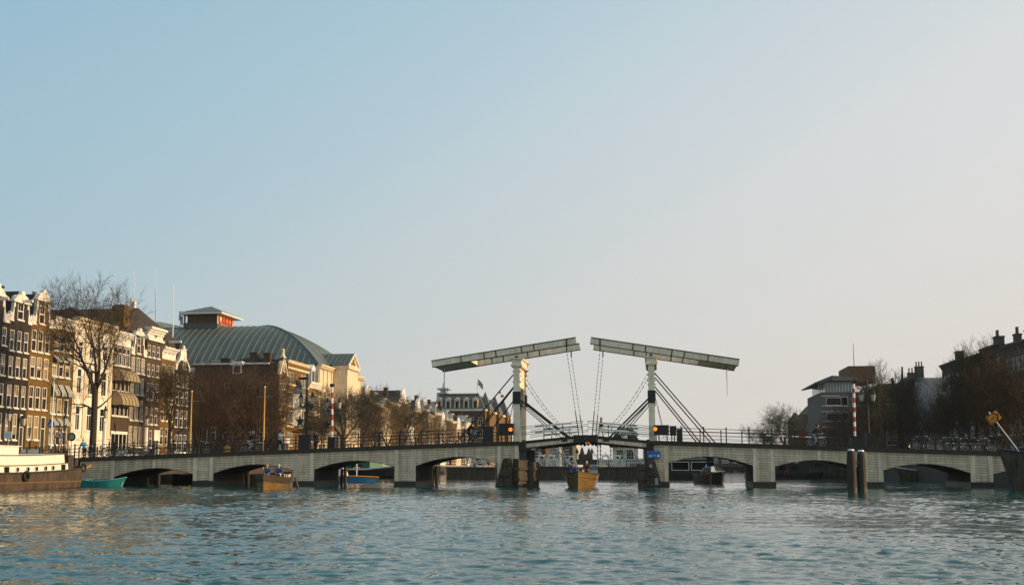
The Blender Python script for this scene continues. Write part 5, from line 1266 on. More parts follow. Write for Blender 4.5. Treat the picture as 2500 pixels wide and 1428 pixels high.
# ---- things standing on the bridge
def deckz(x): return ztop(x)-.02
def sigbox(label, pa, pb, pt, pbm, lamp=None):
    a, b = aty(pa,1050,YB+.2), aty(pb,1050,YB+.2); zt, zb_ = aty(pa,pt,YB+.2).z, aty(pa,pbm,YB+.2).z; xm = (a.x+b.x)/2
    t = thing('signal_box', label, 'signal box', (xm, YB+.2, deckz(xm)))
    q = MB(); q.box(a.x, b.x, YB-.02, YB+.5, zb_, zt); bo = q.build('board', M['iron'], t, world=True)
    q = MB(); q.box(a.x-.03, b.x+.03, YB-.06, YB+.54, zt+.002, zt+.05); q.build('hood', M['iron'], t, world=True)
    if zb_ > deckz(xm)+.1:
        for x in (a.x+.12, b.x-.2): q = MB(); q.box(x, x+.09, YB+.2, YB+.3, deckz(xm), zb_-.002); q.build('post', M['iron'], t, world=True)
    if lamp:
        p = aty(*lamp, YB-.1); q = MB(); q.lathe([(.165,0),(.165,.05),(.12,.09),(.01,.10)], 14); q.v = [(x+p.x, -z+YB-.025, y+p.z) for x, y, z in q.v]; q.build('lamp', M['lamp'], t, world=True)
        q = MB(); q.ring((p.x,YB-.06,p.z), .19, .03, 'y', 16, 5); q.build('lamp_ring', M['iron'], t, world=True)
    return t
sigbox('black signal board with glowing amber lamp left of the left tower', 1219, 1253, 1035, 1062, (1246,1048))
sigbox('black signal board with glowing amber lamp right of the right tower', 1597, 1633, 1039, 1062, (1599.5,1047))
sigbox('tall black cabinet on the deck left of the left signal board', 1180, 1204, 1042, 1079)
sigbox('square black panel second to the right of the right tower', 1635, 1651, 1041, 1063)
sigbox('low black cabinet on the deck at the right end of the signal panels', 1652, 1666, 1048, 1079)
sigbox('broad black cabinet at the foot of the tall double lantern post', 731, 758, 1062, 1096)
sigbox('large dark green cabinet beside the raised barrier on the right half of the bridge', 2113, 2138, 1058, 1092)
sigbox('low dark machine cabinet at the foot of the right barrier arm', 2075, 2102, 1066, 1093)
def lantern(par, x, y, z, s=1.0):
    q = MB(); q.lathe([(.04,0),(.06,.12),(.13,.15)], 6, (0,0,0)); q.lathe([(.24,.72),(.20,.80),(.08,.98),(.10,1.04),(.03,1.2)], 6); o = q.build('lantern', M['iron'], par, (x,y,z)); o.scale = (s,s,s)
    g_ = MB(); g_.lathe([(.13,.152),(.22,.70)], 6); g_.build('glass', M['lanternglass'], o)
def lamppost(label, px, Y, pt, parm, arm=.52, star=False):
    p = aty(px, 1090, Y); z0 = deckz(p.x); H = aty(px,pt,Y).z - z0; za = aty(px,parm,Y).z - z0
    t = thing('lamp_post', label, 'lamp post', (p.x, Y, z0), 0, 'double lantern posts on the bridge')
    q = MB(); q.lathe([(.26,0),(.26,.3),(.17,.5),(.15,1.1),(.11,1.25),(.09,H-.2),(.10,H)], 8); q.build('post', M['iron'], t)
    q = MB(); q.beam((-arm-.05,0,za),(arm+.05,0,za),.10,.13); 
    for s in (-1,1): q.tube([(s*.08,0,za-.6),(s*arm*.5,0,za-.35),(s*arm,0,za-.05)], .04, 5)
    q.ball((-arm,0,za+.05),.12,6); q.ball((arm,0,za+.05),.12,6); q.build('cross_arm', M['iron'], t)
    for s in (-1,1): lantern(t, s*arm, 0, za+.08, 1.0)
    if star:
        q = MB(); pts = []
        for k in range(10): a = math.pi/2+k*math.pi/5; r = .55 if k % 2 == 0 else .24; pts.append((-.55+r*math.cos(a)*.75, za-1.3+r*math.sin(a)))
        q.prism(pts, -.08, .08); q.build('star_ornament', M['iron'], t)
        q = MB(); q.box(-.75,.1,-.1,.1,H-.45,H-.25); q.build('camera_arm', M['iron'], t)
    return t
lamppost('tall black double lantern post with a star ornament on the left half of the bridge', 746, YB+.3, 914, 992, .53, True)
lamppost('black double lantern post half hidden behind the raised left barrier arm', 812, YB2-.3, 985, 1003, .56, True)
lamppost('black double lantern post between the trees right of the raised right barrier', 2122, YB2-.4, 920, 985, .5)
def barrier(label, pxb, pyb, pxt, pyt, Y, nseg, w=.17):
    a, b = aty(pxb,pyb,Y), aty(pxt,pyt,Y); t = thing('barrier_arm', label, 'barrier', (a.x, Y, deckz(a.x)))
    for k in range(nseg):
        u, v = a.lerp(b, k/nseg), a.lerp(b, (k+1)/nseg-.004); q = MB(); q.beam(u, v, w, w*1.05) if abs((b-a).z) < 3 else q.tube([u, v], w*.6, 8); q.build('stripe', M['red' if k % 2 else 'signwhite'], t, world=True)
    q = MB(); q.box(a.x-.35, a.x+.35, Y-.3, Y+.3, deckz(a.x), max(a.z-.02, deckz(a.x)+.6)); q.build('motor_housing', M['iron'], t, world=True)
    if abs((b-a).z) > 3: q = MB(); q.box(b.x-.18,b.x+.18,Y-.15,Y+.15,b.z+.003,b.z+.28); q.build('top_lamp', M['iron'], t, world=True)
    return t
barrier('raised red and white barrier arm in front of the theatre', 811, 1066, 811, 944, YB2-.6, 9)
barrier('raised red and white barrier arm on the right half of the bridge', 2087, 1064, 2084, 936, YB+.6, 11)
barrier('lowered red and white barrier arm lying along the right railing', 2014, 1068, 1870, 1062, YB2-.8, 9, .11)
q = MB(); p0 = aty(1580,1101,YB-.12); p1 = aty(1612,1118,YB-.12); sg = thing('sign', 'blue panel sign on the right tower pier', 'sign', (p0.x, YB-.12, p1.z))
w_, h_ = p1.x-p0.x, p0.z-p1.z; q.box(0,w_,-.05,.01,0,h_); q.build('panel', M['blue'], sg)
for (x, z, l) in ((.12,.32,.10),(.26,.32,.16),(.46,.32,.05),(.55,.32,.14),(.12,.18,.05),(.20,.18,.18)):
    q = MB(); q.box(x,x+l*w_/1.15,-.056,-.051,z*h_,z*h_+.06); q.build('lettering', M['signwhite'], sg)
q = MB(); q.box(w_-.24,w_-.08,-.056,-.051,.1,.28); q.build('emblem', M['signwhite'], sg)
for px, lab in ((1431,'small amber lamp under the left leaf toe'),(1437,'small amber lamp under the right leaf toe')):
    p = aty(px,1081,YB-.2); t = thing('navigation_lamp', lab, 'lamp', (p.x,YB-.1,p.z)); q = MB(); q.ball((0,-.05,0),.09,7); q.build('lens', M['lamplow'], t); q = MB(); q.box(-.1,.1,.02,.2,-.08,.35); q.build('bracket', M['iron'], t)
# fender timberwork at the tower piers
def fender(label, pts, ztops, pool, top=None):
    t = thing('fender', label, 'fender', (*pts[0], 0))
    for i in range(len(pts)-1):
        a, b = Vector((*pts[i],0)), Vector((*pts[i+1],0)); n_ = max(1, int((b-a).length/.42)); 
        for k in range(n_):
            u, v = a.lerp(b, k/n_), a.lerp(b, (k+1)/n_-.02/n_); z = ztops[i]+rr.uniform(-.07,.05)
            d_ = (v-u).normalized(); nn = Vector((d_.y,-d_.x,0))*.16; q = MB()
            q.add([u,v,v-nn,u-nn]+[c+Vector((0,0,z)) for c in (u,v,v-nn,u-nn)], [(0,1,5,4),(1,2,6,5),(2,3,7,6),(3,0,4,7),(4,5,6,7)]); q.v = [(x,y,zz if zz > 0 else -1.2) for x,y,zz in q.v]; q.build('pile', M['tar'], t, world=True)
        for z in (.65, 1.5):
            if ztops[i] > z+.2:
                d_ = (b-a).normalized(); nn = Vector((d_.y,-d_.x,0))*.06; q = MB(); q.beam(a+nn+Vector((0,0,z)), b+nn+Vector((0,0,z)), .1, .22); q.build('waling', M['tar'], t, world=True)
    return t
def raker(t, pxs, Y0, Y1):
    """slanted timber frame given by four photo corners"""
    (a, pa), (b, pb), (c, pc), (d, pd) = pxs
    A_, B_, C_, D_ = aty(a,pa,Y0), aty(b,pb,Y0), aty(c,pc,Y0), aty(d,pd,Y0)
    for f_ in range(5):
        u0, u1 = A_.lerp(B_, f_/5), A_.lerp(B_, (f_+1)/5-.02); v0, v1 = D_.lerp(C_, f_/5), D_.lerp(C_, (f_+1)/5-.02)
        q = MB(); o_ = Vector((0,Y1-Y0,0)); q.add([u0,u1,v1,v0,u0+o_,u1+o_,v1+o_,v0+o_],[(0,1,2,3),(7,6,5,4),(0,4,5,1),(1,5,6,2),(2,6,7,3),(3,7,4,0)]); q.v = [(x,y,z) for x,y,z in q.v]; q.build('raking_timber', M['tar'], t, world=True)
    for f_ in (.12,.45,.8):
        q = MB(); u, v = A_.lerp(D_, f_), B_.lerp(C_, f_); q.beam(u+Vector((0,-.06,0)), v+Vector((0,-.06,0)), .12, .2); q.build('waling', M['tar'], t, world=True)
Yf = YB-1.0
X_ = lambda px, Y=Yf: aty(px,1160,Y).x
zt1 = aty(1280,1120,Yf).z
t = fender('timber fender with slanted front and sunlit planks under the left tower', [(X_(1252),Yf),(X_(1266,Yf-.35),Yf-.35),(X_(1289,Yf+.35),Yf+.40),(X_(1303,Yf+.3),Yf+.35),(X_(1315,Yf+.7),Yf+.85),(X_(1316,Yf+3),Yf+3)], [zt1+.05,zt1-.1,zt1-.2,zt1-.2,zt1-.3], 0)
raker(t, ((1207,1192),(1253,1192),(1248,1118),(1229,1118)), Yf-.3, Yf+.3)
q = MB(); q.box(X_(1254),X_(1300),Yf+.8,Yf+5,-1,zt1-.35); q.build('core', M['tar'], t, world=True)
t = fender('dark timber fender with slanted right side under the blue sign', [(X_(1557),Yf),(X_(1582),Yf+.02)], [aty(1570,1131,Yf).z], 0)
raker(t, ((1580,1192),(1618,1192),(1597,1116),(1580,1116)), Yf-.3, Yf+.3)
q = MB(); q.box(X_(1559),X_(1596),Yf+.5,Yf+4,-1,aty(1570,1133,Yf).z); q.build('core', M['tar'], t, world=True)
p = aty(1589,1137,Yf-.4); q = MB(); q.lathe([(.16,0),(.16,.05)], 14); q.v = [(x+p.x,-z+Yf-.42,y+p.z) for x,y,z in q.v]; q.build('round_plate', M['grey'], t, world=True)
p = aty(1603,1174,Yf-.4); q = MB(); q.box(p.x-.13,p.x+.13,Yf-.45,Yf-.41,p.z-.3,p.z+.25); q.build('white_board', M['grey'], t, world=True)
# dolphin piles in front at the right
Yd = 73.6
for i, (px, hw, pt) in enumerate(((2080.5,11,1099),(2106,10.5,1101))):
    p = aty(px, 1180, Yd); z = aty(px, pt, Yd).z; r = hw*Yd/2640
    t = thing('mooring_pile', ('left','right')[i]+' of the two thick weathered mooring piles standing in the water', 'pile', (p.x, Yd+.15*i, 0), 0, 'mooring piles')
    q = MB(); q.lathe([(r*1.04,-1.5),(r*1.04,.0),(r,.35),(r*.99,z*.75),(r*.86,z-.22),(r*.72,z-.05),(r*.55,z-.02)], 14); q.build('shaft', M['pile'], t, smooth=False)
    q = MB(); q.lathe([(r*1.055,-1.4),(r*1.055,.05),(r*1.03,.32)], 14); q.build('wet_foot', M['weed'], t)
    q = MB(); q.lathe([(r*.70,z-.018),(r*.66,z+.06),(r*.3,z+.09)], 10); q.build('cap', M['signwhite'], t)
p = aty(2093,1128,Yd); q = MB(); q.beam((p.x-.3,Yd-.1,p.z),(p.x+.35,Yd+.1,p.z),.12,.16); tag(q.build('pile_brace', M['rust']), 'short rusty brace joining the two mooring piles', 'brace')
# ================================================================= PEOPLE
def skin_obj(name, J, E, m, par):
    names = list(J); me = bpy.data.meshes.new(name); me.from_pydata([J[k][0] for k in names], [(names.index(a), names.index(b)) for a, b in E], [])
    me.materials.append(m); o = put(name, me, par)
    o.modifiers.new('skin', 'SKIN'); s = o.modifiers.new('sub', 'SUBSURF'); s.levels = 1; s.render_levels = 1
    lay = me.skin_vertices[0].data
    for i, k in enumerate(names):
        r = J[k][1]; lay[i].radius = r if isinstance(r, tuple) else (r, r); lay[i].use_root = (i == 0)
    return o
def person(label, loc, rotz, pose, top, legs, hair, group=None, hat=None, longhair=False):
    """figure facing local +X, feet (or seat base) at local z=0"""
    t = thing('person', label, 'person', loc, rotz, group)
    P = {}
    hip = {'walk':.92,'stand':.92,'sit':.46,'cycle':.98,'lean':.88}[pose]
    fw = {'walk':.06,'stand':.0,'sit':.03,'cycle':.30,'lean':.22}[pose]
    P['pelvis'] = (0,0,hip); P['waist'] = (fw*.3,0,hip+.17); P['chest'] = (fw*.75,0,hip+.40); P['neck'] = (fw*1.05,0,hip+.56); P['nape'] = (fw*1.15+.02,0,hip+.64)
    hd = Vector((fw*1.25+.03,0,hip+.75))
    for s, n in ((1,'l'),(-1,'r')):
        P['sh'+n] = (fw*.98,s*.19,hip+.51)
        if pose == 'walk':
            P['el'+n] = (fw-s*.12,s*.23,hip+.24); P['wr'+n] = (fw-s*.10+.10,s*.22,hip+.03)
            P['hp'+n] = (0,s*.09,hip-.06); P['kn'+n] = (s*.14+.05,s*.09,.50); P['an'+n] = (s*.30-.04,s*.09,.09 if s > 0 else .12); P['to'+n] = (s*.30+.13,s*.10,.04)
        elif pose in ('stand','lean'):
            P['el'+n] = (fw+.04,s*.25,hip+.24); P['wr'+n] = (fw+.20,s*.18,hip+.10)
            P['hp'+n] = (0,s*.09,hip-.06); P['kn'+n] = (.03,s*.1,.48); P['an'+n] = (-.02,s*.1,.09); P['to'+n] = (.15,s*.12,.04)
        elif pose == 'sit':
            P['el'+n] = (fw+.08,s*.26,hip+.25); P['wr'+n] = (fw+.30,s*.16,hip+.18)
            P['hp'+n] = (.05,s*.09,hip); P['kn'+n] = (.44,s*.12,hip+.04); P['an'+n] = (.46,s*.12,.09); P['to'+n] = (.62,s*.13,.04)
        else:
            P['el'+n] = (fw+.22,s*.26,hip+.30); P['wr'+n] = (fw+.42,s*.24,hip+.16)
            P['hp'+n] = (.03,s*.09,hip-.03); P['kn'+n] = (.34 if s > 0 else .22,s*.1,.68 if s > 0 else .52); P['an'+n] = (.22 if s > 0 else .04,s*.1,.36 if s > 0 else .16); P['to'+n] = (.38 if s > 0 else .20,s*.1,.31 if s > 0 else .11)
    rad = dict(pelvis=(.14,.11),waist=(.13,.10),chest=(.155,.11),neck=.07,nape=.052,sh=.062,el=.042,wr=.030,hp=.09,kn=.058,an=.042,to=.03)
    J = {k: (v, rad[k if k in rad else k[:2]]) for k, v in P.items()}
    E = [('pelvis','waist'),('waist','chest'),('chest','neck'),('neck','nape')]
    for n in 'lr': E += [('chest','sh'+n),('sh'+n,'el'+n),('el'+n,'wr'+n),('pelvis','hp'+n),('hp'+n,'kn'+n),('kn'+n,'an'+n),('an'+n,'to'+n)]
    for n in 'lr':                                             # hands: palm and five fingers
        w_ = Vector(P['wr'+n]); d = (w_-Vector(P['el'+n])).normalized(); up_ = Vector((0,1 if n == 'l' else -1,0)); sd = d.cross(up_).normalized()
        q = MB(); q.tube([w_-d*.01, w_+d*.045, w_+d*.09], [.024,.036,.036], 6)
        for i, (o_, L_) in enumerate(((-.027,.075),(-.009,.085),(.009,.08),(.026,.06))): b_ = w_+d*.085+sd*o_; q.tube([b_, b_+d*L_*.5, b_+d*L_*.85-up_*.02], [.010,.009,.006], 4)
        b_ = w_+d*.03-sd*.03; q.tube([b_, b_-sd*.03+d*.03, b_-sd*.035+d*.06], [.012,.010,.007], 4); q.build('hand', M['skin'], t, smooth=True)
    skin_obj('body', J, E, M['skin'], t)
    up_ = ['pelvis','waist','chest','neck']+[a+n for a in ('sh','el','wr') for n in 'lr']
    grw = lambda r, g_: tuple(x+g_ for x in r) if isinstance(r, tuple) else r+g_
    K = {k: (J[k][0], grw(J[k][1], .045)) for k in up_}; K['neck'] = (J['neck'][0], .085)
    for n in 'lr': e_, w_ = Vector(P['el'+n]), Vector(P['wr'+n]); K['wr'+n] = (tuple(e_.lerp(w_,.92)), .042)
    skin_obj('jacket', K, [e for e in E if e[0] in K and e[1] in K], M[top], t)
    lo_ = ['pelvis']+[a+n for a in ('hp','kn','an') for n in 'lr']
    K = {k: (J[k][0], grw(J[k][1], .026)) for k in lo_}; skin_obj('trousers', K, [e for e in E if e[0] in K and e[1] in K], M[legs], t)
    for n in 'lr': a, b = Vector(P['an'+n]), Vector(P['to'+n]); q = MB(); q.tube([a-Vector((.07,0,.03)), a+Vector((.02,0,-.02)), b+Vector((.02,0,0)), b+Vector((.07,0,-.01))], [.045,.055,.048,.025], 7); q.build('shoe', M['cloth_dark'], t, smooth=True)
    q = MB(); q.ball(hd, .105, 12, 1.02, .80, 1.22); q.ball(hd+Vector((.055,0,-.075)), .052, 8, 1, .95, .8); q.tube([hd+Vector((.095,0,.03)), hd+Vector((.128,0,-.02)), hd+Vector((.098,0,-.028))], [.010,.019,.012], 5)
    for s in (-1,1): q.ball(hd+Vector((-.005,s*.085,-.01)), .028, 6, .8, .35, 1.15)
    ho = q.build('head', M['skin'], t, smooth=True)
    e_ = MB()
    for s in (-1,1): e_.ball(hd+Vector((.098,s*.034,.012)), .011, 5)
    e_.build('eyes', M['cloth_dark'], ho); e_ = MB(); e_.tube([hd+Vector((.102,-.024,-.068)), hd+Vector((.108,0,-.068)), hd+Vector((.102,.024,-.068))], .006, 4); e_.build('mouth', M['cloth_red'], ho)
    q = MB(); q.ball(hd+Vector((-.022,0,.028)), .113, 10, 1, .92, 1.14)
    if longhair: q.ball(hd+Vector((-.07,0,-.09)), .085, 8, .75, 1.2, 1.5)
    q.build('hair' if not hat else 'cap', M[hat or hair], t, smooth=True)
    return t
# ================================================================= BICYCLES
def make_bike():
    t = thing('bicycle', 'dark city bicycle', 'bicycle', (0,0,0))
    w_ = MB(); w_.ring((0,0,0), .335, .018, 'y', 18, 5); wt = w_.mesh('tyre', M['rubber']); s_ = MB()
    for k in range(9): a = math.pi*k/9; s_.tube([(-.32*math.cos(a),0,-.32*math.sin(a)),(.32*math.cos(a),0,.32*math.sin(a))], .0035, 3)
    s_.ring((0,0,0), .31, .010, 'y', 18, 4); sm_ = s_.mesh('rim', M['chrome'])
    for x in (0, 1.08): o = put('wheel', sm_, t, (x,0,.35)); put('tyre', wt, o)
    q = MB()
    for a, b in (((0,0,.35),(.42,0,.30)),((0,0,.35),(.30,0,.82)),((.42,0,.30),(.26,0,.92)),((.42,0,.30),(.90,0,.72)),((.30,0,.78),(.88,0,.86)),((.86,0,1.0),(.94,0,.70)),((.94,0,.70),(1.08,0,.35))): q.tube([a,b], .020, 5)
    q.build('frame', M['iron'], t)
    q = MB(); q.ball((.24,0,.96), .12, 7, 1.1,.75,.4); q.build('saddle', M['rubber'], t)
    q = MB(); q.tube([(.62,.28,1.08),(.80,.22,1.08),(.86,0,1.03),(.80,-.22,1.08),(.62,-.28,1.08)], .015, 5); q.build('handlebar', M['chrome'], t)
    q = MB(); q.ring((0,0,.35), .37, .012, 'y', 14, 4); q.v = [v for v in q.v]; q.build('mudguard', M['iron'], t)
    q = MB(); q.box(-.38,.12,-.07,.07,.74,.76); q.build('carrier', M['iron'], t); q = MB(); q.ball((1.0,0,.86),.05,6); q.build('headlamp', M['chrome'], t)
    return t
bike0 = make_bike(); used = [0]
def bike(x, y, z, rz, label, group=None):
    if not used[0]: used[0] = 1; o = bike0; o.location = (x,y,z); o.rotation_euler = (0,0,rz); o['label'] = label
    else: o = dup(bike0, (x,y,z), rz, label)
    if group: o['group'] = group
    elif 'group' in o: del o['group']
    return o
# parked bikes along the left bridgehead and the right end
LB = 'dark bicycle leaning on the railing at the left bridgehead'
for i, px in enumerate((222,238,251,266,283,300,318,336,372,398,422,474,486)):
    p = aty(px,1100,YB+.9+.25*(i%3)); bike(p.x-.5, p.y, ztop(p.x), rr.uniform(-.35,.35)+(math.pi if i%2 else 0), 'dark bicycle by the left bridgehead railing, %s from the barge' % ORD[i], 'bicycles parked at the left bridgehead')
for i, px in enumerate((2255,2280,2330,2345,2372,2388,2400,2440)):
    p = aty(px,1100,YB+1.0+.3*(i%2)); bike(p.x-.5, p.y, ztop(p.x), rr.uniform(-.3,.3)+(math.pi if i%2 else 0), 'dark bicycle parked at the right bridge end, %s from left' % ORD[i], 'bicycles parked at the right bridge end')
def rider(px, Y, dirn, label, top, legs, hair, hat=None, lb=None):
    p = aty(px,1090,Y); z = deckz(p.x); rz = 0 if dirn > 0 else math.pi
    bike(p.x-.25*dirn, Y, z, rz, lb); return person(label, (p.x-.0*dirn, Y, z+.0), rz, 'cycle', top, legs, hair, hat=hat)
rider(1142, YB+1.9, 1, 'cyclist in dark clothes bent over handlebars with turquoise bag near the left tower', 'cloth_dark', 'cloth_dark', 'hair_dark', lb='bicycle under the bent dark cyclist left of the left tower')
p = aty(1156,1055,YB+1.7); q = MB(); q.ball((0,0,0), .22, 8, .8,.6,1.2); bg_ = thing('bag','turquoise bag on the back of the bent cyclist','bag',(p.x,p.y,p.z)); q.build('pouch', M['cloth_bright'], bg_); q = MB(); q.ring((-.1,0,0),.2,.02,'x',10,4); q.build('strap', M['cloth_dark'], bg_)
rider(607, YB+2.2, 1, 'rider with pale grey cap, dark coat and light trousers beside the yellow mast', 'cloth_dark', 'cloth_grey', 'hair_grey', hat='hair_grey', lb='bicycle ridden by the rider with the pale grey cap')
rider(1985, YB+2.6, 1, 'cyclist in a dark coat and blue jeans on the right half of the bridge', 'cloth_dark', 'jeans', 'hair_dark', lb='bicycle ridden by the cyclist in blue jeans on the right half')
p = aty(682,1095,YB+1.6); person('man in a white shirt and dark trousers walking right of the yellow mast', (p.x,p.y,deckz(p.x)), 0, 'walk', 'cloth_white', 'cloth_dark', 'hair_dark')
p = aty(770,1088,YB2-1.5); person('small dark pedestrian standing by the far railing near the theatre', (p.x,p.y,deckz(p.x)), 1.2, 'stand', 'cloth_dark', 'cloth_dark', 'hair_dark')
p = aty(1466,1070,YB+2.6); fx_ = (p.x-aty(1578,1080,YB).x)/(aty(1429,1075,YB).x-aty(1578,1080,YB).x)
person('blond woman in a dark jacket walking along the right bridge leaf', (p.x,p.y,3.86+(aty(1429,1064,YB).z+.12-3.86)*fx_-.13), 0, 'walk', 'cloth_dark', 'cloth_grey', 'hair_blond', longhair=True)
p = aty(206,1105,YB+2); person('person in a bright blue jacket with a pale cap by the left bridgehead', (p.x,p.y,ztop(p.x)), 2.6, 'lean', 'cloth_bright', 'cloth_dark', 'hair_grey')
p = aty(160,1105,YB-1); person('person in a tan coat beside the warning signs on the left quay', (p.x,p.y,ZL), .4, 'stand', 'cloth_tan', 'cloth_dark', 'hair_blond')

# ================================================================= BOATS
def hull_mesh(L, B, H, sheer=.35, bowf=.55, sternw=.8, n=18, draft=.5, bowr=.5, flare=.85, tumble=None, z0=0):
    """outer hull, bow at +X (x from -L/2 to L/2); returns builder, plus gunwale points"""
    m_ = MB(); rows = []; nz = 6
    for i in range(n+1):
        s = i/n; x = -L/2 + L*s
        hb = B/2*(sternw + (1-sternw)*min(1, s/.35)) if s < .35 else B/2
        if s > bowf: f_ = (s-bowf)/(1-bowf); hb = B/2*max(.012, (1-f_**2.1))
        top = H + sheer*max(0,(s-.45)/.55)**2 + sheer*.35*max(0,(.35-s)/.35)**2
        col = []
        for j in range(nz+1):
            v = j/nz; z = -draft + (top+draft)*v; k = flare + (1-flare)*v**.8
            xr = x + bowr*max(0,(s-bowf)/(1-bowf))**2*(v-.3)
            if v < .25: k *= .55+.45*v/.25
            col.append((xr, hb*k, z+z0))
        rows.append(col)
    o = 0
    for i in range(n):
        for j in range(nz):
            a, b, c, d = rows[i][j], rows[i+1][j], rows[i+1][j+1], rows[i][j+1]
            m_.quad(a, (b[0],b[1],b[2]), c, d); m_.quad((b[0],-b[1],b[2]), (a[0],-a[1],a[2]), (d[0],-d[1],d[2]), (c[0],-c[1],c[2]))
    st_ = rows[0]
    for j in range(nz): a, d = st_[j], st_[j+1]; m_.quad((a[0],-a[1],a[2]), a, d, (d[0],-d[1],d[2]))
    gun = [r_[-1] for r_ in rows]
    return m_, gun, rows
def gunwale(gun, r, m, par, name='gunwale'):
    for s in (1,-1): q = MB(); q.tube([(x, y*s, z) for x, y, z in gun], r, 5); q.build(name, m, par)
def deckplate(gun, dz, m, par, name='deck', a=0, b=None):
    q = MB(); g_ = gun[a:b]
    for (x0,y0,z0),(x1,y1,z1) in zip(g_, g_[1:]): q.quad((x0,-y0*.97,z0-dz),(x1,-y1*.97,z1-dz),(x1,y1*.97,z1-dz),(x0,y0*.97,z0-dz))
    return q.build(name, m, par)
def boat(label, L, B, H, loc, rz, hm, group=None, name='boat', open_=True, **k):
    t = thing(name, label, 'boat', loc, rz, group); m_, gun, rows = hull_mesh(L, B, H, **k); m_.build('hull', hm, t, smooth=True)
    return t, gun, rows
# white barge, stern towards the bridge
pb = atz(198,1191); pa = atz(0,1197)
xb = -45.2; t, gun, rows = boat('big white cabin barge with rusty brown hull moored at the left quay', 26, 4.6, 1.2, (xb-2.0, pb.y-10.0, 0), R(90), M['hull'], sheer=.5, bowf=.85, sternw=.85, bowr=.35, draft=.6, flare=.93, name='barge')
gunwale(gun, .07, M['deckedge'], t); deckplate(gun, .05, M['darkwood'], t)
q = MB()
for s in (1,-1): q.tube([(r_[2][0], (r_[2][1]+.03)*s, .52) for r_ in rows[:-1]], .06, 4)
q.build('rubbing_strake', M['rust'], t)
# cabin follows the sheer
def cab(x0, x1, hw, zf, h0, h1, n_=10):
    m_ = MB()
    for i in range(n_):
        a, b = x0+(x1-x0)*i/n_, x0+(x1-x0)*(i+1)/n_; za, zb_ = zf(a), zf(b); ta, tb = za+h0+(h1-h0)*i/n_, zb_+h0+(h1-h0)*(i+1)/n_
        for s in (1,-1): m_.quad((a,hw*s,za),(b,hw*s,zb_),(b,(hw-.08)*s,tb),(a,(hw-.08)*s,ta))
        m_.quad((a,-hw+.08,ta),(b,-hw+.08,tb),(b,hw-.08,tb),(a,hw-.08,ta))
        if i == 0: m_.quad((a,-hw,za),(a,hw,za),(a,hw-.08,ta),(a,-hw+.08,ta))
        if i == n_-1: m_.quad((b,hw,zb_),(b,-hw,zb_),(b,-hw+.08,tb),(b,hw-.08,tb))
    return m_
sh = lambda x: 1.15 + .5*max(0,(x/26+.5-.45)/.55)**2
lo_c = cab(-12.5, 8.5, 2.0, sh, .58, .58); co = lo_c.build('cabin', M['boatwhite'], t)
up_c = cab(-12.5, 8.0, 1.95, lambda x: sh(x)+.57, .74, .74); up_c.build('upper_cabin', M['boatwhite'], t)
q = MB(); q.tube([(x, -2.03, sh(x)+.58) for x in np.linspace(-12.5,8.5,12)], .03, 4); q.tube([(x, -1.98, sh(x)+1.30) for x in np.linspace(-12.5,8.0,12)], .03, 4); q.build('cabin_trim', M['rust'], t)
q = MB(); q.box(-2.5, 2.2, -1.7, 1.7, sh(2)+1.31, sh(2)+1.92); wo = q.build('wheelhouse', M['boatwhite'], t)
q = MB(); q.box(-2.7,2.35,-1.8,1.8,sh(2)+1.921,sh(2)+1.98); q.build('roof', M['boatwhite'], wo)
for k, x in enumerate((-8.5,-6,-2.0,1.7,3.0,4.1,5.3,6.3)):
    q = MB(); q.lathe([(.17,0),(.17,.05)],14); q.v = [(x+a, -2.0-b_, sh(x)+.29+c) for a, c, b_ in q.v]; po_ = q.build('porthole', M['chrome'], co); q = MB(); q.lathe([(.13,0),(.13,.02)],14); q.v = [(x+a, -2.04-b_, sh(x)+.29+c) for a, c, b_ in q.v]; q.build('pane', M['glass'], co)
for x in (.4, 7.75): q = MB(); q.box(x-.24,x+.24,-2.05,-1.98,sh(x)+.10,sh(x)+.50); q.build('window', M['glass'], co)
q = MB(); q.ring((2.2,-2.42,1.0),.30,.11,'y',14,6); q.build('tyre_fender', M['rubber'], t); q = MB(); q.ring((11.3,-1.7,1.6),.28,.1,'y',14,6); q.build('tyre_fender', M['rubber'], t)
q = MB(); q.box(-.5,.3,-.5,.5,0,0)
q = MB()
for x, y, h_ in ((9.3,-.9,.8),(9.9,.5,1.2),(10.4,-.8,1.0),(10.8,.6,1.3),(11.3,-.3,.8),(11.6,.7,1.4),(12.1,0,1.0)): q.taper(x,y,sh(x)-.03,sh(x)+h_,.3,.28,.22,.2); q.tube([(x,y,sh(x)+h_),(x+.3,y+.2,sh(x)+h_+.7)],.05,5)
q.build('deck_gear', M['darkwood'], t)
q = MB(); q.taper(13.0,0,-.8,2.3,.28,.16,.22,.13); q.build('rudder_post', M['darkwood'], t); q = MB(); q.beam((13.2,-.1,1.2),(13.9,-.9,1.8),.08,.18); q.build('tiller', M['yellow'], t)
# thin mast with yard on the barge
pm_ = aty(112,1100,70); z = aty(112,902,70).z; q = MB(); mt = thing('mast', 'slim pale mast with a spreader yard rising from the white barge', 'mast', (pm_.x+.35, 70, 2.9))
q.tube([(0,0,0),(0,0,z-2.9)],[.05,.03],6); q.build('pole', M['frame'], mt); q = MB(); z2 = aty(112,927,70).z-2.9; q.tube([(-.85,0,z2),(.85,0,z2)],.022,4); q.tube([(-.8,0,z2),(0,0,z2+.65),(.8,0,z2)],.01,3); q.build('yard', M['darkwood'], mt)
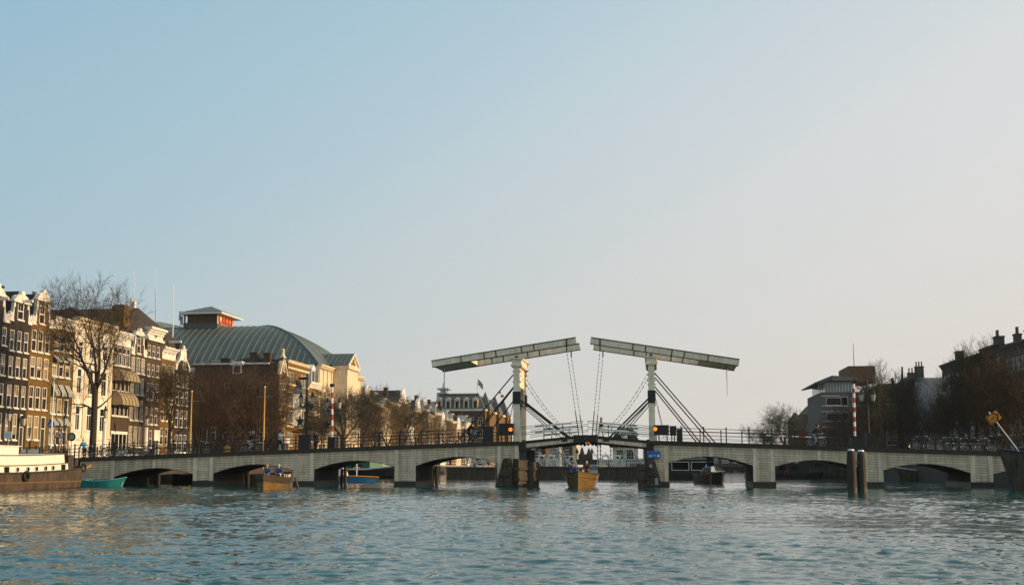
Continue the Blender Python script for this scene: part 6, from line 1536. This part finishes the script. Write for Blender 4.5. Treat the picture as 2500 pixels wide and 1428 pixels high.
# teal rowing boat
pt_ = atz(255,1187.5); t, gun, rows = boat('small teal green open boat moored beside the barge stern', 3.7, 1.35, .48, (pt_.x+.1, pt_.y-.3, 0), R(-8), M['teal'], sheer=.32, bowf=.5, sternw=.8, draft=.3, bowr=.45); gunwale(gun, .045, M['teal2'], t); deckplate(gun, .30, M['teal'], t, 'floor')
for x in (-.9,.3): q = MB(); q.box(x-.12,x+.12,-.55,.55,.34,.38); q.build('thwart', M['darkwood'], t)
q = MB(); q.tube([(-1.3,.3,.55),(.9,.5,.62)],.025,5); q.build('oar', M['darkwood'], t)
pp = aty(304,1165,pt_.y); q = MB(); bw = aty(308,1187,pt_.y); q.tube([(1.9,0,.6),(bw.x-pt_.x+.0,-.3,.02)],.012,4); q.build('mooring_line', M['frame'], t)
# wooden launch with two people
pw = atz(664,1200); YW = 76.0; xw = aty(664,1190,YW).x
t, gun, rows = boat('varnished wooden launch carrying two people in blue through the left arches', 8.0, 2.3, .85, (xw-1.15, YW+3.2, 0), R(-79), M['varnish'], sheer=.30, bowf=.52, sternw=.82, bowr=.35, name='launch', flare=.64)
q = MB()
for s in (1,-1): 
    for (a, b) in zip(rows, rows[1:]): q.quad((a[4][0],(a[4][1]+.012)*s,a[4][2]),(b[4][0],(b[4][1]+.012)*s,b[4][2]),(b[6][0],(b[6][1]+.014)*s,b[6][2]),(a[6][0],(a[6][1]+.014)*s,a[6][2]))
q.build('top_strake', M['darkwood'], t); gunwale(gun, .04, M['darkwood'], t); deckplate(gun, .35, M['darkwood'], t, 'floor'); deckplate(gun, .02, M['varnish'], t, 'foredeck', 13)
q = MB(); q.tube([(x,y*.92,z+.24) for x,y,z in gun[3:15]], .02, 5)
for x,y,z in gun[3:15:2]: q.tube([(x,y*.92,z),(x,y*.92,z+.24)],.016,4)
q.build('grab_rail', M['chrome'], t)
for x, y in ((-2.8,1.35),(-2.2,1.38)): q = MB(); q.tube([(x,y,.85),(x+.25,y+.28,.05)], .07, 7); q.build('fender', M['darkwood'], t)
for i, (x, y) in enumerate(((.3,-.35),(-.1,.45))):
    v = Matrix.Rotation(R(-79),3,'Z') @ Vector((x,y,0)); person(('person in a blue jacket sitting at the left in the wooden launch','person in blue jacket and cap sitting right in the wooden launch')[i], (xw-1.15+v.x, YW+3.2+v.y, .52), R(-79), 'sit', 'cloth_blue', 'cloth_dark', ('hair_blond','hair_grey')[i], hat=None if i == 0 else 'hair_grey')
q = MB(); q.box(.05,.6,-.75,.75,.85,.95)
# central sloop heading to the camera
YS_ = 84.5; xs_ = aty(1408,1180,YS_).x
t, gun, rows = boat('golden varnished sloop with dark port side heading through the opening', 7.6, 2.75, 1.05, (xs_+.15, YS_+3.2, 0), R(-90), M['varnish'], sheer=.25, bowf=.45, sternw=.85, bowr=.25, name='sloop', flare=.60)
gunwale(gun, .05, M['darkwood'], t); deckplate(gun, .40, M['darkwood'], t, 'floor')
q = MB(); q.tube([(3.95,0,-.2),(3.98,0,1.45)],[.05,.05],5); q.build('stem_post', M['darkwood'], t)
for i, (x, y, c, h_, nm) in enumerate(((1.1,-.55,'cloth_blue','hair_dark','person in a blue coat sitting at the bow of the central sloop'),(-1.2,.35,'cloth_red','hair_grey','grey-haired person in dark red sitting in the central sloop'))):
    v = Matrix.Rotation(R(-90),3,'Z') @ Vector((x,y,0)); person(nm, (xs_+.15+v.x, YS_+3.2+v.y, .62 if i == 0 else .8), R(-90), 'sit', c, 'cloth_dark', h_)
for x in (1.0,-1.3): q = MB(); q.box(x-.2,x+.2,-1.1,1.1,1.0,1.06); q.build('thwart', M['varnish'], t)
# covered boat behind
p = atz(1455,1156); t, gun, rows = boat('grey canvas-covered motor boat beyond the opening', 9, 3.2, .9, (p.x+1, p.y+2, 0), R(-60), M['boatwhite'], sheer=.3, name='motor_boat'); deckplate(gun, .05, M['boatwhite'], t); q = MB(); q.prism([(-1.4,0),(-1.3,1.1),(-.7,1.6),(.7,1.6),(1.3,1.1),(1.4,0)], -4.0, 1.8, 'x'); q.v = [(x,y,z+.86) for x,y,z in q.v]; q.build('canopy', M['tarp'], t)
# blue boat and white/green barge under the left arch
p = atz(858,1178); t, gun, rows = boat('small blue sloop with a raised white stem seen through the third arch', 5.6, 1.9, .7, (p.x, p.y, 0), R(-12), M['bluehull'], sheer=-.1, bowf=.5, name='sloop'); gunwale(gun, .07, M['orange'], t); deckplate(gun, .1, M['boatwhite'], t)
q = MB(); q.prism([(-2.0,.6),(-.6,.6),(-.9,1.5),(-1.5,1.75),(-2.0,1.3)], -.5, .5); q.build('cuddy', M['boatwhite'], t)
q = MB(); q.tube([(.6,0,.6),(.6,0,2.1)],.05,5); q.tube([(.2,0,1.6),(1.0,0,1.6)],.04,5); q.build('post', M['boatwhite'], t)
p = atz(880,1166); t, gun, rows = boat('white-rimmed dark barge with a green cabin seen through the third arch', 16, 3.6, 1.3, (p.x, p.y+6, 0), R(-38), M['hullblack'], sheer=.7, bowf=.7, name='barge'); gunwale(gun, .16, M['boatwhite'], t); deckplate(gun, .1, M['darkwood'], t); q = MB(); q.box(-6.5,1.5,-1.3,1.3,1.25,2.6); co = q.build('cabin', M['green'], t); q = MB(); q.box(-6.7,1.7,-1.45,1.45,2.601,2.72); q.build('roof', M['green'], t)
for x in (-5,-3,-1): q = MB(); q.box(x-.4,x+.4,-1.34,-1.302,1.6,2.2); q.build('window', M['glass'], co)
# right of the tower: long houseboat with windows
p = atz(1670,1168.5); t, gun, rows = boat('long dark houseboat with big white-framed windows under the first right arch', 15, 3.8, .8, (p.x-1.8, p.y+2, 0), R(4), M['hullblack'], sheer=.2, bowf=.8, name='houseboat'); q = MB(); q.box(-6.5,5.6,-1.7,1.7,.78,2.75); co = q.build('cabin', M['iron'], t); q = MB(); q.box(-6.8,5.9,-1.95,1.95,2.751,2.9); q.build('roof', M['grey'], t)
for i, x in enumerate((-5,-1.9,1.2,4.0)):
    q = MB(); w2, h2 = 1.25, .62
    for a in ((x-w2,x+w2,1.20,1.28),(x-w2,x+w2,2.36,2.44),(x-w2,x-w2+.08,1.281,2.359),(x+w2-.08,x+w2,1.281,2.359)): q.box(a[0],a[1],-1.76,-1.702,a[2],a[3])
    f__ = q.build('window', M['boatwhite'], co); q = MB(); q.quad((x-w2+.05,-1.72,1.25),(x+w2-.05,-1.72,1.25),(x+w2-.05,-1.72,2.4),(x-w2+.05,-1.72,2.4)); q.build('pane', M['glass'], t)
q = MB(); q.ring((5.2,-1.8,1.8),.36,.09,'y',14,5); q.build('lifebuoy', M['boatwhite'], t); q = MB(); q.tube([(5.75,-1.8,.8),(5.75,-1.8,3.0)],.06,5); q.build('post', M['boatwhite'], t)
q = MB(); q.box(-4.6,-4.2,-1.7,-1.5,.85,1.0)
# dark workboat close to the arch
p = atz(1735,1182); t, gun, rows = boat('dark laden workboat with ropes coming through the first right arch', 5.0, 2.0, .9, (p.x+.1, p.y+1.6, 0), R(-70), M['hullblack'], sheer=.3, name='workboat'); gunwale(gun, .05, M['darkwood'], t); deckplate(gun, .3, M['darkwood'], t, 'floor'); q = MB(); q.ball((-.6,0,.9),.85,9,1.3,.9,1.0); q.build('tarpaulin', M['darkwood'], t); q = MB(); q.tube([(1.2,.8,1.1),(.9,.3,.8),(.9,-.3,.75),(1.2,-.8,1.05)],.035,5); q.build('rope', M['mast'], t)
q = MB(); q.taper(.2,.1,1.2,1.9,.28,.25,.08,.08); q.build('white_cover', M['boatwhite'], t)
p = aty(1731,1126,101); q = MB(); q.box(-.3,.3,-.03,.03,-.45,.35); sg = thing('sign','small blue and white board under the first right arch','sign',(p.x,YB2+.5,p.z)); q.build('panel', M['blue'], sg); q = MB(); q.box(-.24,.24,-.045,-.031,-.1,.05); q.build('stripe', M['signwhite'], sg); q = MB(); q.tube([(0,.08,-3.5),(0,.08,.6)],.05,6); q.build('post', M['iron'], sg)
# second right arch houseboat
p = atz(1925,1168); t, gun, rows = boat('low dark houseboat with a white stripe under the second right arch', 11, 3.4, .7, (p.x-.5, p.y+2, 0), R(3), M['hullblack'], sheer=.25, bowf=.75, name='houseboat'); q = MB(); q.box(-5,3.4,-1.5,1.5,.68,2.3); co = q.build('cabin', M['iron'], t); q = MB(); q.box(-5.2,2.0,-1.65,1.65,2.302,2.42); q.build('roof', M['boatwhite'], t)
for x in (-4,-2.2,-.4,1.4): q = MB(); q.box(x-.5,x+.5,-1.55,-1.502,1.2,1.9); q.build('window', M['glass'], co)
q = MB(); q.taper(2.6,-1.0,1.4,1.75,.45,.3,.05,.05); q.build('white_lampshade', M['boatwhite'], t)
q = MB(); q.ring((0.2,-1.62,.85),.28,.07,'y',12,5); q.build('lifebuoy', M['red'], t)
# third right arch
p = atz(2275,1172); t, gun, rows = boat('grey open hull moored in the shade under the third right arch', 8, 2.6, 1.1, (p.x, p.y+2, 0), R(-160), M['hull'], sheer=.5, bowf=.55, name='barge'); gunwale(gun, .06, M['boatwhite'], t); deckplate(gun, .12, M['darkwood'], t)
p = atz(2060,1166); t, gun, rows = boat('brown hulk of a barge in the shade behind the piles', 20, 4, 1.6, (p.x-2, p.y+4, 0), R(2), M['hull'], sheer=.6, bowf=.8, name='barge'); deckplate(gun, .05, M['darkwood'], t); q = MB(); q.box(-7,5,-1.6,1.6,1.5,2.7); co = q.build('cabin', M['iron'], t)
for x in (-5,-1.5,2): q = MB(); q.box(x-.6,x+.6,-1.65,-1.602,1.8,2.4); q.build('window', M['glass'], co)
# right edge bow with the leaning sign
Ye = 81; xe = aty(2476,1150,Ye).x
t, gun, rows = boat('dark brown barge bow cut by the right edge of the picture', 16, 4.2, 2.0, (xe+7.9, Ye+.6, 0), R(178), M['hull'], sheer=.9, bowf=.7, bowr=.9, name='barge'); gunwale(gun, .09, M['iron'], t); deckplate(gun, .12, M['darkwood'], t); q = MB(); q.ball((6.9,-.2,2.9),.35,7,1.4,1,.6); q.tube([(7.2,.6,2.7),(6.2,.9,3.3),(5.4,.7,3.1)],.05,5); q.build('bow_gear', M['iron'], t)
a, b = aty(2482,1094,Ye), aty(2414,1005,Ye); t = thing('cycle_sign', 'orange cycle diversion sign tilted on a slanting white pole at the right edge', 'sign', a)
q = MB(); q.tube([a-(b-a).normalized()*.25, b], .035, 6); q.build('pole', M['boatwhite'], t, world=True)
d = (b-a).normalized(); c = aty(2426,1019,Ye-.08); u = Vector((d.z,0,-d.x)); 
def SP(x, z, dy=0): return Vector((c.x, Ye-.08-dy, c.z)) + u*x + d*z
sw, shh = .46, .33
q = MB(); vs = [SP(-sw,-shh),SP(sw,-shh),SP(sw,shh),SP(-sw,shh)]; q.add(vs+[v+Vector((0,.03,0)) for v in vs],[(0,1,2,3),(7,6,5,4),(0,4,5,1),(1,5,6,2),(2,6,7,3),(3,7,4,0)]); q.build('panel', M['orange'], t, world=True)
def strip(pts, w_):
    q = MB()
    for i in range(len(pts)-1):
        p0, p1 = Vector(pts[i]), Vector(pts[i+1]); n_ = (p1-p0).normalized(); n_ = Vector((-n_.y,n_.x))*w_; e_ = (p1-p0).normalized()*w_*.9
        q.quad(*[SP(v.x,v.y,.006+.0006*i) for v in (p0-n_-e_,p1-n_+e_,p1+n_+e_,p0+n_-e_)])
    return q
strip([(-.40,-.27),(.14,-.27),(.30,.0),(.14,.27),(-.40,.27),(-.40,-.27)], .028).build('arrow_border', M['iron'], t, world=True)
q = strip([(.12,-.27),(.34,0),(.12,.27)], .05); q.v = [(x,y-.006,z) for x,y,z in q.v]; q.build('chevron', M['iron'], t, world=True)
q = MB()
for x in (-.21,.05):
    for k in range(14):
        a0, a1 = 2*math.pi*k/14, 2*math.pi*(k+1)/14; q.quad(*[SP(x+r_*math.cos(a_),-.06+r_*math.sin(a_),.008) for r_, a_ in ((.10,a0),(.10,a1),(.075,a1),(.075,a0))])
for L_ in ([(-.21,-.06),(-.12,.07),(.03,.07),(-.07,-.06),(-.21,-.06)],[(-.14,.1),(-.07,-.06)],[(.05,-.06),(.01,.12),(.07,.13)]): s_ = strip(L_, .010); s_.v = [(x,y-.004,z) for x,y,z in s_.v]; q.add(s_.v, s_.f)
q.build('cycle_symbol', M['iron'], t, world=True)

# ================================================================= LEFT QUAY AND BRIDGEHEAD THINGS
def post_sign(name, label, px, py, Y, ground, shape, rad, mk, mk2=None, pm='grey'):
    p = aty(px, py, Y); t = thing(name, label, 'sign', (p.x, Y, ground)); h_ = p.z-ground
    q = MB(); q.tube([(0,.05,0),(0,.05,h_+.1)], .035, 6); q.build('post', M[pm], t)
    def plate(r, y0, y1, m, nm):
        q = MB()
        if shape == 'round': pts = [(r*math.cos(2*math.pi*k/20), h_+r*math.sin(2*math.pi*k/20)) for k in range(20)]
        elif shape == 'tri': pts = [(r*math.cos(R(90+120*k)), h_+r*math.sin(R(90+120*k))) for k in range(3)]
        elif shape == 'yield': pts = [(r*math.cos(R(-90+120*k)), h_+r*math.sin(R(-90+120*k))) for k in range(3)]
        else: pts = [(-r*1.2,h_-r),(r*1.2,h_-r),(r*1.2,h_+r),(-r*1.2,h_+r)]
        q.prism(pts, y0, y1); return q.build(nm, m, t)
    plate(rad, -.03, 0, M[mk], 'plate')
    if mk2: plate(rad*.66, -.045, -.032, M[mk2], 'inner_plate')
    return t, h_
YQ = 89.0
t, h_ = post_sign('cycle_path_sign', 'round blue cycle path sign above the orange yield triangle', 125, 1036, YQ, ZL, 'round', .33, 'blue')
q = MB()
for x in (-.12,.12): q.ring((x,-.045,h_-.06),.085,.012,'y',12,4)
q.beam((-.12,-.045,h_-.06),(.0,-.045,h_+.07),.02,.02); q.beam((.0,-.045,h_+.07),(.12,-.045,h_-.06),.02,.02); q.build('cycle_symbol', M['signwhite'], t)
post_sign('yield_sign', 'orange-rimmed white yield triangle pointing down under the blue cycle sign', 125.5, 1058, YQ-.06, ZL, 'yield', .42, 'orange', 'signwhite')
t, h_ = post_sign('warning_sign', 'red-rimmed triangular warning sign on a white post behind the barge', 146, 1061, YQ, ZL, 'tri', .56, 'red', 'signwhite', 'boatwhite')
q = MB(); q.beam((-.12,-.06,h_-.12),(.0,-.06,h_+.12),.03,.05); q.beam((.0,-.06,h_+.12),(.13,-.06,h_-.12),.03,.05); q.box(-.02,.02,-.07,-.05,h_-.2,h_+.05); q.build('pictogram', M['iron'], t)
post_sign('traffic_mirror', 'round dark-backed sign in front of the white classical house', 175, 1066, YQ, ZL, 'round', .38, 'iron', 'grey')
t, h_ = post_sign('notice_board', 'small white notice board at the left edge above the barge', 20, 1061, 84, ZL, 'rect', .28, 'frame')
for k in range(3): q = MB(); q.box(-.22,.22,-.036,-.031,h_-.14+k*.12,h_-.10+k*.12); q.build('text_line', M['grey'], t)
def street_lantern(label, px, pt, pbm, X=None, Y=None, white=False, wall=False):
    p = atx(px,pt,X) if X else aty(px,pt,Y); p2 = atx(px,pbm,X) if X else aty(px,pbm,Y); t = thing('street_lamp', label, 'street lamp', (p.x,p.y,ZL)); H = p.z-ZL
    if white: q = MB(); q.lathe([(.30,0),(.30,.5),(.22,.6),(.20,H-1.6),(.26,H-1.5),(.12,H-1.4)],8); q.build('post', M['boatwhite'], t)
    else: q = MB(); q.lathe([(.16,0),(.16,.8),(.07,1.0),(.05,H-1.0),(.1,H-.95)],8); q.build('post', M['iron'], t)
    lantern(t,0,0,H-1.2,1.2); return t
street_lantern('black street lantern before the dark house at the left edge', 23, 1001, 1090, Y=95)
street_lantern('black street lantern before the olive house with awnings', 160, 1012, 1090, Y=97)
street_lantern('black lantern on a stout white post before the house with barrel awnings', 258, 995, 1105, Y=108, white=True)
street_lantern('black lantern on a stout white post before the house with the heavy cornice', 359, 1015, 1105, Y=126, white=True)
p = atx(58,1022,XL+.5); t = thing('wall_lantern','warm yellow wall lantern by the dark house door','lamp',(XL+.02,p.y,p.z)); q = MB(); q.beam((0,0,.1),(.5,0,.1),.05,.05); q.build('bracket', M['iron'], t); lantern(t,.5,0,-.9,1.3)
for px, pt, pbm, Y, lab in ((461,957,1108,106,'yellow varnished mast standing left of the shaded brick wall'),(641,946,1098,101,'yellow varnished mast in front of the shaded brick wall')):
    a, b = aty(px,pbm+60,Y), aty(px-0,pt,Y); t = thing('mast', lab, 'mast', (a.x,Y,0)); q = MB(); q.tube([(0,0,-.3),(0,0,b.z*.5),(0,0,b.z)],[.115,.10,.05],8); q.build('pole', M['mast'], t); z = aty(px,pt+22,Y).z; q = MB(); q.tube([(-.8,0,z),(.8,0,z)],.018,4); q.build('spreader', M['grey'], t); q = MB(); q.ball((0,0,b.z+.06),.1,6); q.build('truck', M['frame'], t)
    hb, gg, rw = boat(lab.replace('yellow varnished mast','dark moored sailing barge hull under the mast'), 11, 3.2, .9, (a.x-3, Y, 0), R(2), M['hullblack'], name='sailing_barge'); deckplate(gg,.05,M['darkwood'],hb)
p = aty(554,1100,YB+3); t = thing('litter_bin','round yellow bin by the railing on the left half of the bridge','bin',(p.x,p.y,deckz(p.x))); q = MB(); q.lathe([(.26,0),(.30,.1),(.31,.55),(.26,.62),(.10,.70)],12); q.build('drum', M['yellow'], t)
q = MB(); q.lathe([(.312,.28),(.318,.30),(.318,.36),(.312,.38)],12); q.build('band', M['iron'], t)
p = aty(78,1080,88); t = thing('bench','white-backed wooden bench on the quay in front of the ochre house','bench',(p.x-.1,88,ZL)); q = MB(); q.box(-.85,.85,0,.06,.62,1.0); q.build('backrest', M['boatwhite'], t); q = MB(); q.box(-.85,.85,-.45,0,.42,.47); q.build('seat', M['darkwood'], t)
for x in (-.7,.7): q = MB(); q.box(x-.04,x+.04,-.42,.04,0,.418); q.build('leg', M['iron'], t)
# quay railing left of the bridge
t = thing('quay_railing', 'black iron railing along the left quay behind the barge', 'railing', (QL+.2-.4, 60, ZL))
for zz in (1.05,.6): q = MB(); q.box(-.03,.03,0,30,zz,zz+.05); q.build('rail', M['iron'], t)
pq = MB(); pq.box(-.04,.04,-.04,.04,0,1.12); pme2 = pq.mesh('post', M['iron'])
for i in range(17): put('post', pme2, t, (0, .05+i*1.86, 0))
p = aty(60,1098,80); t = thing('wood_stack','stack of brown timber on the quay behind the barge cabin','timber',(QL-2.4,79.0,ZL))
for k in range(12): q = MB(); q.box(-1.2+.02*(k%3),1.2,-.8+.02*(k%2),.0,.09*k,.09*k+.075); q.build('plank', M['varnish' if k%3 else 'tar'], t)
for k in range(3):
    p = aty((118,305,345)[k],1100,(86,112,118)[k]); t = thing('parked_car', ('dark parked car behind the barge on the left quay','dark parked car in front of the house with barrel awnings','dark parked car in front of the lattice-windowed house')[k], 'car', (min(p.x,-57),p.y,ZL), R(90))
    q = MB(); q.prism([(-2.1,.35),(-2.1,.75),(-1.5,.85),(-.9,1.38),(.6,1.40),(1.2,.9),(2.1,.75),(2.15,.35)], -.82, .82); q.build('body', M[('hullblack','grey','brick_grey')[k]], t); q = MB(); q.prism([(-1.38,.88),(-.85,1.33),(.55,1.35),(1.08,.92)], -.835, .835); q.build('window', M['glass'], t)
    for x in (-1.3,1.3):
        for y in (-.78,.78): q = MB(); q.ring((x,y,.32),.22,.10,'y',14,6); w_ = q.build('wheel', M['rubber'], t); q = MB(); q.lathe([(.14,-.04),(.14,.04)],10); q.v = [(x+a,y+c,.32+b) for a,b,c in q.v]; q.build('rim', M['chrome'], w_)
    for y in (-.6,.6): q = MB(); q.box(2.1,2.17,y-.15,y+.15,.55,.68); q.build('headlight', M['frame'], t)
# orange buoy-like streamer on the left stay
p = aty(1224,962,YN); t = thing('streamer','small orange cloth tied to the left tower stay','cloth',(p.x,YN-.1,p.z)); q = MB(); q.ball((-.12,0,.16),.13,7,.8,.5,1.1); q.ball((.08,0,-.16),.16,7,1,.6,.9); q.build('cloth_knot', M['orange'], t)
# open flat barge deck with white rail beyond the right end
p = aty(2290,1079,104); t = thing('market_table','long pale table top behind the railing at the right bridge end','table',(p.x,YB2+.9-2.5,ztop(p.x)-.03)); q = MB(); q.box(-1.2,1.9,-.4,.4,.72,.80); q.build('table_top', M['frame'], t)
for x in (-1.0,1.7): q = MB(); q.box(x-.05,x+.05,-.3,.3,0,.719); q.build('leg', M['iron'], t)
